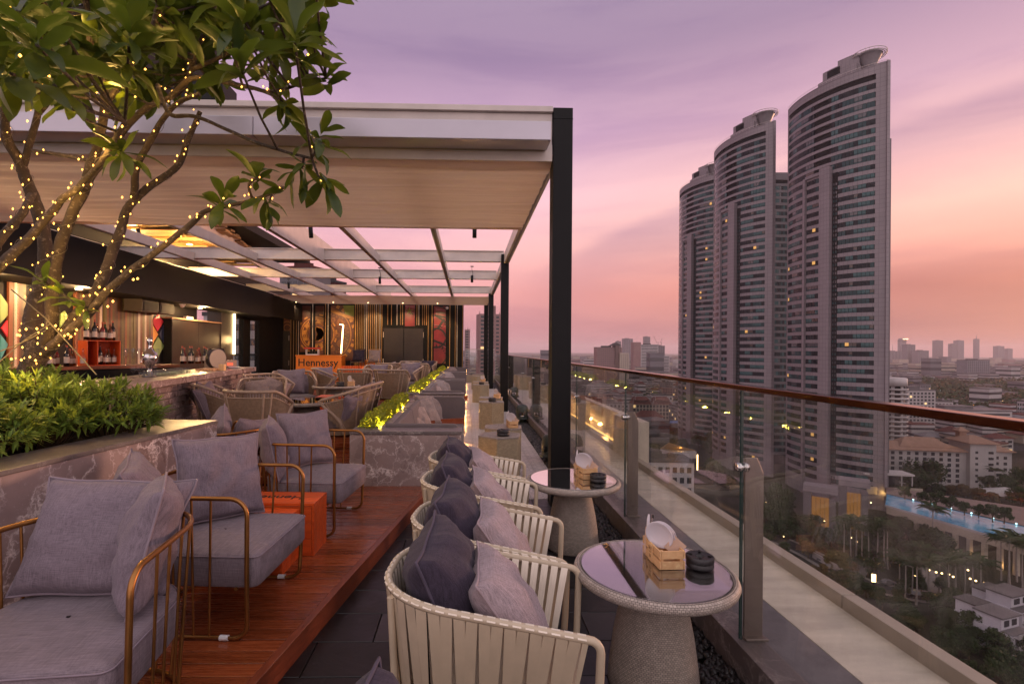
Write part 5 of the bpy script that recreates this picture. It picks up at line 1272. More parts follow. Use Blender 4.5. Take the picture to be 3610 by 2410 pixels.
def diamond(col, pts):
    vs = [onx(px, py, XW+.03) for px, py in pts]; vs = [Vector((v.x-XW, v.y, v.z)) for v in vs]; k = len(vs)
    b = MB(); b.add(vs+[v-Vector((.028, 0, 0)) for v in vs], [tuple(range(k)), tuple(range(2*k-1, k-1, -1))]+[(i, k+i, k+(i+1) % k, (i+1) % k) for i in range(k)]); b.obj('diamond_panel', DM[col], bw, 0, label=f'{col} diamond panel')
Q = lambda *p: [(x/2.24, 1000+y/2.24) for x, y in p]
diamond('red', Q((1200, 295), (1245, 375), (1293, 300), (1250, 242))); diamond('green', Q((1205, 500), (1252, 572), (1297, 490), (1250, 420))); diamond('orange', Q((1192, 300), (1250, 400), (1192, 495)))
diamond('navy', Q((1258, 400), (1312, 290), (1312, 500))); diamond('teal', Q((1313, 283), (1350, 283), (1348, 560), (1313, 505)))
diamond('green', Q((480, 240), (515, 215), (565, 300), (560, 340), (480, 370))); diamond('green', Q((5, 80), (62, 160), (62, 250), (5, 310))); diamond('red', Q((15, 350), (62, 290), (68, 430))); diamond('teal', Q((5, 400), (66, 480), (5, 600)))
t = thing('fire_alarm', 'small red alarm sounder on the bar wall below the diamonds', 'alarm', onx(590, 1246, XW+.02)); b = MB(); b.lathe([(0, .05), (.04, .05), (.05, 0)], 14, (0, 0, 0), 0, True, Matrix.Rotation(R(90), 3, 'Y')); b.obj('sounder', REDP, t); b = MB(); b.bb(-.015, 0, -.06, .06, -.06, .06); b.obj('back_plate', REDP, t)
for i, (a, c) in enumerate(((1130, 1258), (1270, 1378))):
    pa, pb_ = onx(a/2.24, 1075, XW+.55), onx(c/2.24, 1075, XW+.55)
    t = thing('wall_speaker', ['large black wedge loudspeaker under the soffit, nearer of the pair', 'large black wedge loudspeaker under the soffit, farther of the pair'][i], 'speaker', (XW+.3, (pa.y+pb_.y)/2, 2.55), 0, 'pair of wall loudspeakers')
    hy = (pb_.y-pa.y)/2; pr = [(-.25, 0), (.22, -.02), (.25, .28), (.10, .40), (-.25, .42)]
    b = MB(); b.add([(x, -hy, z) for x, z in pr]+[(x, hy, z) for x, z in pr], [(0,1,2,3,4), (9,8,7,6,5)]+[(k, 5+k, 5+(k+1) % 5, (k+1) % 5) for k in range(5)]); b.obj('cabinet', M('speaker_cabinet', (.05, .035, .025), .5), t, .012); b = MB(); b.bb(.252, .258, -hy*.9, hy*.9, .02, .25); b.obj('grille', BLACKM, t)
    b = MB(); b.bb(-.28, -.1, -.05, .05, .1, .30); b.obj('bracket', BLACKM, t)
t = thing('smoke_camera', 'small white dome camera under the soffit right of the loudspeakers', 'camera', onx(643, 1070, XW+.7)); b = MB(); b.lathe([(0, -.12), (.05, -.10), (.07, -.04), (.09, -.03), (.09, .03), (0, .03)], 14); b.obj('dome', PLATE, t); b = MB(); b.tube([(0, 0, .03), (0, 0, .1)], .03, 8); b.obj('mount', PLATE, t)
# dark cabinets and pass doorway
cb = thing('tall_cabinet', 'tall black service cabinets with a shelf on top beside the diamond panels', 'cabinet')
pa, pb_ = onx(604, 1200, XW+.25), onx(775, 1200, XW+.25)
b = MB(); b.bb(XW+.01, XW+.25, pa.y, pb_.y, .3, 2.45); b.obj('carcass', DARKPANEL, cb, .006)
for i in range(2): b = MB(); y0_ = pa.y+(pb_.y-pa.y)*i/2; b.bb(XW+.252, XW+.272, y0_+.01, y0_+(pb_.y-pa.y)/2-.01, .35, 2.42); b.obj('door', BROWNDOOR, cb, .004)
b = MB(); b.bb(XW+.0, XW+.32, pa.y-.1, pb_.y, 2.455, 2.49); b.obj('top_shelf', CRATE_PINE, cb, .003)
b = MB(); b.bb(XW+.1, XW+.2, pa.y+.9, pa.y+1.3, 2.495, 2.58); b.obj('socket_box', PLATE, cb)
pn = thing('lit_pillar', 'brown pillar edged with a vertical warm neon strip left of the window slots', 'pillar')
pa, pb_ = onx(780, 1200, XW+.3), onx(822, 1200, XW+.3)
b = MB(); b.bb(XW-.2, XW+.3, pa.y, pb_.y, .3, 3.0); b.obj('shaft', BROWNDOOR, pn, .005)
b = MB(); pz1, pz0 = onx(827, 1075, XW+.33).z, onx(827, 1248, XW+.33).z; b.bb(XW+.30, XW+.36, pb_.y-.02, pb_.y+.05, pz0, pz1); b.bb(XW+.30, XW+.36, pb_.y-.55, pb_.y-.021, pz1-.05, pz1); b.obj('neon_strip', NEON, pn)
lamp('neon_light', pn, (XW+.5, pb_.y, 1.9), 12, (1, .62, .25), .15)
# window slots beyond the pillar
ww = thing('window_wall', 'black framed glazed wall at the corner with white towers behind it', 'wall')
ys = [onx(px, 1200, XW).y for px in (822, 855, 878, 910)]
b = MB(); b.bb(XW-.15, XW+.05, ys[1]-.02, ys[2], .3, 3.0); b.bb(XW-.15, XW+.05, ys[3], 25.0, .3, 3.0); b.bb(XW-.15, XW+.05, ys[0], ys[3], 2.75, 3.0); b.bb(XW-.15, XW+.05, ys[0], ys[3], .3, .42); b.bb(XW-.3, XW+.04, 17.2, 26, 3.001, 4.6); b.obj('frame', DARKPANEL, ww, .004)
for a, c in ((0, 1), (2, 3)):
    b = MB(); b.bb(XW-.06, XW-.05, ys[a], ys[c], .42, 2.75); b.obj('pane', GLASS, ww); b = MB(); b.bb(XW-.09, XW-.03, ys[a], ys[c], 1.30, 1.34); b.obj('transom', BLACKM, ww)
# honey timber ceiling beyond the pergola with warm downlights
ce = thing('timber_ceiling', 'staggered honey timber ceiling lit by warm spots over the bar', 'ceiling', (0, 0, 0))
rg = random.Random(33); cms = [MB().bb(-L/2, L/2, -.135, .135, 0, .06).mesh('ceiling_board', CEIL_WOOD, .006, 1) for L in (1.2, 1.9, 2.6)]
for j in range(28):
    y = 12.6+j*.30; x = -13.6+rg.uniform(0, .8); xr = -6.9-(y-14.5)*.21
    while x < xr:
        L = rg.choice((1.2, 1.9, 2.6)); put('ceiling_board', cms[(1.2, 1.9, 2.6).index(L)], ce, (min(x+L/2, xr-L/2+.1), y, 4.9+rg.choice((0, .07, .14)))); x += L+.01
b = MB(); b.bb(-14, -6.6, 12.3, 21.5, 5.16, 5.4); b.obj('ceiling_panel', DARKPANEL, ce)
b = MB(); b.add([(-6.85, 12.2, 4.7), (-6.72, 12.2, 4.7), (-8.2, 21.3, 4.7), (-8.33, 21.3, 4.7), (-6.85, 12.2, 5.5), (-6.72, 12.2, 5.5), (-8.2, 21.3, 5.5), (-8.33, 21.3, 5.5)], [(0,1,2,3)[::-1], (4,5,6,7), (0,1,5,4), (1,2,6,5), (2,3,7,6), (3,0,4,7)]); b.obj('fascia', BEAM, ce)
for i, (x, y) in enumerate(((-9.3, 14.2), (-10.6, 16.2), (-9.2, 18.3), (-8.4, 15.6))):
    b = MB(); b.lathe([(0, .02), (.07, .02), (.09, 0), (.06, .005), (0, .008)], 16, (x, y, 4.70)); b.obj('downlight', NEON, ce); lamp('warm_downlight', ce, (x, y, 4.40), 270, (1, .62, .25), .12)
# under-soffit bar lights and the warm wash on the wall
for i, y in enumerate((6.5, 9.0, 11.2, 16.2)): 
    p = (XW+.62, y, 2.82); b = MB(); b.lathe([(0, 0), (.06, 0), (.07, .03), (0, .03)], 14, (.62, y, 2.825)); b.obj('downlight', NEON, bw); lamp('bar_downlight', bw, (.75, y, 2.72), 85, (1, .60, .26), .06)
for x in (-7.9, -6.2, -4.6, -3.0, -1.4):
    b = MB(); b.lathe([(0, -.02), (.02, -.02), (.025, 0), (0, .0)], 12, (x, -1.3, 3.74)); b.obj('wall_washer', NEON, wl_); lo_ = lamp('wall_wash', wl_, (x, -1.3, 3.66), 110, (1, .66, .34), .04, 'SPOT', spot_size=R(80), spot_blend=.8); lo_.rotation_euler = (R(42), 0, 0)

# ------------------------------------------------------------ hotel block rising behind the bar
hb = thing('hotel_block', 'upper storeys of the hotel with vertical fins seen through the plumeria leaves', 'building', (0, 0, 0))
FACADE = M('warm_grey_facade', (.20, .175, .19), .5, 0, .12, .6); FIN = M('pale_fin', (.50, .43, .41), .5, 0, .1); DGL = M('dark_window_glass', (.03, .035, .05), .08, 0, .3, .4)
b = MB(); b.bb(-26, -9.6, 14.6, 19.8, 5.45, 16); b.obj('wall', DARKPANEL, hb)
for i in range(22): b = MB(); x = -19.6+.30*i+.08*(i % 3); b.bb(x, x+.06, 14.3, 14.59, 5.4, 15); b.obj('fin', FIN, hb)
b = MB(); b.bb(-12.9, -11.4, 13.9, 14.59, 5.4, 12.5); b.obj('grey_panel', FACADE, hb, .01)
for i in range(3): b = MB(); b.bb(-11.3+.42*i, -10.95+.42*i, 14.4, 14.59, 6.9, 14); b.obj('window', EM('sky_lit_glass', (.22, .34, .62), .55) if False else GUTTER, hb)
t = thing('rooftop_unit', 'dark ventilation unit standing on the roof edge above the pergola', 'air conditioner', at(735, 363, 13.2)); b = MB(); b.bb(-.55, .55, -.4, .4, -.1, .45); b.obj('casing', BLACKM, t, .02); b = MB(); b.lathe([(0, .46), (.3, .46), (.3, .50), (0, .5)], 18); b.obj('fan_cover', BLACKM, t)
# ------------------------------------------------------------ city far below
GZ = -64.0
def citymat(name, a, b_, sc, c=None):
    k = NT(name); f = k.noise(k.pos, sc, 8, .68); pts = [(.32, a), (.55, b_), (.72, c or sc3(b_, 1.5))]
    k.bs(Base_Color=k.ramp(f, pts), Roughness=.9); return k.m
CITYG = citymat('city_ground', (.008, .012, .006), (.022, .021, .015), .012, (.055, .045, .040))
ground = struct(put('ground', MB().quad((-9000, -400, GZ), (9000, -400, GZ), (9000, 14000, GZ), (-9000, 14000, GZ)).mesh('ground', CITYG)))
def wc(xc, yc, z=0): p = rt*xc+fw*yc; return Vector((p.x, p.y, z))
TOWER = NT('tower_granite'); k = TOWER
sp_ = k.n('ShaderNodeSeparateXYZ'); k.link(k.obj, sp_.inputs[0]); cb_ = k.n('ShaderNodeCombineXYZ'); k.link(k.math('MULTIPLY', sp_.outputs[1], .75), cb_.inputs[0]); k.link(k.math('MULTIPLY', sp_.outputs[2], .533), cb_.inputs[1])
br_ = k.n('ShaderNodeTexBrick', offset=0.0); k.link(cb_.outputs[0], br_.inputs['Vector'])
for a_, v_ in (('Scale', 1.0), ('Mortar Size', .035), ('Brick Width', 1.0), ('Row Height', 1.0)): br_.inputs[a_].default_value = v_
br_.inputs['Color1'].default_value = (.205, .168, .182, 1); br_.inputs['Color2'].default_value = (.185, .152, .165, 1); br_.inputs['Mortar'].default_value = (.11, .09, .10, 1)
k.bs(Base_Color=k.mix(.5, br_.outputs['Color'], k.mix(1, br_.outputs['Color'], k.ramp(k.noise(k.obj, .09, 5, .6), [(.3, .72), (.7, 1.0)]), 'MULTIPLY')), Roughness=.5); TOWER = k.m
WIN = [M('dark_tower_glass', (.012, .015, .020), .15, 0, .4, .4, spec=.12), M('teal_curtain_glass', (.045, .095, .100), .2, 0, .3, .8, spec=.15), M('smoky_glass', (.055, .055, .062), .1, 0, .3, .8), M('brown_blind_glass', (.055, .04, .035), .2, 0, .3, .8), EM('lit_window', (1, .50, .14), .5), M('deep_teal_glass', (.022, .048, .054), .15, 0, .3, .6, spec=.15)]
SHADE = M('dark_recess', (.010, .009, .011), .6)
def arc2(t, L=(-15.0, 43.0), sag=7.0):
    ax, ay = L; d = math.hypot(ax, ay); cx, cy = ax/2, ay/2; ux, uy = -ax/d, -ay/d; nx, ny = uy, -ux
    if nx > 0: nx, ny = -nx, -ny
    Rr = (d*d/4+sag*sag)/(2*sag); th = math.asin(d/2/Rr); a = -th+2*th*t
    px, py = cx+ux*Rr*math.sin(a)+nx*(Rr*math.cos(a)-(Rr-sag)), cy+uy*Rr*math.sin(a)+ny*(Rr*math.cos(a)-(Rr-sag))
    rx, ry = ux*math.sin(a)+nx*math.cos(a), uy*math.sin(a)+ny*math.cos(a); return Vector((px, py, 0)), Vector((rx, ry, 0))
def astrip(b, t0, t1, o_out, o_in, z0, z1, mat=0, n=8, smooth=False):
    """curved slab between two offsets"""
    ov, iv = [], []
    for i in range(n+1):
        p, r = arc2(t0+(t1-t0)*i/n); ov.append(p+r*o_out); iv.append(p+r*o_in)
    poly = [(v.x, v.y) for v in ov]+[(v.x, v.y) for v in iv[::-1]]
    b.prism(poly[::-1], z0, z1, mat)
FH = 3.75; ZB, ZT = -56.3, 122.0; ZS = 84.0; NF = int((ZT-3.0-ZB)/FH)
trg = random.Random(77); TMESH = {}
def tower_window(t0, t1, key):
    v = trg.randrange(12); kk = (key, v)
    if kk not in TMESH:
        b = MB(); n = max(2, round(abs(t1-t0)*47/1.5)); cur = trg.choice((0, 5)); run = 0
        for i in range(n):
            a, c = t0+(t1-t0)*i/n, t0+(t1-t0)*(i+1)/n; e = (c-a)*.05
            if run <= 0: cur = trg.choices((0, 1, 2, 3, 5), (36, 22, 12, 5, 25))[0]; run = trg.randint(1, 3)
            run -= 1; mt = cur
            if v in (3, 9) and trg.random() < .10: mt = 4
            astrip(b, a+e, c-e, -.10, -.45, .72, 2.42, mt, 1); astrip(b, a+e, c-e, -.10, -.45, .02, .68, 0 if mt in (0, 4) else 5, 1)
        TMESH[kk] = b.mesh('window', WIN)
    return TMESH[kk]
def tower(label, loc, rz, group):
    t = thing('condominium_tower', label, 'tower', loc, rz, group)
    def full(z0, z1, o): return None
    b = MB(); back = [(p.x+r.x*-.62, p.y+r.y*-.62) for p, r in (arc2(i/24) for i in range(25))]; back = back + [(3.2, 9.5), (9, 36), (3, 54), (-6, 52)]
    b.prism(back[::-1], GZ, ZT-.5); b.obj('core', SHADE, t)
    b = MB(); 
    for i in range(NF+1):
        z0 = ZB+i*FH+(2.15 if ZB+i*FH < ZS-3 else 2.45); z1 = ZB+(i+1)*FH if i < NF else ZT
        astrip(b, 0, .925, 0, -.615, z0, z1, 0, 20)
    astrip(b, 0, .925, 0, -.615, GZ, ZB, 0, 20); b.obj('spandrel_bands', TOWER, t)
    b = MB(); astrip(b, .925, 1, .06, -1.0, GZ, ZT+.8, 0, 8); p, r = arc2(1); b.prism([(p.x-.4, p.y-.8), (p.x+1.0, p.y-.6), (p.x+4.6, p.y+10.5), (p.x+3.8, p.y+10.9)], GZ, ZT+.8); b.obj('end_panel', TOWER, t)
    b = MB(); astrip(b, .0, .022, .10, -.8, GZ, ZT+.3, 0, 2); b.obj('left_fin', TOWER, t)
    b = MB(); astrip(b, .31, .335, .9, -.6, GZ, ZS-1.5, 0, 2); astrip(b, .51, .60, 2.2, -.6, GZ, ZS, 0, 6); astrip(b, .335, .51, .72, -.1, ZS-2.2, ZS-.8, 0, 6); b.obj('piers', TOWER, t)
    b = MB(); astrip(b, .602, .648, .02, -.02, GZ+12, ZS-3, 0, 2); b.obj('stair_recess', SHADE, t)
    b = MB()
    for i in range(int((ZS-ZB-6)/FH*2)):
        for q in (.609, .630): z0 = ZB+i*FH/2; astrip(b, q, q+.011, .06, .025, z0+.35, z0+1.45, 0 if i % 3 else 1, 1)
    b.obj('stair_window', [WIN[2], WIN[5]], t)
    for i in range(NF):
        z = ZB+i*FH
        if z < ZS-3: segs = ((.024, .308, 'a'), (.34, .505, 'b'), (.65, .922, 'c'))
        else: segs = ((.024, .42, 'd'), (.585, .922, 'e'))
        for t0, t1, kk in segs:
            if z < GZ+12 and kk != 'c': continue
            put('window', tower_window(t0, t1, kk), t, (0, 0, z))
    # dark balconies near the top
    b = MB(); 
    for i in range(NF):
        z = ZB+i*FH
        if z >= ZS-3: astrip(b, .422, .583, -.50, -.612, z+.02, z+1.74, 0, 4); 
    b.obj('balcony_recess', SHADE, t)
    b = MB(); astrip(b, .0, 1, .12, -.5, ZT, ZT+.35, 0, 20); b.obj('parapet', TOWER, t)
    b = MB(); n = 24; b.tube([arc2(i/n)[0]+Vector((0, 0, ZT+1.3)) for i in range(n+1)], .09, 4)
    for i in range(n+1): p = arc2(i/n)[0]; b.tube([p+Vector((0, 0, ZT)), p+Vector((0, 0, ZT+1.3))], .05, 3)
    b.obj('roof_rail', FIN, t)
    # stepped crown and cantilevered helipad
    b = MB(); astrip(b, .40, .80, -3.0, -15, ZT-.6, ZT+3.6, 0, 8); astrip(b, .45, .79, -3.2, -14.5, ZT+3.6, ZT+7.4, 0, 8); astrip(b, .60, .78, -3.4, -14, ZT+7.4, ZT+9.6, 0, 4); astrip(b, .70, .775, -2.0, -9, ZT-.6, ZT+5, 0, 3); b.obj('crown', TOWER, t)
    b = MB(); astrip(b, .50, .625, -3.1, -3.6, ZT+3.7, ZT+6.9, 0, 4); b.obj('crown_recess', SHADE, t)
    p, r = arc2(.80); c = p+r*-7.5+Vector((1.2, -1.5, ZT+8.2)); b = MB(); n = 26
    for rr, zz_ in ((6.3, 0), (5.5, .1), (6.3, 1.0)): b.tube([c+Vector((rr*math.cos(2*math.pi*i/n), rr*math.sin(2*math.pi*i/n), zz_)) for i in range(n)], .16, 4, True)
    for i in range(n):
        a = 2*math.pi*i/n; d = Vector((math.cos(a), math.sin(a), 0)); b.tube([c+d*4.4, c+d*6.3], .10, 3); b.tube([c+d*6.3, c+d*6.3+Vector((0, 0, 1.0))], .10, 3)
    b.obj('helipad_truss', FIN, t)
    b = MB(); b.lathe([(1.6, -6.5), (2.6, -4.6), (4.4, -.6), (4.9, 0), (4.9, .25), (0, .25)], 26, c); b.obj('helipad', FACADE, t)
    return t
def wing(label, pos, w, d, h, group):
    t = thing('tower_wing', label, 'tower', pos, -YAW, group); b = MB(); b.bb(.3, w, .3, d, 0, h); b.obj('core', SHADE, t); b = MB(); n = int((h-8)/FH)
    b.bb(0, w, 0, d, h-8+FH, h); 
    for i in range(n): z = h-8-(n-1-i)*FH; b.bb(0, w, 0, d, z, z+1.5)
    b.bb(-.05, 1.6, -.05, d, 0, h-.3); b.obj('spandrel_bands', TOWER, t)
    for i in range(n-1): me = wme[trg.randrange(4)]; put('window', me, t, (0, 0, h-8-(n-1-i)*FH+1.5))
    return t
wme = []
for q in range(4):
    b = MB(); 
    for i in range(9): b.bb(1.7+i*1.2, 1.7+i*1.2+1.1, .12, .2, .05, 2.2, trg.choices((0, 1, 2, 5, 4), (40, 20, 12, 26, 1))[0])
    wme.append(b.mesh('window', WIN))
TG = 'three curved condominium towers beyond the balustrade'
tower('nearest and tallest of the three curved condominium towers, at the right', wc(168.4, 212), -YAW, TG)
tower('middle of the three curved condominium towers', wc(153.5, 268), -YAW+R(-5.5), TG)
tower('farthest curved condominium tower at the left of the row', wc(161.5, 345), -YAW+R(-7), TG)
wing('lower flat roofed wing between the middle and nearest curved towers', wc(171.5, 300, GZ), 13, 14, 171, 'lower wings of the curved towers')
t = thing('tower_wing', 'thin rear slab edge showing right of the nearest curved tower', 'tower', wc(172.0, 215.5, GZ), -YAW, 'lower wings of the curved towers'); b = MB(); b.bb(-3, 1.25, 0, 9, 0, 156); b.obj('wall', TOWER, t)
WALL_W = M('city_white_render', (.42, .38, .38), .7, 0, .14, .12, .28); WALL_P = M('city_pink_render', (.30, .18, .17), .7, 0, .12, .12, .25); WALL_C = M('city_cream_render', (.40, .33, .27), .7, 0, .12, .12, .25); WALL_G = M('city_grey_render', (.17, .155, .17), .7, 0, .14, .12, .3); WALL_B = M('city_brown_render', (.14, .09, .08), .7, 0, .12, .12, .25)
ROOF_T = M('tan_roof_tile', (.28, .165, .12), .75, 0, .16, .5); ROOF_R = M('maroon_roof_tile', (.11, .035, .030), .75, 0, .2, .4, .3); ROOF_G = M('grey_roof_sheet', (.14, .125, .13), .6, 0, .25, .15, .4); ROOF_D = M('dark_roof_deck', (.075, .068, .07), .8, 0, .3, .2, .4)
WGL = M('city_window_glass', (.028, .030, .036), .15, 0, .4, .5); WLIT = EM('city_lit_window', (1, .62, .26), .9)
LAMPW = EM('street_lamp_glow', (1, .66, .28), 4.5); LAMPC = EM('cool_lamp_glow', (.50, .90, 1), 4); LAMPO = EM('amber_lamp_glow', (1, .42, .10), 4.5)
wq = {}
def winmesh(w, h, mt=WGL):
    kk = (round(w, 2), round(h, 2), mt.name)
    if kk not in wq: wq[kk] = MB().bb(-w/2, w/2, -.12, .02, 0, h).mesh('window', mt)
    return wq[kk]
def grid(t, x0, x1, y, z0, z1, nx, nz, fx=.6, fz=.55, rot=0, lit=0.0, rg=random.Random(1)):
    dx_, dz_ = (x1-x0)/nx, (z1-z0)/nz
    for k_ in range(nz):
        for i in range(nx):
            mt = WLIT if rg.random() < lit else WGL
            if rot == 0: put('window', winmesh(dx_*fx, dz_*fz, mt), t, (x0+(i+.5)*dx_, y, z0+k_*dz_+dz_*.25))
            else: put('window', winmesh(dx_*fx, dz_*fz, mt), t, (y, x0+(i+.5)*dx_, z0+k_*dz_+dz_*.25), (0, 0, rot))
def block(name, label, cat, pos, w, d, h, rz, wall, roof=ROOF_D, nx=8, nz=10, fx=.6, fz=.5, lit=.03, side=True, group=None):
    """simple block, front face towards -y"""
    t = thing(name, label, cat, (pos[0], pos[1], GZ), rz-YAW, group); rg = random.Random(len(label)*7+int(h))
    b = MB(); b.bb(-w/2, w/2, 0, d, 0, h); b.obj('wall', wall, t)
    b = MB(); b.bb(-w/2-.25, w/2+.25, -.25, d+.25, h, h+.9); b.bb(-w/4, w/8, d*.3, d*.7, h+.9, h+3.4); b.obj('roof', roof, t)
    if nx: grid(t, -w/2+.6, w/2-.6, 0, 2, h-1, nx, nz, fx, fz, 0, lit, rg)
    return t
# white round tower and its neighbours right of the near tower
t = thing('round_tower', 'white round apartment tower with stacked curved balconies beside the near tower', 'tower', wc((3140-1690)/1800*330, 330, GZ), -YAW); hh = (1.6-(1330-1243)/1800*330)-GZ
b = MB(); b.lathe([(0, 0), (7.2, 0), (7.2, hh-5), (0, hh-5)], 28); b.obj('core', SHADE, t); b = MB(); b.lathe([(0, hh-5), (8.6, hh-5), (8.6, hh-.4), (7.8, hh), (0, hh)], 28); b.obj('roof', WALL_W, t)
nfl = int((hh-6)/2.9); bm1 = MB().lathe([(7.3, 0), (9.0, 0), (9.0, 1.25), (8.8, 1.25), (8.8, .2), (7.3, .2)], 28).mesh('balcony', WALL_W)
for i in range(nfl): put('balcony', bm1, t, (0, 0, 1.2+i*2.9))
pm1 = MB()
for q in range(9): a = R(40*q); pm1.box(7.4*math.cos(a), 7.4*math.sin(a), hh/2-2.6, .9, 1.8, hh-5.4, a)
pm1.obj('fins', WALL_W, t)
block('apartment_block', 'blue white apartment block of small balconies behind the resort hotel', 'building', wc((3245-1690)/1800*430, 430), 26, 14, 34, 0, WALL_W, ROOF_G, 8, 11, .55, .55)
block('parking_block', 'long low white car park with dark open decks behind the resort hotel', 'building', wc((3430-1690)/1800*440, 440), 62, 30, 16, R(-6), WALL_W, ROOF_G, 1, 4, .96, .5, 0)
# resort hotel with hipped tan roofs
rh = thing('resort_hotel', 'white six storey resort hotel with hipped tan tile roofs below the balustrade', 'hotel', wc(205, 258, GZ), -YAW+R(-10))
def hip(b, x0, x1, y0, y1, z, h, e=1.0, rl=.35, mat=0):
    x0 -= e; x1 += e; y0 -= e; y1 += e; cy = (y0+y1)/2; L = x1-x0; a, c = (x0+(y1-y0)*.45, x1-(y1-y0)*.45) if L > (y1-y0) else (x0+L*.42, x1-L*.42)
    b.add([(x0, y0, z), (x1, y0, z), (x1, y1, z), (x0, y1, z), (a, cy, z+h), (c, cy, z+h)], [(0,1,5,4), (1,2,5), (2,3,4,5), (3,0,4), (3,2,1,0)], mat)
    b.bb(x0+.05, x1-.05, y0+.05, y1-.05, z-.35, z-.01, mat)
b = MB(); b.bb(0, 36, 0, 14, 0, 17); b.obj('wall', WALL_W, rh); b = MB(); b.bb(36.0, 47, -2.5, 12, 0, 21.5); b.obj('wall', WALL_W, rh); b = MB(); b.bb(47.01, 56, 1, 14, 0, 17.5); b.obj('wall', WALL_W, rh)
b = MB(); hip(b, 0, 36, 0, 14, 17.4, 3.0, 1.6); hip(b, 8, 31, 1.5, 12.5, 18.6, 4.2, .4); hip(b, 36.0, 47, -2.5, 12, 21.9, 3.0, 1.3); hip(b, 47.1, 56, 1, 14, 17.9, 2.6, 1.2); b.bb(39, 42, 9, 12, 23, 26); hip(b, 38.6, 42.4, 8.6, 12.4, 26.3, 1.8, .5); b.obj('roof', ROOF_T, rh)
grid(rh, 2, 34, 0, 1, 16.6, 9, 6, .42, .62, 0, .02); grid(rh, 37.5, 40, -2.5, 2, 19, 1, 6, .45, .4); grid(rh, 43, 46.5, -2.5, 2, 19, 1, 6, .6, .4); grid(rh, 48, 55, 1, 2, 16, 2, 5, .4, .5)
# thai roofed block and its neighbours seen through the glass
tb_ = thing('temple_roof_block', 'cream apartment block with twin maroon temple style roofs behind the second glass panel', 'building', wc((2302-1690)/1800*480, 480, GZ), -YAW)
b = MB(); b.bb(-19, 19, 0, 13, 0, 15.5); b.obj('wall', WALL_C, tb_)
b = MB()
for cx in (-9.5, 9.5):
    for (w, z0, h) in ((9.2, 15.8, 4.0), (7.2, 19.3, 3.2)):
        b.add([(cx-w, -1, z0), (cx+w, -1, z0), (cx+w, 14, z0), (cx-w, 14, z0), (cx-w*.72, 5, z0+h), (cx+w*.72, 5, z0+h), (cx+w*.72, 8, z0+h), (cx-w*.72, 8, z0+h)], [(0,1,5,4), (1,2,6,5), (2,3,7,6), (3,0,4,7), (4,5,6,7), (3,2,1,0)])
b.obj('roof', ROOF_R, tb_)
b = MB()
for cx in (-9.5, 9.5):
    for (w, z0, h) in ((9.2, 15.8, 4.0), (7.2, 19.3, 3.2)):
        for s_ in (-1, 1): b.tube([(cx+s_*w*1.02, -1.1, z0+.2), (cx+s_*w*.74, 4.9, z0+h+.15), (cx+s_*w*.74, 4.9, z0+h+1.1)], .22, 4)
        b.tube([(cx-w*.74, 4.9, z0+h+.15), (cx+w*.74, 4.9, z0+h+.15)], .22, 4)
b.obj('roof_trim', WALL_W, tb_)
grid(tb_, -18.5, 18.5, 0, 1, 15, 12, 4, .66, .74, 0, .03)
block('apartment_block', 'white flat roofed block with rows of tall dark windows, left of the temple roofs', 'building', wc((2157-1690)/1800*470, 470), 33, 12, 17, 0, WALL_W, ROOF_G, 9, 4, .46, .68)
t = thing('gabled_house', 'white house with grey gable roof in front of the temple roofed block', 'house', wc((2240-1690)/1800*440, 440, GZ), -YAW+R(12)); b = MB(); b.bb(-9, 9, 0, 12, 0, 9); b.obj('wall', WALL_W, t); b = MB(); b.add([(-10, -1, 9), (10, -1, 9), (10, 13, 9), (-10, 13, 9), (0, -1, 13), (0, 13, 13)], [(0, 1, 4), (1, 2, 5, 4), (2, 3, 5), (3, 0, 4, 5), (3,2,1,0)]); b.obj('roof', ROOF_G, t); grid(t, -8, 8, 0, 2, 8, 4, 2, .5, .5)
t = thing('hipped_house', 'white villa with maroon hipped roof below the temple roofed block', 'house', wc((2292-1690)/1800*430, 430, GZ), -YAW+R(-8)); b = MB(); b.bb(-11, 11, 0, 12, 0, 10); b.obj('wall', WALL_W, t); b = MB(); hip(b, -11, 11, 0, 12, 10.4, 4.5, 1); b.obj('roof', ROOF_R, t); grid(t, -10, 10, 0, 2, 9, 5, 2, .5, .5)
t = thing('blue_awning', 'blue and white roof awning below the villas', 'awning', wc((2350-1690)/1800*425, 425, GZ), -YAW); b = MB(); b.add([(-12, 0, 6), (12, 0, 6), (12, 6, 7), (-12, 6, 7), (-12, 0, 5.8), (12, 0, 5.8), (12, 6, 6.8), (-12, 6, 6.8)], [(0,1,2,3), (7,6,5,4), (0,4,5,1), (1,5,6,2), (2,6,7,3), (3,7,4,0)]); b.obj('cover', M('blue_awning_sheet', (.06, .11, .26), .6), t); b = MB(); [b.bb(x-.1, x+.1, .2, .4, 0, 5.8) for x in (-11, 0, 11)]; b.obj('posts', FIN, t)
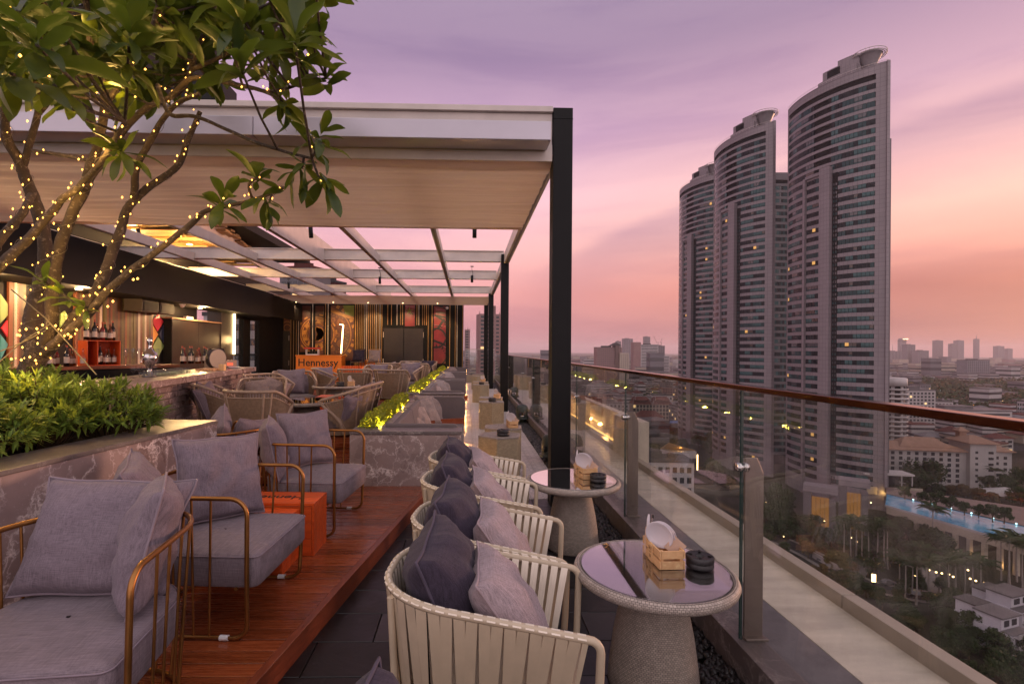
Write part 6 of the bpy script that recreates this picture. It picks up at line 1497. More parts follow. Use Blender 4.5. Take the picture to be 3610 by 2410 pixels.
# towers on the left horizon
t = block('apartment_tower', 'cream and brown apartment tower with gabled roof, leftmost of the mid distance', 'tower', wc((2148-1690)/1800*900, 900), 44, 24, 71, 0, WALL_P, ROOF_D, 13, 20, .5, .5)
b = MB(); b.bb(10, 17, -3, 20, 0, 75); b.obj('dark_bay', WALL_B, t); b = MB(); b.bb(17.1, 33, -6, 14, 0, 62); b.obj('stepped_wing', WALL_C, t); grid(t, 18, 32, -6, 4, 60, 4, 16, .3, .45); b = MB(); b.add([(2, -3, 74.5), (22, -3, 74.5), (22, 16, 74.5), (2, 16, 74.5), (12, -3, 80), (12, 16, 80)], [(0, 1, 4), (1, 2, 5, 4), (2, 3, 5), (3, 0, 4, 5)]); b.obj('gable', ROOF_D, t)
t = block('office_tower', 'white banded office tower with a brown side wall, middle of the left horizon', 'tower', wc((2290-1690)/1800*1180, 1180), 40, 24, 80, 0, WALL_W, ROOF_D, 1, 22, .97, .5, 0)
b = MB(); b.bb(-37, -20.1, 0, 22, 0, 86); b.obj('brown_wing', WALL_P, t); b = MB(); b.bb(20.1, 44, -6, 20, 0, 55); b.obj('low_wing', WALL_W, t); grid(t, 21, 43, -6, 3, 54, 1, 15, .95, .5)
for px, py, Y, w, nm in ((2215, 1194, 2500, 46, 'broad hazy grey tower on the left horizon'), (2282, 1187, 2600, 30, 'slender hazy tower above the white office block'), (2181, 1203, 2700, 26, 'faint hazy tower behind the cream apartment tower'), (2328, 1219, 1700, 30, 'dark unfinished tower with cranes on the left horizon')):
    p = at(px, py, Y); t = block('skyscraper', nm, 'tower', (p.x, p.y), w, w*.7, p.z-GZ, 0, WALL_G, ROOF_D, 4, 18, .6, .4, 0)
    if 'cranes' in nm:
        b = MB(); z = p.z-GZ
        for q in (-6, 5): b.beam((q, 5, z), (q, 5, z+14), .9, .9); b.beam((q-4, 5, z+10), (q-15 if q < 0 else q+3, 5, z+34 if q < 0 else z+26), .7, .7)
        b.obj('crane', ROOF_R, t)
for px, py, Y, w, nm, top in ((3186, 1200, 3300, 48, 'hazy tower with a round lit top, leftmost of the far skyline', 1), (3213, 1215, 2300, 52, 'dark hazy tower beside the round topped one', 0), (3257, 1236, 2250, 64, 'squat hazy block right of the dark tower', 0), (3314, 1200, 3500, 62, 'tall stepped tower left of the twin blocks on the far skyline', 0), (3365, 1212, 3400, 50, 'stepped left half of the twin blocks on the far skyline', 0), (3388, 1200, 3450, 60, 'taller right half of the twin blocks on the far skyline', 0), (3447, 1195, 3900, 40, 'needle slim tower with a spire on the far skyline', 2), (3530, 1220, 4000, 72, 'plain hazy slab near the right edge of the skyline', 0), (3562, 1229, 4100, 56, 'smallest hazy tower at the right edge of the skyline', 0), (3160, 1238, 2600, 120, 'wide low hazy block with masts beside the near tower', 3)):
    p = at(px, py, Y); t = block('skyscraper', nm, 'tower', (p.x, p.y), w*.8, w*.5, p.z-GZ, R(8), WALL_G, ROOF_D, 5, 20, .6, .4, 0)
    if top == 1: b = MB(); b.lathe([(0, -8), (20, -8), (24, 2), (18, 14), (0, 16)], 18, (0, 10, p.z-GZ)); b.obj('round_top', WALL_G, t); b = MB(); b.lathe([(0, 8), (14, 8), (14, 11), (0, 11)], 16, (0, -12, p.z-GZ)); b.obj('lit_sign', LAMPW, t)
    if top == 2: b = MB(); b.tube([(0, 10, p.z-GZ), (0, 10, p.z-GZ+42)], [3, .6], 5); b.obj('spire', WALL_G, t)
    if top == 3: b = MB(); [b.tube([(x, 10, p.z-GZ), (x, 10, p.z-GZ+34)], [1.4, .5], 4) for x in (-12, 34)]; b.obj('mast', WALL_G, t)
p = at(3450, 1270, 1150); block('apartment_tower', 'mid distance grey apartment tower with a grid of windows below the needle tower', 'tower', (p.x, p.y), 62, 22, p.z-GZ, R(10), WALL_G, ROOF_D, 11, 13, .5, .5, .02)
# pink high-rises beyond the end of the terrace
def pink(label, px0, px1, pyr, pyt, Y, grp):
    p0, p1 = at(px0, pyr, Y), at(px1, pyr, Y); w = p1.x-p0.x; zr = p0.z-GZ; zt = at(px0, pyt, Y).z-GZ
    t = thing('pink_tower', label, 'tower', ((p0.x+p1.x)/2, (p0.y+p1.y)/2, GZ), R(10), grp)
    b = MB(); b.bb(-w/2, w/2, 0, w*.8, 0, zr); b.obj('wall', WALL_P, t)
    b = MB(); b.bb(-w*.16, w*.30, w*.1, w*.55, zr, zr+(zt-zr)*.55); b.bb(-w*.02, w*.2, w*.15, w*.4, zr+(zt-zr)*.55, zt-.3); b.tube([(w*.09, w*.25, zt-.3), (w*.09, w*.25, zt+3)], [.5, .1], 5); [b.tube([(x*w, w*.06, zr), (x*w, w*.06, zr+2.5)], [.4, .05], 4) for x in (-.48, .48)]; b.obj('crown', WALL_P, t)
    n = int(zr/3.2); grid(t, -w*.46, w*.20, 0, 2, zr-1, 3 if w > 14 else 1, n, .8, .55, 0, .03); grid(t, w*.26, w*.48, 0, 2, zr-1, 1, n, .6, .45)
    return t
pink('tall pink apartment tower with a stepped crown behind the far black posts', 1690, 1765, 1106, 1052, 420, 'pink towers beyond the terrace'); pink('slim distant pink tower left of the tall pink one', 1640, 1657, 1162, 1160, 620, 'pink towers beyond the terrace')
p = at(866, 1110, 110); t = block('apartment_tower', 'white apartment tower seen through the window slots of the bar corner', 'tower', (p.x, p.y), 24, 14, p.z-GZ, R(-20), WALL_W, ROOF_D, 6, 22, .5, .45, .02)
p = at(1040, 945, 210); t = block('skyscraper', 'dark glass tower seen through the open pergola roof', 'tower', (p.x, p.y), 15, 14, p.z-GZ, R(-18), WALL_G, ROOF_R, 5, 26, .8, .6, .04)
p = at(1150, 995, 230); t = block('skyscraper', 'unfinished red netted tower behind the dark glass one', 'tower', (p.x, p.y), 9, 9, p.z-GZ, R(-18), ROOF_R, ROOF_D, 3, 20, .6, .5, .0)
# pink rooftop restaurant with lit sail
pr_ = thing('rooftop_restaurant', 'pink corner building with amber lit sail awning below the far tower', 'building', wc((2410-1690)/1800*255, 262, GZ), -YAW+R(14))
b = MB(); b.bb(-9, 9, 0, 14, 0, 10); b.obj('wall', WALL_P, pr_); b = MB(); b.bb(-2, 12, 1, 12, 10, 13.5); b.obj('penthouse', WALL_W, pr_); grid(pr_, -8, 8, 0, 1, 9.5, 5, 3, .5, .5, 0, .1)
b = MB(); b.add([(-5, 0, 19), (13, 3, 13.6), (-2, 12, 13.6), (-5, .2, 18.7), (13, 3.2, 13.3), (-2, 12, 13.3)], [(0, 1, 2), (5, 4, 3), (0, 3, 4, 1), (1, 4, 5, 2), (2, 5, 3, 0)]); b.obj('sail', M('amber_sail', (.55, .36, .16), .7), pr_); lamp('sail_light', pr_, (4, 3, 15.5), 500, (1, .55, .15), .4)
b = MB(); b.bb(12.2, 12.7, .5, .9, 4, 12); b.obj('lit_sign', LAMPW, pr_)
# podium of the near tower with lit portals, pool deck on columns
for (px, py, w, h, Y) in ((2890, 1830, 5.5, 14, 214), (3010, 1840, 4.2, 17, 205)):
    p = gnd(px, py+40, GZ); t = thing('lit_portal', 'sloping stone portal glowing orange at the foot of the near tower, '+('left one' if px < 2950 else 'right one'), 'portal', (p.x, p.y, GZ), -YAW+R(-35), 'lit portals of the near tower')
    b = MB(); b.bb(-w/2-2.5, -w/2, 0, 6, 0, h); b.bb(w/2, w/2+2, 0, 6, 0, h*.86); b.bb(-w/2-2.5, w/2+2.6, -.5, 6, h, h+2.2); b.obj('surround', TOWER, t)
    b = MB(); [b.bb(-w/2+q*w/4+.05, -w/2+(q+1)*w/4-.05, 5, 5.2, .2, h*.8) for q in range(4)]; b.obj('lit_glazing', EM('amber_glazing', (1, .40, .08), .16), t); b = MB(); [b.lathe([(0, 0), (.3, .3), (0, .6)], 8, (-w/2+q*w/4, -1.5, 4)) for q in range(4)]; b.obj('lamp', LAMPW, t)
pd = thing('pool_terrace', 'raised terrace on lit columns carrying a long blue swimming pool', 'pool terrace'); PZ2 = -54.0
e0, e1 = gnd(3125, 1778, PZ2), gnd(3640, 1925, PZ2); f0, f1 = gnd(3125, 1738, PZ2), gnd(3680, 1868, PZ2)
g0, g1 = gnd(3125, 1715, PZ2), gnd(3700, 1800, PZ2)
def slab(b, q, z0, z1, mat=0): b.prism([(p.x, p.y) for p in q], z0, z1, mat)
b = MB(); slab(b, (e0, e1, g1, g0), PZ2-3.2, PZ2-.9); b.obj('terrace_slab', COPING, pd)
b = MB(); slab(b, (f0, f1, g1, g0), PZ2-.88, PZ2); b.obj('sun_deck', M('pool_deck_paving', (.14, .09, .08), .7, 0, .2, .3), pd)
kq = NT('glowing_pool_water'); kq.bs(Base_Color=kq.ramp(kq.noise(kq.map(kq.pos, (.12, .12, 1)), 1.3, 4, .6), [(.42, (.008, .13, .25)), (.62, (.08, .24, .33))]), Roughness=.06, Emission_Color=(.02, .30, .55), Emission_Strength=.08); kq.bump(kq.noise(kq.pos, 2.2, 3, .5), .05)  # underwater lamp glow put into the water itself as faint emission
b = MB(); slab(b, (e0.lerp(e1, .0)+Vector((0, .6, 0)), e1+Vector((0, .6, 0)), f1-Vector((0, .2, 0)), f0-Vector((0, .2, 0))), PZ2-.87, PZ2-.25); b.obj('pool_water', kq.m, pd)
b = MB(); slab(b, (e0, e1, e1+Vector((0, .55, 0)), e0+Vector((0, .55, 0))), PZ2-.87, PZ2-.15); b.obj('pool_edge', WALL_W, pd)
for i in range(6): q = f0.lerp(f1, .20+.13*i); b = MB(); b.lathe([(0, -.2), (.22, -.12), (.22, .12), (0, .2)], 8, (q.x, q.y-.3, PZ2+.1)); b.obj('pool_lamp', LAMPC, pd)
for i in range(9): q = e0.lerp(e1, .18+.095*i); b = MB(); b.bb(q.x-.55, q.x+.55, q.y+.8, q.y+1.9, GZ, PZ2-3.21); b.obj('column', COPING, pd); lamp('column_light', pd, (q.x, q.y-.2, GZ+1.5), 130, (1, .55, .18), .3) if i % 2 else None
lgm = MB().bb(-.35, .35, -.9, .6, .25, .35); lgm.add([(-.35, .6, .3), (.35, .6, .3), (.35, 1.0, .75), (-.35, 1.0, .75)], [(0, 1, 2, 3)]); lgm.bb(-.3, .3, -.8, -.7, 0, .25); lgm.bb(-.3, .3, .4, .5, 0, .25); lgm = lgm.mesh('sun_lounger', M('dark_lounger', (.05, .035, .04), .7))
for i in range(22): q = (f0+(g0-f0)*.35).lerp(f1+(g1-f1)*.35, .22+.02*i); o = put('sun_lounger', lgm, None, (q.x, q.y, PZ2), (0, 0, R(20))); tag(o, 'tiny dark sun lounger in the row beside the blue pool', 'sun lounger', 'sun loungers beside the pool')
pv = thing('pool_pavilion', 'white flat roofed pavilion at the head of the pool', 'pavilion', tuple(gnd(3160, 1712, PZ2)), -YAW+R(-8)); b = MB(); b.bb(-12, 7, 0, 8, 4.2, 4.9); b.obj('roof', WALL_W, pv); b = MB(); [b.bb(x, x+.4, 0.2, .6, 0, 4.2) for x in (-10, -4, 2, 6)]; b.obj('column', WALL_W, pv); b = MB(); b.bb(-11, 3, 3, 7.5, 0, 4.19); b.obj('glazing', WGL, pv)
b = MB(); b.bb(-12, 9, -1.5, -1.1, -3.5, -.4); b.obj('lit_wall', WALL_C, pv); lamp('wall_light', pv, (-7, -3.5, -2.6), 260, (1, .62, .18), .3)
# white stepped town houses at the lower right
for i, (px, py, w, d, h, rz) in enumerate(((3500, 2262, 5.0, 6, 7.5, 18), (3605, 2315, 6.5, 7, 7.5, 18), (3640, 2225, 8, 7, 7.5, 18), (3560, 2185, 7, 6, 6, 18))):
    p = gnd(px, py, GZ); t = thing('town_house', ['white terraced town house with dark upper deck, leftmost by the garden', 'white terraced town house with pale balconies at the right edge', 'white terraced town house behind the pale balconied one', 'grey roofed town house behind the leftmost white one'][i], 'house', (p.x, p.y, GZ), -YAW+R(rz), 'white stepped town houses')
    b = MB(); b.bb(-w/2, w/2, 0, d, 0, h*.66); b.bb(-w/2+.4, w/2, 2.2, d, h*.66, h); b.obj('wall', M('town_house_white', (.46, .43, .47), .6, 0, .1, .4) if i == 0 else bpy.data.materials['town_house_white'], t)
    b = MB(); b.bb(-w/2+.1, w/2+.3, 1.8, d+.3, h+.01, h+.35); b.bb(-w/2, w/2, .0, 2.19, h*.66+.01, h*.66+.12); b.obj('roof', ROOF_G, t)
    b = MB(); [b.bb(-w/2+.1, w/2-.1, -.9, -.02, z, z+.15) for z in (h*.3, h*.62)]; [b.bb(-w/2+.1, w/2-.1, -.9, -.84, z+.15, z+1.0) for z in (h*.3, h*.62)]; b.obj('balcony', WALL_W, t); grid(t, -w/2+.4, w/2-.4, 0, .4, h*.62, 3, 2, .6, .62, 0, .0); grid(t, -w/2+.8, w/2-.4, 2.2, h*.68, h-.2, 2, 1, .6, .6)
t = thing('white_canopy', 'pale sloping tent roof with maroon end right of the resort garden', 'roof', tuple(gnd(3560, 1790, GZ)), -YAW+R(-25)); b = MB(); b.add([(-12, 0, 5), (10, -2, 4.4), (12, 10, 4.4), (-8, 10, 5), (0, 4, 8)], [(0, 1, 4), (1, 2, 4), (2, 3, 4), (3, 0, 4)]); b.obj('tent', WALL_W, t); b = MB(); [b.tube([(x, y, 0), (x, y, 4.8)], .12, 5) for x, y in ((-11, .3), (9, -1.6), (11, 9.5), (-7.5, 9.5))]; b.obj('pole', FIN, t)
# driveway, lanes and walls
ASPH = M('dark_asphalt', (.040, .036, .038), .85, 0, .3, .3); PAVE = M('pale_paving', (.19, .165, .155), .8, 0, .2, .5)
def ribbon(pts, w, z, mat, name):
    pts = [Vector((p.x, p.y, z)) for p in pts]; b = MB(); vs = []
    for i, p in enumerate(pts): d = (pts[min(i+1, len(pts)-1)]-pts[max(i-1, 0)]).normalized(); n_ = Vector((-d.y, d.x, 0)); vs += [p+n_*w/2, p-n_*w/2]
    b.add(vs, [(2*i+1, 2*i, 2*i+2, 2*i+3)[::-1] for i in range(len(pts)-1)]); return struct(b.obj(name, mat))
def smooth(pts, n=10):
    out = []
    for i in range(len(pts)-1):
        p0_, p1_, p2_, p3_ = pts[max(i-1, 0)], pts[i], pts[i+1], pts[min(i+2, len(pts)-1)]
        for k_ in range(n): s_ = k_/n; out.append(.5*((2*p1_)+(p2_-p0_)*s_+(2*p0_-5*p1_+4*p2_-p3_)*s_**2+(3*p1_-p0_-3*p2_+p3_)*s_**3))
    return out+[pts[-1]]
G_ = lambda px, py: gnd(px, py, GZ)
dpts = smooth([G_(2700, 1880), G_(2860, 1955), G_(3010, 2040), G_(3160, 2085), G_(3330, 2110), G_(3480, 2125), G_(3640, 2140)])
ribbon(dpts, 9, GZ+.06, PAVE, 'pavement'); ribbon(dpts, 6, GZ+.10, ASPH, 'road')
dp2 = smooth([G_(3010, 2030), G_(3050, 1985), G_(3150, 1975), G_(3260, 2010), G_(3330, 2105)]); ribbon(dp2, 5, GZ+.08, PAVE, 'path')
hw = smooth([wc(640, 3600), wc(300, 1500), wc(235, 980), wc(250, 620), wc(300, 420), wc(420, 330)]); ribbon(hw, 26, GZ+.12, ASPH, 'road')
t = thing('garden_wall', 'low white garden wall beside the driveway under the palms', 'wall', (0, 0, 0)); pts = [G_(2865, 1965), G_(2955, 2015), G_(3010, 2060)]; b = MB()
for a, c in zip(pts, pts[1:]): b.beam(a+Vector((0, 0, 1)), c+Vector((0, 0, 1)), .3, 2.0)
b.obj('wall_face', WALL_W, t)
# cars on the driveway and lamps
carp = thing('car', 'x', 'car'); b = MB(); b.bb(-2.1, 2.1, -.88, .88, .35, .85); b.add([(-1.4, -.8, .86), (1.2, -.8, .86), (1.2, .8, .86), (-1.4, .8, .86), (-.9, -.68, 1.42), (.6, -.68, 1.42), (.6, .68, 1.42), (-.9, .68, 1.42)], [(0,1,5,4), (1,2,6,5), (2,3,7,6), (3,0,4,7), (4,5,6,7)]); b.obj('body', M('car_paint', (.30, .30, .32), .25, .2, .05, 1, .8), carp, .08)
for x in (-1.35, 1.3):
    for y in (-.85, .85): b = MB(); b.lathe([(0, -.1), (.33, -.1), (.33, .1), (0, .1)], 12, (x, y, .33), 0, True, Matrix.Rotation(R(90), 3, 'X')); b.obj('wheel', BLACKM, carp)
for i, (px, py, a) in enumerate(((3128, 2060, 10), (3225, 2098, -12), (3290, 2112, -8), (2925, 2002, 30), (2900, 1975, 32))):
    p = G_(px, py); lb = ['silver car turning on the driveway by the palms', 'car parked on the driveway under the palm row', 'car at the right end of the driveway cars', 'car beside the low white garden wall', 'car behind another at the garden wall'][i]
    if i == 0: carp.location = (p.x, p.y, GZ+.11); carp.rotation_euler = (0, 0, R(a)); carp['label'] = lb; carp['group'] = 'cars on the driveway'
    else: dup(carp, (p.x, p.y, GZ+.11), R(a), lb)
def lampp(mt, nm): 
    t = thing('street_lamp', 'x', 'lamp', (0, 0, -120)); b = MB(); b.tube([(0, 0, 0), (0, 0, 3.2)], .07, 5); b.obj('pole', BLACKM, t); b = MB(); b.lathe([(0, 3.15), (.24, 3.3), (.24, 3.55), (0, 3.7)], 10); b.obj('lamp_globe', mt, t); return t
l0 = lampp(LAMPW, ''); l0used = False
LP = [(3060, 1985), (3100, 2025), (3225, 2070), (3275, 2050), (3300, 2058), (3320, 2062), (3345, 2066), (3360, 2075), (3412, 2050), (3420, 2082), (3440, 2090), (3470, 2098), (3330, 1960), (3000, 1930), (3020, 1945), (2945, 1990), (2762, 1925), (2730, 1840), (2700, 1800), (3070, 1800)]
for i, (px, py) in enumerate(LP):
    p = G_(px, py); lb = 'small warm street lamp in the palm garden below the terrace'
    if not l0used: l0.location = (p.x, p.y, GZ); l0['label'] = lb; l0['group'] = 'street lamps in the palm garden'; l0used = True
    else: dup(l0, (p.x, p.y, GZ), 0, lb)
t = thing('sign_totem', 'lit yellow sign totem at the driveway entrance', 'sign', tuple(G_(3080, 2065)), R(-20)); b = MB(); b.bb(-.5, .5, -.1, .1, 1.2, 3.4); b.obj('lit_face', LAMPW, t); b = MB(); b.bb(-.1, .1, -.05, .05, 0, 1.2); b.obj('post', BLACKM, t)
lg = MB(); rg = random.Random(8); ls = MB()
for i in range(900):
    a = rg.random(); Y = 420*(8**a); px = rg.uniform(1850, 3640); u, v = ray(px, 1240); p = rt*(u*Y)+fw*Y
    if abs(px-2800) < 330 and Y < 420: continue
    r = .00042*Y*rg.uniform(.5, 1.25); q = Vector((p.x, p.y, GZ+rg.uniform(4, 14))); lg.add([q+Vector((r*x, r*y, r*z)) for x, y, z in ((1,0,0), (-1,0,0), (0,1,0), (0,-1,0), (0,0,1), (0,0,-1))], [(0,2,4), (2,1,4), (1,3,4), (3,0,4), (2,0,5), (1,2,5), (3,1,5), (0,3,5)], rg.choices((0, 1, 2), (40, 12, 48))[0])
for i in range(150):
    s_ = rg.random()*.8+.1; k_ = int(s_*(len(hw)-1)); q = hw[k_]+Vector((rg.uniform(-11, 11), rg.uniform(-11, 11), GZ+1.5+rg.uniform(0, 5))); r = .0004*max(300, q.y)*rg.uniform(.6, 1.1); lg.add([q+Vector((r*x, r*y, r*z)) for x, y, z in ((1,0,0), (-1,0,0), (0,1,0), (0,-1,0), (0,0,1), (0,0,-1))], [(0,2,4), (2,1,4), (1,3,4), (3,0,4), (2,0,5), (1,2,5), (3,1,5), (0,3,5)], 2)
o = lg.obj('city_lights', [LAMPW, LAMPC, LAMPO]); stuff(o); o['label'] = 'scattered warm and cool lights of the distant city streets'
# low rise filler
protos = []
fill = [('shop_house', 'house', 8, 14, 10, WALL_W, ROOF_R, 3, 3, 1), ('shop_house', 'house', 14, 12, 9, WALL_C, ROOF_G, 5, 3, 1), ('low_block', 'building', 22, 14, 15, WALL_W, ROOF_D, 7, 4, 0), ('low_block', 'building', 30, 14, 12, WALL_P, ROOF_G, 9, 4, 0), ('low_block', 'building', 18, 16, 20, WALL_G, ROOF_D, 6, 6, 0), ('villa', 'house', 13, 12, 6.5, WALL_C, ROOF_R, 3, 2, 1), ('shed', 'building', 26, 16, 7, WALL_G, ROOF_G, 4, 1, 1), ('low_block', 'building', 24, 18, 26, WALL_C, ROOF_D, 8, 8, 0)]
fl_lab = ['small white shop house with a maroon roof', 'cream shop house with a grey roof', 'white flat roofed low block', 'pinkish long low block', 'grey six storey block', 'cream villa with a maroon hipped roof', 'grey shed with a sheet roof', 'cream eight storey block']
FM = []
FGR = ['white shop houses of the city', 'cream shop houses of the city', 'white low blocks of the city', 'pinkish low blocks of the city', 'grey blocks of the city', 'cream villas of the city', 'grey sheds of the city', 'cream tall blocks of the city']
for i, (nm, cat, w, d, h, wm_, rm_, nx, nz, pitch) in enumerate(fill):
    b = MB(); b.bb(-w/2, w/2, -d/2, d/2, 0, h); wme = b.mesh('wall', wm_); b = MB()
    if pitch: hip(b, -w/2, w/2, -d/2, d/2, h+.4, d*.22, .8)
    else: b.bb(-w/2-.2, w/2+.2, -d/2-.2, d/2+.2, h, h+.8); b.bb(-w*.3, -w*.05, -d*.2, d*.2, h+.8, h+3.2); b.bb(w*.1, w*.22, -d*.1, d*.1, h+.8, h+2)
    rme = b.mesh('roof', rm_); b = MB(); dx_, dz_ = (w-1)/nx, (h-1)/nz
    for a in range(nx):
        for c in range(nz):
            x, z = -w/2+.5+(a+.5)*dx_, 1+c*dz_
            mt = 1 if (a*7+c*3+i) % 17 == 0 else 0
            b.bb(x-dx_*.3, x+dx_*.3, -d/2-.03, -d/2+.1, z, z+dz_*.55, mt); b.bb(-w/2-.03, -w/2+.1, -d/2+(a+.2)*d/nx, -d/2+(a+.8)*d/nx, z, z+dz_*.55, mt)
    FM.append((nm, cat, wme, rme, b.mesh('windows', [WGL, WLIT]), w, d, h))
rg = random.Random(2024); occ = []
for t_ in (wc(160, 230), wc(150, 285), wc(160, 370)): occ.append((t_.x+8, t_.y+10, 52))
for px, Y, r in ((3140, 330, 16), (3245, 430, 26), (3430, 440, 44), (2302, 480, 30), (2157, 470, 26), (2240, 440, 14), (2292, 430, 16), (2350, 425, 16), (2148, 900, 40), (2290, 1180, 55), (2410, 262, 22)): p = wc((px-1690)/1800*Y, Y); occ.append((p.x, p.y+5, r))
occ.append((232, 258, 52)); occ += [(q.x, q.y, 20) for q in hw[::2]]; occ += [(150, 150, 60), (190, 180, 60)]
nind = 0; far = MB(); fgroups = ['shop houses and blocks of the near city', 'low buildings of the middle city']
for i in range(9500):
    a = rg.random(); Y = 215*(16**a); px = rg.uniform(1560, 3720); x_ = (px-1690)/1800*Y; p = wc(x_, Y)
    park = px > 3150 and 520 < Y < 1050
    if park and rg.random() < .95: continue
    if Y < 330 and px > 2380: continue
    k_ = rg.choices(range(8), (18, 14, 14, 9, 7, 16, 8, 5))[0]; nm, cat, wme, rme, wnm, w, d, h = FM[k_]
    rad = max(w, d)*.53
    if Y < 1500:
        if any((p.x-ox)**2+(p.y-oy)**2 < (orr+rad)**2 for ox, oy, orr in occ): continue
        occ.append((p.x, p.y, rad))
    rz = R(rg.choice((0, 0, 90, 8, -12, 20)))+rg.uniform(-.06, .06)-YAW
    if Y < 900 and nind < 290:
        t = thing(nm, fl_lab[k_]+(' in the near city seen through the glass' if Y < 520 else ' in the middle distance of the city'), cat, (p.x, p.y, GZ), rz, FGR[k_]); put('wall', wme, t); put('roof', rme, t); stuff(put('windows', wnm, t)); t.scale = (1, 1, rg.uniform(.85, 1.3)); nind += 1
    else:
        s_ = 1+Y/2600; hh_ = h*rg.uniform(.8, 1.5)*(1 if rg.random() < .95 else 2.2); far.box(p.x, p.y, GZ+hh_/2, w*s_, d*s_, hh_, rz, [0, 2, 0, 1, 3, 2, 3, 2][k_]); far.box(p.x, p.y, GZ+hh_+.4, w*s_*1.03, d*s_*1.03, .8, rz, 4 if k_ in (0, 5) else 5)
        if Y < 1800: far.box(p.x, p.y, GZ+hh_*.55, w*s_*1.01, d*s_*1.01, hh_*.12, rz, 6); far.box(p.x, p.y, GZ+hh_*.25, w*s_*1.01, d*s_*1.01, hh_*.12, rz, 6); far.box(p.x, p.y, GZ+hh_*.82, w*s_*1.01, d*s_*1.01, hh_*.1, rz, 6)
o = far.obj('distant_city', [WALL_W, WALL_P, WALL_C, WALL_G, ROOF_R, ROOF_G, WGL]); stuff(o); o['label'] = 'dense low buildings of the distant city fading into haze'
# ------------------------------------------------------------ plants
def leafmat(name, a, b_, rough=.38, trans=.25, tcol=(.22, .34, .04), rnd=True):
    k = NT(name); f = k.noise(k.pos, 9, 3, .6)
    src = k.mix(.5, k.ramp(f, [(.3, a), (.7, b_)]), k.ramp(k.n('ShaderNodeNewGeometry').outputs['Random Per Island'], [(0, sc3(a, .8)), (.5, b_), (.92, sc3(b_, 1.25)), (1, (b_[0]*2.2, b_[1]*1.3, b_[2])) ])) if rnd else k.ramp(f, [(.3, a), (.7, b_)])
    k.bs(Base_Color=src, Roughness=rough); k.b.inputs['Specular IOR Level'].default_value = .35
    tr = k.n('ShaderNodeBsdfTranslucent'); tr.inputs[0].default_value = (*tcol, 1); mx = k.n('ShaderNodeMixShader'); mx.inputs[0].default_value = trans
    k.link(k.b.outputs[0], mx.inputs[1]); k.link(tr.outputs[0], mx.inputs[2]); k.link(mx.outputs[0], k.out.inputs[0]); return k.m
PLUM = leafmat('plumeria_leaf', (.014, .027, .007), (.038, .066, .013), .36, .30, (.20, .26, .02))
PLUM_Y = leafmat('young_plumeria_leaf', (.10, .15, .02), (.17, .22, .03), .4, .4, (.45, .50, .05))
OLE = leafmat('oleander_leaf', (.065, .125, .020), (.15, .23, .040), .4, .3, (.30, .38, .05))
BOXL = leafmat('box_leaf', (.09, .15, .014), (.22, .28, .028), .45, .4, (.50, .52, .04))
CTREE = leafmat('city_tree_leaf', (.014, .025, .009), (.036, .056, .018), .6, .15, (.04, .06, .015))
CTREE_B = leafmat('russet_tree_leaf', (.055, .036, .014), (.105, .070, .026), .6, .15, (.07, .045, .015))
PALMF = leafmat('palm_frond', (.013, .026, .010), (.034, .056, .018), .5, .15, (.04, .07, .015))
BARK = NT('plumeria_bark'); k = BARK; f1 = k.noise(k.map(k.obj, (1, 1, 1)), 34, 5, .7); f2 = k.noise(k.obj, 7, 4, .6)
k.bs(Base_Color=k.mix(k.ramp(f1, [(.55, 0.0), (.68, .8)]), k.ramp(f2, [(.3, (.022, .013, .009)), (.7, (.060, .038, .026))]), (.20, .155, .13)), Roughness=.85); k.bump(k.math('ADD', f1, k.math('MULTIPLY', f2, .5)), .010); BARK = k.m
STEM = M('shrub_stem', (.07, .045, .025), .8, 0, .3, 20)
TD = 3.6
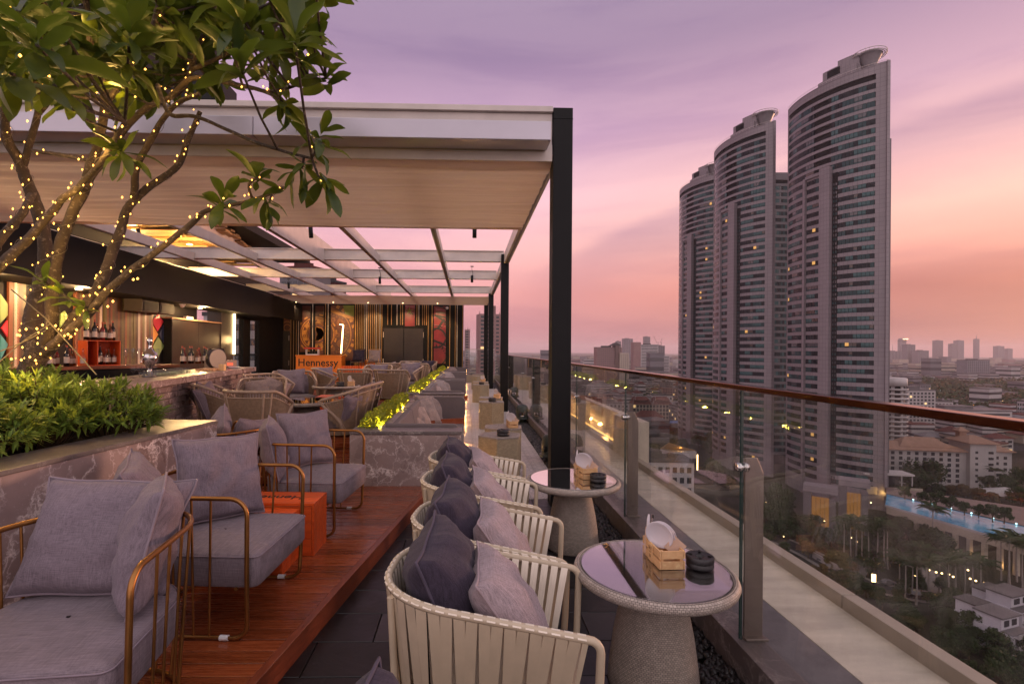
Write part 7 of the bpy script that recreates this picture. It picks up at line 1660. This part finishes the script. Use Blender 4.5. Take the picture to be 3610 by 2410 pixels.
branches = [  # (photo pixel x, y, depth), radius start, radius end
    ([(70, 1400, 3.62), (100, 1320, 3.6), (140, 1240, 3.58)], .11, .095),
    ([(140, 1250, 3.58), (112, 1190, 3.6), (126, 1083, 3.62), (153, 968, 3.64), (160, 853, 3.66), (115, 689, 3.66), (75, 591, 3.6), (34, 499, 3.5), (17, 402, 3.4), (25, 250, 3.3), (60, 90, 3.2)], .085, .022),
    ([(150, 1235, 3.58), (180, 1159, 3.5), (188, 1006, 3.44), (203, 891, 3.4), (245, 776, 3.36), (298, 660, 3.32), (344, 517, 3.3), (367, 373, 3.26), (356, 247, 3.2), (321, 143, 3.1), (304, 29, 3.0), (300, -60, 2.9)], .060, .020),
    ([(298, 660, 3.32), (367, 562, 3.4), (413, 488, 3.46), (505, 390, 3.52), (600, 345, 3.56), (649, 310, 3.6), (672, 247, 3.62), (723, 98, 3.6), (760, 0, 3.55)], .034, .016),
    ([(160, 1240, 3.58), (214, 1190, 3.56), (298, 1083, 3.54), (344, 1025, 3.54), (383, 930, 3.56), (421, 826, 3.6), (452, 738, 3.62), (494, 689, 3.64), (620, 585, 3.7), (660, 499, 3.72), (705, 395, 3.74)], .062, .022),
    ([(470, 700, 3.62), (488, 574, 3.5), (545, 476, 3.44), (614, 373, 3.4), (700, 330, 3.36)], .028, .014),
    ([(150, 1250, 3.58), (200, 1205, 3.48), (268, 1148, 3.44), (344, 1067, 3.42), (421, 987, 3.4), (536, 899, 3.38), (689, 776, 3.36), (740, 740, 3.35), (895, 706, 3.3), (1004, 660, 3.25)], .048, .012),
    ([(-30, 960, 3.2), (0, 935, 3.24), (96, 845, 3.3), (172, 757, 3.34), (222, 700, 3.3), (298, 640, 3.2), (390, 520, 3.1), (440, 430, 3.05)], .045, .018),
    ([(-40, 900, 3.4), (20, 820, 3.45), (85, 745, 3.5), (115, 689, 3.6)], .04, .03),
    ([(115, 531, 3.5), (210, 545, 3.45), (321, 568, 3.32)], .014, .012),
    ([(75, 591, 3.6), (132, 402, 3.5), (115, 200, 3.35), (98, 57, 3.2)], .026, .014),
    ([(557, 300, 3.3), (597, 402, 3.28), (700, 415, 3.25), (895, 499, 3.2), (1004, 534, 3.15), (1100, 560, 3.12)], .016, .008),
    ([(600, 345, 3.56), (677, 281, 3.5), (800, 290, 3.45), (941, 327, 3.4), (1000, 367, 3.36)], .022, .010),
    ([(941, 327, 3.4), (1004, 312, 3.38), (1075, 290, 3.36), (1150, 275, 3.34)], .012, .008),
    ([(672, 247, 3.62), (800, 190, 3.6), (930, 120, 3.55), (1020, 60, 3.5)], .018, .010),
    ([(367, 373, 3.26), (450, 250, 3.2), (520, 130, 3.15), (560, 20, 3.1)], .022, .012),
    ([(723, 98, 3.6), (850, 60, 3.6), (960, 10, 3.6)], .014, .010),
    ([(132, 402, 3.5), (200, 300, 3.4), (240, 180, 3.3), (230, 40, 3.2)], .02, .012),
    ([(895, 706, 3.3), (880, 650, 3.2), (918, 620, 3.15)], .010, .008),
]
pt_ = thing('plumeria_tree', 'plumeria tree wound with fairy lights, spreading over the planter at the left', 'tree', at(100, 1330, TD)); PO = pt_.location.copy()
tb2 = MB(); bpaths = []; prg = random.Random(15)
for pts, r0, r1 in branches:
    P = smooth([at(*p) for p in pts], 8); n = len(P); rs = [(r0+(r1-r0)*i/(n-1))*(1+.13*noise.noise(Vector((i*.8, r0*99, 2)))) for i in range(n)]
    Pj = [p+Vector((noise.noise(p*6)*.012, noise.noise(p*6+Vector((9, 0, 0)))*.012, 0)) for p in P]
    tb2.tube([p-PO for p in Pj], [q_*(.74 if r0 > .03 else .92) for q_ in rs], 10); bpaths.append((P, rs))
tb2.obj('trunk', BARK, pt_)
def leaf_mesh(L, w, curl, seed, mat, n=7):
    rg = random.Random(seed); vs = []; 
    for i in range(n+1):
        s = i/n; ww = w/2*(math.sin(math.pi*min(1, .05+s*.93)**1.45)**.72)*(1 if i < n else .35)+.002
        z = -curl*s*s*L; y = 0
        for q, off_ in ((-1, .35), (0, 0), (1, .35)): vs.append((s*L*(1-.12*abs(curl)*s), q*ww, z+abs(q)*ww*off_+.006*math.sin(s*9+seed)))
    b = MB(); b.add(vs, [(3*i+q, 3*(i+1)+q, 3*(i+1)+q+1, 3*i+q+1) for i in range(n) for q in (0, 1)], 0, True)
    return b.mesh('leaf', mat)
LM = [leaf_mesh(.26+.03*(i % 3), .088+.010*(i % 2), .12+.16*(i % 4), i, PLUM) for i in range(6)]; LMY = [leaf_mesh(.24, .06, .2+.2*i, 9+i, PLUM_Y) for i in range(2)]
clusters = [(1150, 275, 3.34), (1000, 367, 3.36), (786, 718, 3.3), (905, 625, 3.2), (1062, 591, 3.15), (1120, 505, 3.15), (1142, 640, 3.12), (430, 545, 3.0), (940, 715, 3.2)]
young = [(152, 985, 3.35), (215, 1030, 3.3), (290, 1075, 3.35)]
for cx in range(-40, 1130, 70):
    for cy in range(-60, 390, 74):
        px, py = cx+prg.uniform(-34, 34), cy+prg.uniform(-40, 40)
        lim = 1150-max(0, py)*.15
        edge = 345-.00016*(px-600)**2 if px > 250 else 350
        if px > lim or py > edge: continue
        if px > 780 and py > 260: continue
        clusters.append((px, py, 3.35+prg.uniform(-.75, .75)))
clusters += [(40, 260, 2.0), (130, 160, 1.9), (60, 40, 2.1), (190, 300, 2.3), (330, 230, 2.8), (180, 40, 2.3)]
nl = 0; rest = MB(); twig = MB()
def leaf_at(me, o, d, tilt, twist, s, obj_):
    global rest
    x = d.normalized(); yv = Vector((0, 0, 1)).cross(x)
    if yv.length < .05: yv = Vector((1, 0, 0))
    yv.normalize(); zv = x.cross(yv); Mx = Matrix((x, yv, zv)).transposed() @ Matrix.Rotation(twist, 3, 'X')
    if obj_: o_ = put('leaf', me, pt_, o-PO, Mx.to_euler(), scale=(s, s, s))
    else:
        vs = [Mx @ (v.co*s) + o-PO for v in me.vertices]; rest.add(vs, [tuple(p.vertices) for p in me.polygons], 0, True)
ends = [P[-1] for P, _ in bpaths]
for ci, (px, py, Y) in enumerate(clusters+young):
    c = at(px, py, Y); yng = ci >= len(clusters)
    # a twig to the closest branch point
    best = min((p for P, _ in bpaths[1:] for p in P), key=lambda p: (p-c).length)
    ax = (c-best); 
    if ax.length > .05 and ax.length < 1.6: twig.tube([best-PO, best.lerp(c, .5)+Vector((0, 0, -.03))-PO, c-PO], [.009, .0075, .007], 6)
    ax = (ax.normalized()*.6+Vector((0, 0, .5))+Vector((prg.uniform(-.3, .3), prg.uniform(-.3, .3), prg.uniform(-.3, .2)))).normalized()
    if ci in (1, 6, 8): ax = Vector((.3, 0, -.6)).normalized()
    q = ax.to_track_quat('Z', 'Y').to_matrix(); nlv = prg.randint(10, 14) if not yng else 6
    for j in range(nlv):
        a = j*2.4+prg.uniform(-.3, .3); inc = R(prg.uniform(38, 98)) if j < nlv-3 else R(prg.uniform(15, 40))
        d = q @ Vector((math.sin(inc)*math.cos(a), math.sin(inc)*math.sin(a), math.cos(inc)))
        d.z -= .12; me = prg.choice(LMY if yng else LM); s = prg.uniform(.5, .95)*(1 if not yng else .85)*(.84 if 0 < ci < 9 else 1)
        useobj = nl < 300 and (ci < 9 or yng or prg.random() < .30 or ci >= len(clusters)-6)
        if useobj: nl += 1
        leaf_at(me, c+ax*(.01*j-.06), d, 0, prg.uniform(-.5, .5), s, useobj)
stuff(rest.obj('leaves', PLUM, pt_)); stuff(twig.obj('twigs', BARK, pt_))
# fairy lights wound round the limbs
fl = thing('fairy_lights', 'string of tiny amber fairy lights wound round the plumeria limbs', 'string lights', PO)
bu, wi = MB(), MB(); oct_ = ((1,0,0), (-1,0,0), (0,1,0), (0,-1,0), (0,0,1), (0,0,-1)); octf = [(0,2,4), (2,1,4), (1,3,4), (3,0,4), (2,0,5), (1,2,5), (3,1,5), (0,3,5)]
nb = 0; lampspots = []
for bi, (P, rs) in enumerate(bpaths):
    if bi in (11, 14, 16): continue
    L = 0; path = []; ph = prg.uniform(0, 6)
    for i in range(len(P)-1):
        d = P[i+1]-P[i]; t_ = d.normalized(); a = t_.cross(Vector((0, 1, .2))).normalized(); b_ = t_.cross(a); n = max(2, int(d.length/.03))
        for q in range(n):
            s = q/n; r = rs[i]*.76+.006; ph += .42; path.append(P[i].lerp(P[i+1], s)+(a*math.cos(ph)+b_*math.sin(ph))*r)
    if len(path) > 3: wi.tube([p-PO for p in path], .0018, 3)
    step = (2, 3, 3, 5, 3, 6, 3, 4, 3, 8, 5)[bi] if bi < 11 else 9
    for q in range(3, len(path), step):
        p = path[q]; r = prg.uniform(.0045, .0075); e = p-PO+Vector((prg.uniform(-.02, .02), -.022, prg.uniform(-.02, .02))); bu.add([e+Vector((r*x, r*y, r*1.4*z)) for x, y, z in oct_], octf, 0, True); nb += 1
        if q % 60 < step: lampspots.append(p)
for ci, (px, py, Y) in enumerate(clusters):
    if prg.random() < .35:
        for q in range(1): e = at(px+prg.uniform(-60, 60), py+prg.uniform(-50, 50), Y-.05)-PO; r = .007; bu.add([e+Vector((r*x, r*y, r*z)) for x, y, z in oct_], octf, 0, True)
for px, py in ((350, 1012), (398, 1062), (380, 1080), (470, 985), (485, 982), (40, 1265), (75, 1268), (125, 1270), (105, 1258), (128, 1320), (62, 1180), (70, 1182), (150, 1145), (92, 1160), (130, 1158), (196, 1148), (240, 1178), (250, 1186), (270, 1162), (310, 1130)):
    e = at(px, py, 3.33)-PO; r = .0095; bu.add([e+Vector((r*x, r*y, r*z)) for x, y, z in oct_], octf, 0, True)
wi.tube([at(-20, 1290, 3.2)-PO, at(90, 1195, 3.4)-PO, at(180, 1140, 3.45)-PO], .0035, 5); wi.tube([at(-20, 1245, 3.2)-PO, at(60, 1215, 3.3)-PO, at(160, 1165, 3.45)-PO], .0035, 5); wi.tube([at(40, 1020, 3.4)-PO, at(160, 1120, 3.4)-PO, at(340, 1320, 3.3)-PO], .004, 5)
wi.obj('wire', M('pale_cable', (.10, .08, .055), .6), fl); stuff(bu.obj('bulbs', GOLD_EM, fl))
for px, py, Y, pw in ((165, 960, 3.2, 5), (110, 1150, 3.25, 6), (260, 1120, 3.2, 6), (190, 700, 3.15, 5), (330, 520, 3.05, 5), (90, 500, 3.2, 4), (400, 300, 3.1, 5), (160, 250, 3.1, 5), (520, 880, 3.2, 3), (640, 250, 3.3, 4), (270, 80, 3.0, 4), (800, 690, 3.1, 2.0), (80, 1290, 3.2, 4), (240, 1265, 3.1, 3)):
    lamp('fairy_glow', fl, at(px, py, Y)-PO, pw*.5, (1, .58, .14), .05)

# oleander bushes in the planter
def bush(label, x, y, h, r, n, seed, z0=.95):
    t = thing('oleander_shrub', label, 'shrub', (x, y, z0), 0, 'oleander shrubs in the marble planter'); rg = random.Random(seed); f = MB(); s_ = MB()
    for i in range(n):
        a = rg.uniform(0, 6.28); rr = r*math.sqrt(rg.random()); top = Vector((rr*math.cos(a), rr*math.sin(a), h*(1-.5*(rr/r)**2)*rg.uniform(.62, 1.05))); base = Vector((rr*.3*math.cos(a), rr*.3*math.sin(a), 0))
        mid = base.lerp(top, .5)+Vector((rg.uniform(-.03, .03), rg.uniform(-.03, .03), .02)); s_.tube([base, mid, top], [.004, .0035, .002], 4, False, 0, False)
        ax = (top-mid).normalized(); q = ax.to_track_quat('Z', 'Y').to_matrix()
        for k_ in range(22):
            lv = k_//3; th = k_*2.2+rg.uniform(-.2, .2); inc = R(25+lv*11+rg.uniform(-8, 8)); d = (q @ Vector((math.sin(inc)*math.cos(th), math.sin(inc)*math.sin(th), math.cos(inc)))).normalized()
            o = top-ax*(.012*lv); L = rg.uniform(.055, .095); w = L*.085+.002; sd_ = d.cross(Vector((rg.uniform(-.3, .3), rg.uniform(-.3, .3), 1))).normalized()*w; dn = Vector((0, 0, -.10*L))
            f.add([o, o+d*L*.45-sd_+dn*.3, o+d*L+dn*1.6, o+d*L*.45+sd_+dn*.3, o+d*L*.45+dn*.1], [(0, 1, 4), (0, 4, 3), (1, 2, 4), (4, 2, 3)], 0, False)
    s_.obj('stems', STEM, t); stuff(f.obj('foliage', OLE, t)); return t
for i, (x, y, h, r, n, lb) in enumerate(((-2.50, 3.62, .42, .32, 85, 'at the right end, leaning over the end coping'), (-2.72, 3.28, .45, .34, 95, 'in the front row, second from the right end'), (-3.02, 3.70, .52, .36, 90, 'behind the front row, right of the plumeria trunk'), (-2.72, 2.82, .40, .32, 85, 'in the front row, third from the right end'), (-3.05, 3.22, .50, .34, 85, 'in the back row before the plumeria trunk'), (-3.42, 3.75, .52, .34, 75, 'at the back left corner by the plumeria trunk'), (-2.66, 2.42, .34, .30, 70, 'cut off by the left edge of the photograph'))):
    bush('bright green oleander shrub '+lb, x, y, h, r*1.08, int(n*1.5), 40+i)
# box plants glowing in the troughs
def box_proto(seed):
    t = thing('box_shrub', 'x', 'shrub'); rg = random.Random(seed); f = MB(); s_ = MB()
    for i in range(1900):
        a = rg.uniform(0, 6.28); ph = math.acos(rg.uniform(-.25, 1)); rr = rg.uniform(.45, 1.12)*(1+.30*noise.noise(Vector((math.cos(a)*2, math.sin(a)*2, ph*2+seed))))
        p = Vector((.125*rr*math.sin(ph)*math.cos(a), .34*rr*math.sin(ph)*math.sin(a), .03+.155*rr*math.cos(ph)))
        n_ = Vector((rg.uniform(-1, 1), rg.uniform(-1, 1), rg.uniform(-.4, 1))).normalized(); u_ = n_.orthogonal().normalized(); v_ = n_.cross(u_); l = rg.uniform(.014, .026)
        f.add([p-u_*l, p+v_*l*.6, p+u_*l, p-v_*l*.6], [(0, 1, 2, 3)])
    for i in range(26): a = rg.uniform(0, 6.28); s_.tube([(0, rg.uniform(-.25, .25), -.05), (.09*math.cos(a), .26*math.sin(a), rg.uniform(.06, .14))], .003, 3)
    s_.obj('stems', STEM, t); stuff(f.obj('foliage', BOXL, t)); return t
BP = [box_proto(i) for i in range(2)]; bused = [0, 0]
for bi, (t, y0, y1) in enumerate(BOOTHS):
    nm = ['nearest', 'second', 'third', 'farthest'][bi]; L = y1-y0
    for q in range(6):
        y = y0+.55+q*.52; 
        if y > y1-.25: break
        j = (q+bi) % 2; lb = f'glowing {"clump" if q else "front clump"} of small leaved box in the trough of the {nm} booth'; loc = (XB0+.15+.01*(q % 2), y, .655)
        if not bused[j]: BP[j].location = loc; BP[j]['label'] = lb; BP[j]['group'] = f'box clumps in the trough of the {nm} booth'; bused[j] = 1
        else: dup(BP[j], loc, math.pi*(q % 2), lb, f'box clumps in the trough of the {nm} booth')
    ll = thing('trough_lights', f'bright yellow lights tucked under the box plants of the {nm} booth', 'lights', (XB0, y0, 0), 0, 'yellow trough lights'); b = MB()
    for q in range(int((L-.7)/.075)):
        e = Vector((.225+.012*math.sin(q*2.1), .40+q*.075, .63+.02*math.sin(q*3.7))); r = .009
        b.add([e+Vector((r*x, r*y, r*z)) for x, y, z in oct_], octf, 0, True)
    stuff(b.obj('bulbs', LED_Y, ll))
    for q in range(5): lamp('trough_glow', ll, (.245, .45+q*(L-1.0)/4, .70), 9.0, (1, .70, .08), .03)
    lamp('trough_glow', ll, (.15, .36, .72), 4.0, (1, .72, .12), .03)

# ------------------------------------------------------------ trees and palms of the city
def tree_proto(h, cr, n, mat, seed, ls=.55):
    t = thing('tree', 'x', 'tree'); rg = random.Random(seed); b = MB(); f = MB()
    b.tube([(0, 0, 0), (.1, .05, h*.3), (-.05, .1, h*.62)], [h*.035, h*.026, h*.012], 7); cl_ = []
    for i in range(15):
        a = rg.uniform(0, 6.28); z = rg.uniform(.45, .92)*h; rr = cr*rg.uniform(.15, .8)*math.sin(min(1, (1.05-z/h)*2.2)*1.5); c = Vector((rr*math.cos(a), rr*math.sin(a), z)); cl_.append((c, cr*rg.uniform(.26, .46)))
        b.tube([(0, 0, h*.35), (c.x*.5, c.y*.5, (z+h*.3)/2), c], [h*.012, h*.008, h*.003], 5)
    for c, r in cl_:
        for q in range(n):
            d = Vector((rg.gauss(0, 1), rg.gauss(0, 1), rg.gauss(0, .8))).normalized(); p = c+d*r*rg.uniform(.65, 1.08)*(1+.25*noise.noise(d*2+c)); n_ = (d+Vector((rg.uniform(-.8, .8), rg.uniform(-.8, .8), rg.uniform(-.2, .9)))).normalized(); u_ = n_.orthogonal().normalized(); v_ = n_.cross(u_); l = ls*rg.uniform(.5, 1.1)
            f.add([p-u_*l, p+v_*l*.55, p+u_*l, p-v_*l*.55], [(0, 1, 2, 3)])
    b.obj('trunk', STEM, t); o = f.obj('crown', mat, t); return t
TP = [tree_proto(9, 4.2, 85, CTREE, 1), tree_proto(12, 5.5, 95, CTREE, 2, .65), tree_proto(7, 3.4, 80, CTREE_B, 3), tree_proto(14, 8.5, 120, CTREE, 4, .8)]
TL = ['dark rounded tree', 'tall dark green tree', 'russet leaved tree', 'broad spreading rain tree']; tused = [0]*4
def tree(k_, px, py, s, where):
    p = gnd(px, py, GZ); lb = f'{TL[k_]} {where}'
    if not tused[k_]: TP[k_].location = p; TP[k_].scale = (s,)*3; TP[k_]['label'] = lb; TP[k_]['group'] = f'trees {where}'; tused[k_] = 1
    else: dup(TP[k_], p, prg.uniform(0, 6), lb, f'trees {where}', (s*prg.uniform(.9, 1.1),)*3)
tree(3, 3255, 1728, 1.05, 'in front of the resort hotel'); tree(3, 3225, 1745, .8, 'beside the pool pavilion')
for px, py, k_ in ((3350, 1755, 2), (3400, 1765, 2), (3450, 1780, 2), (3500, 1790, 2), (3310, 1760, 0), (3550, 1760, 1), (3590, 1740, 1), (3600, 1800, 0), (3480, 1740, 0), (3540, 1720, 0)): tree(k_, px, py, prg.uniform(.75, 1.1), 'in the resort garden')
for px, py in ((3190, 1760), (3250, 1775), (3300, 1790), (3350, 1800), (3400, 1815), (3450, 1825), (3500, 1840), (3540, 1845)):
    p = gnd(px, py, PZ2); s = prg.uniform(.5, .7); dup(TP[0], p, prg.uniform(0, 6), 'dark rounded tree on the deck behind the pool', 'trees behind the pool', (s,)*3)
for i in range(60):
    px, py = prg.uniform(2290, 2560), prg.uniform(1500, 1720); 
    if 2330 < px < 2500 and py > 1600: continue
    tree(prg.choice((0, 1, 1, 2)), px, py, prg.uniform(.7, 1.1), 'in the dark grove left of the far tower')
for i in range(26): tree(prg.choice((0, 1)), prg.uniform(2690, 2780), prg.uniform(1780, 1960), prg.uniform(.5, .8), 'between the near and middle towers')
for i in range(40):
    px, py = prg.uniform(2530, 2920), prg.uniform(1700, 1970)
    if py < 1560+.62*(px-2400)*.9 or py > 1650+.75*(px-2400): continue
    tree(prg.choice((0, 1, 2)), px, py, prg.uniform(.45, .8), 'at the foot of the curved towers')
for i in range(30): tree(prg.choice((0, 1)), prg.uniform(3110, 3330), prg.uniform(1900, 2010), prg.uniform(.5, .85), 'under the pool terrace')
for i in range(96):
    px_ = prg.uniform(2880, 3640); tree(prg.choice((0, 1, 0)), px_, 1884+.6446*(px_-2680)-prg.uniform(-30, 200), prg.uniform(.32, .55), 'in the dark lower garden beyond the parapet')
for i in range(14): tree(prg.choice((0, 2)), prg.uniform(2860, 3060), prg.uniform(1890, 2060), prg.uniform(.45, .7), 'beside the driveway')
for i in range(30): tree(prg.choice((0, 1)), prg.uniform(1870, 2330), prg.uniform(1340, 1500), prg.uniform(.8, 1.3), 'among the low houses seen through the glass')
def palm_proto(seed, h):
    t = thing('palm_tree', 'x', 'palm'); rg = random.Random(seed); b = MB(); b.tube([(0, 0, 0), (.15, .05, h*.5), (.1, .1, h)], [.24, .17, .13], 8); b.tube([(.1, .1, h), (.1, .1, h+.9)], [.16, .10], 7); b.obj('trunk', M('palm_trunk', (.20, .17, .15), .8, 0, .25, 2), t) if seed == 0 else b.obj('trunk', bpy.data.materials['palm_trunk'], t)
    L = 4.4; f = MB(); n = 15
    P = [Vector((L*.92*(s/n), 0, .95*math.sin((s/n)*2.2)-1.9*(s/n)**2.3)) for s in range(n+1)]
    f.tube(P, [.05*(1-i/n)+.012 for i in range(n+1)], 4)
    for i in range(1, n+1):
        for q in (-1, 1):
            for e in (0, .5):
                p = P[i].lerp(P[max(0, i-1)], e); ll_ = 1.05*math.sin(math.pi*min(1, .18+.80*i/n)); d = Vector((.45, q, -.55)).normalized()*ll_; f.add([p, p+d*.5+Vector((.07, 0, .06)), p+d, p+d*.5-Vector((.07, 0, -.0))], [(0, 1, 2, 3)])
    me = f.mesh('frond', PALMF)
    for i in range(15): put('frond', me, t, (.1, .1, h+.85), (0, R(-34+8*(i % 5)+rg.uniform(-6, 6)), i*2.4))
    return t
PP = [palm_proto(0, 8.5), palm_proto(1, 10.5)]; pused = [0, 0]
def palm(px, py, k_, s, where):
    p = gnd(px, py, GZ); lb = f'palm tree {where}'
    if not pused[k_]: PP[k_].location = p; PP[k_].scale = (s,)*3; PP[k_]['label'] = lb; PP[k_]['group'] = 'palm trees '+where; pused[k_] = 1
    else: dup(PP[k_], p, prg.uniform(0, 6), lb, 'palm trees '+where, (s,)*3)
for px, py in ((3018, 1975), (3040, 1985), (3062, 1990), (3092, 1985), (3118, 2000), (3130, 2005), (2975, 1960), (3000, 1968)): palm(px, py, 1, prg.uniform(.9, 1.1), 'in the row before the near tower')
for px, py in ((3170, 2075), (3215, 2095), (3250, 2070), (3275, 2110), (3310, 2090), (3345, 2115), (3370, 2095), (3400, 2120), (3430, 2105), (3455, 2130), (3230, 2130), (3190, 2110)): palm(px, py, 0, prg.uniform(.9, 1.15), 'along the driveway at the lower right')
for px, py in ((3530, 2045), (3555, 2060), (3585, 2050), (3605, 2075), (3560, 2090), (3290, 1945)): palm(px, py, 1, prg.uniform(1.0, 1.25), 'beside the pool terrace columns')
palm(3508, 1745, 1, 1.0, 'in front of the resort hotel tower')
# wooded park and far treetops read as one mass
wd = MB(); rg = random.Random(31)
def clump(p, r, n, mt):
    for q in range(n):
        d = Vector((rg.gauss(0, 1), rg.gauss(0, 1), abs(rg.gauss(0, .7)))).normalized(); c = p+d*r*rg.uniform(.7, 1.05); n_ = (d+Vector((rg.uniform(-.7, .7), rg.uniform(-.7, .7), rg.uniform(0, .8)))).normalized(); u_ = n_.orthogonal().normalized(); v_ = n_.cross(u_); l = r*.30*rg.uniform(.5, 1.1); wd.add([c-u_*l, c+v_*l*.6, c+u_*l, c-v_*l*.6], [(0, 1, 2, 3)], mt)
for i in range(760):
    Y = 520+560*rg.random(); px = rg.uniform(3150, 3700); p = wc((px-1690)/1800*Y, Y, GZ+rg.uniform(5, 10)); clump(p, rg.uniform(6, 11), 34, 0 if rg.random() < .7 else 1)
for i in range(900):
    a = rg.random(); Y = 560*(9**a); px = rg.uniform(1700, 3700); p = wc((px-1690)/1800*Y, Y, GZ+rg.uniform(2, 6)); clump(p, rg.uniform(6, 10)*(1+Y/3000), 16, 0)
o = wd.obj('woodland', [CTREE, CTREE_B]); stuff(o); o['label'] = 'dark wooded park and treetops between the city roofs'

for nm_ in ('city_tree_leaf', 'russet_tree_leaf', 'palm_frond', 'city_ground', 'dark_asphalt', 'pale_paving', 'city_white_render', 'city_pink_render', 'city_cream_render', 'city_grey_render', 'city_brown_render', 'maroon_roof_tile', 'tan_roof_tile', 'grey_roof_sheet', 'dark_roof_deck', 'dark_recess', 'soil', 'shrub_stem'):
    for n_ in bpy.data.materials[nm_].node_tree.nodes:
        if n_.type == 'BSDF_PRINCIPLED': n_.inputs['Specular IOR Level'].default_value = .08

# ------------------------------------------------------------ evening haze
kz = bpy.data.materials.new('evening_haze'); kz.use_nodes = True; z_ = kz.node_tree; z_.nodes.clear(); zo = z_.nodes.new('ShaderNodeOutputMaterial'); zv = z_.nodes.new('ShaderNodeVolumePrincipled')
zv.inputs['Color'].default_value = (.90, .80, .84, 1); zv.inputs['Density'].default_value = .95e-4; zv.inputs['Anisotropy'].default_value = .2; z_.links.new(zv.outputs[0], zo.inputs['Volume'])
b = MB(); b.bb(-9500, 9500, -600, 14500, GZ-1.5, 152); hz = stuff(b.obj('haze', kz))
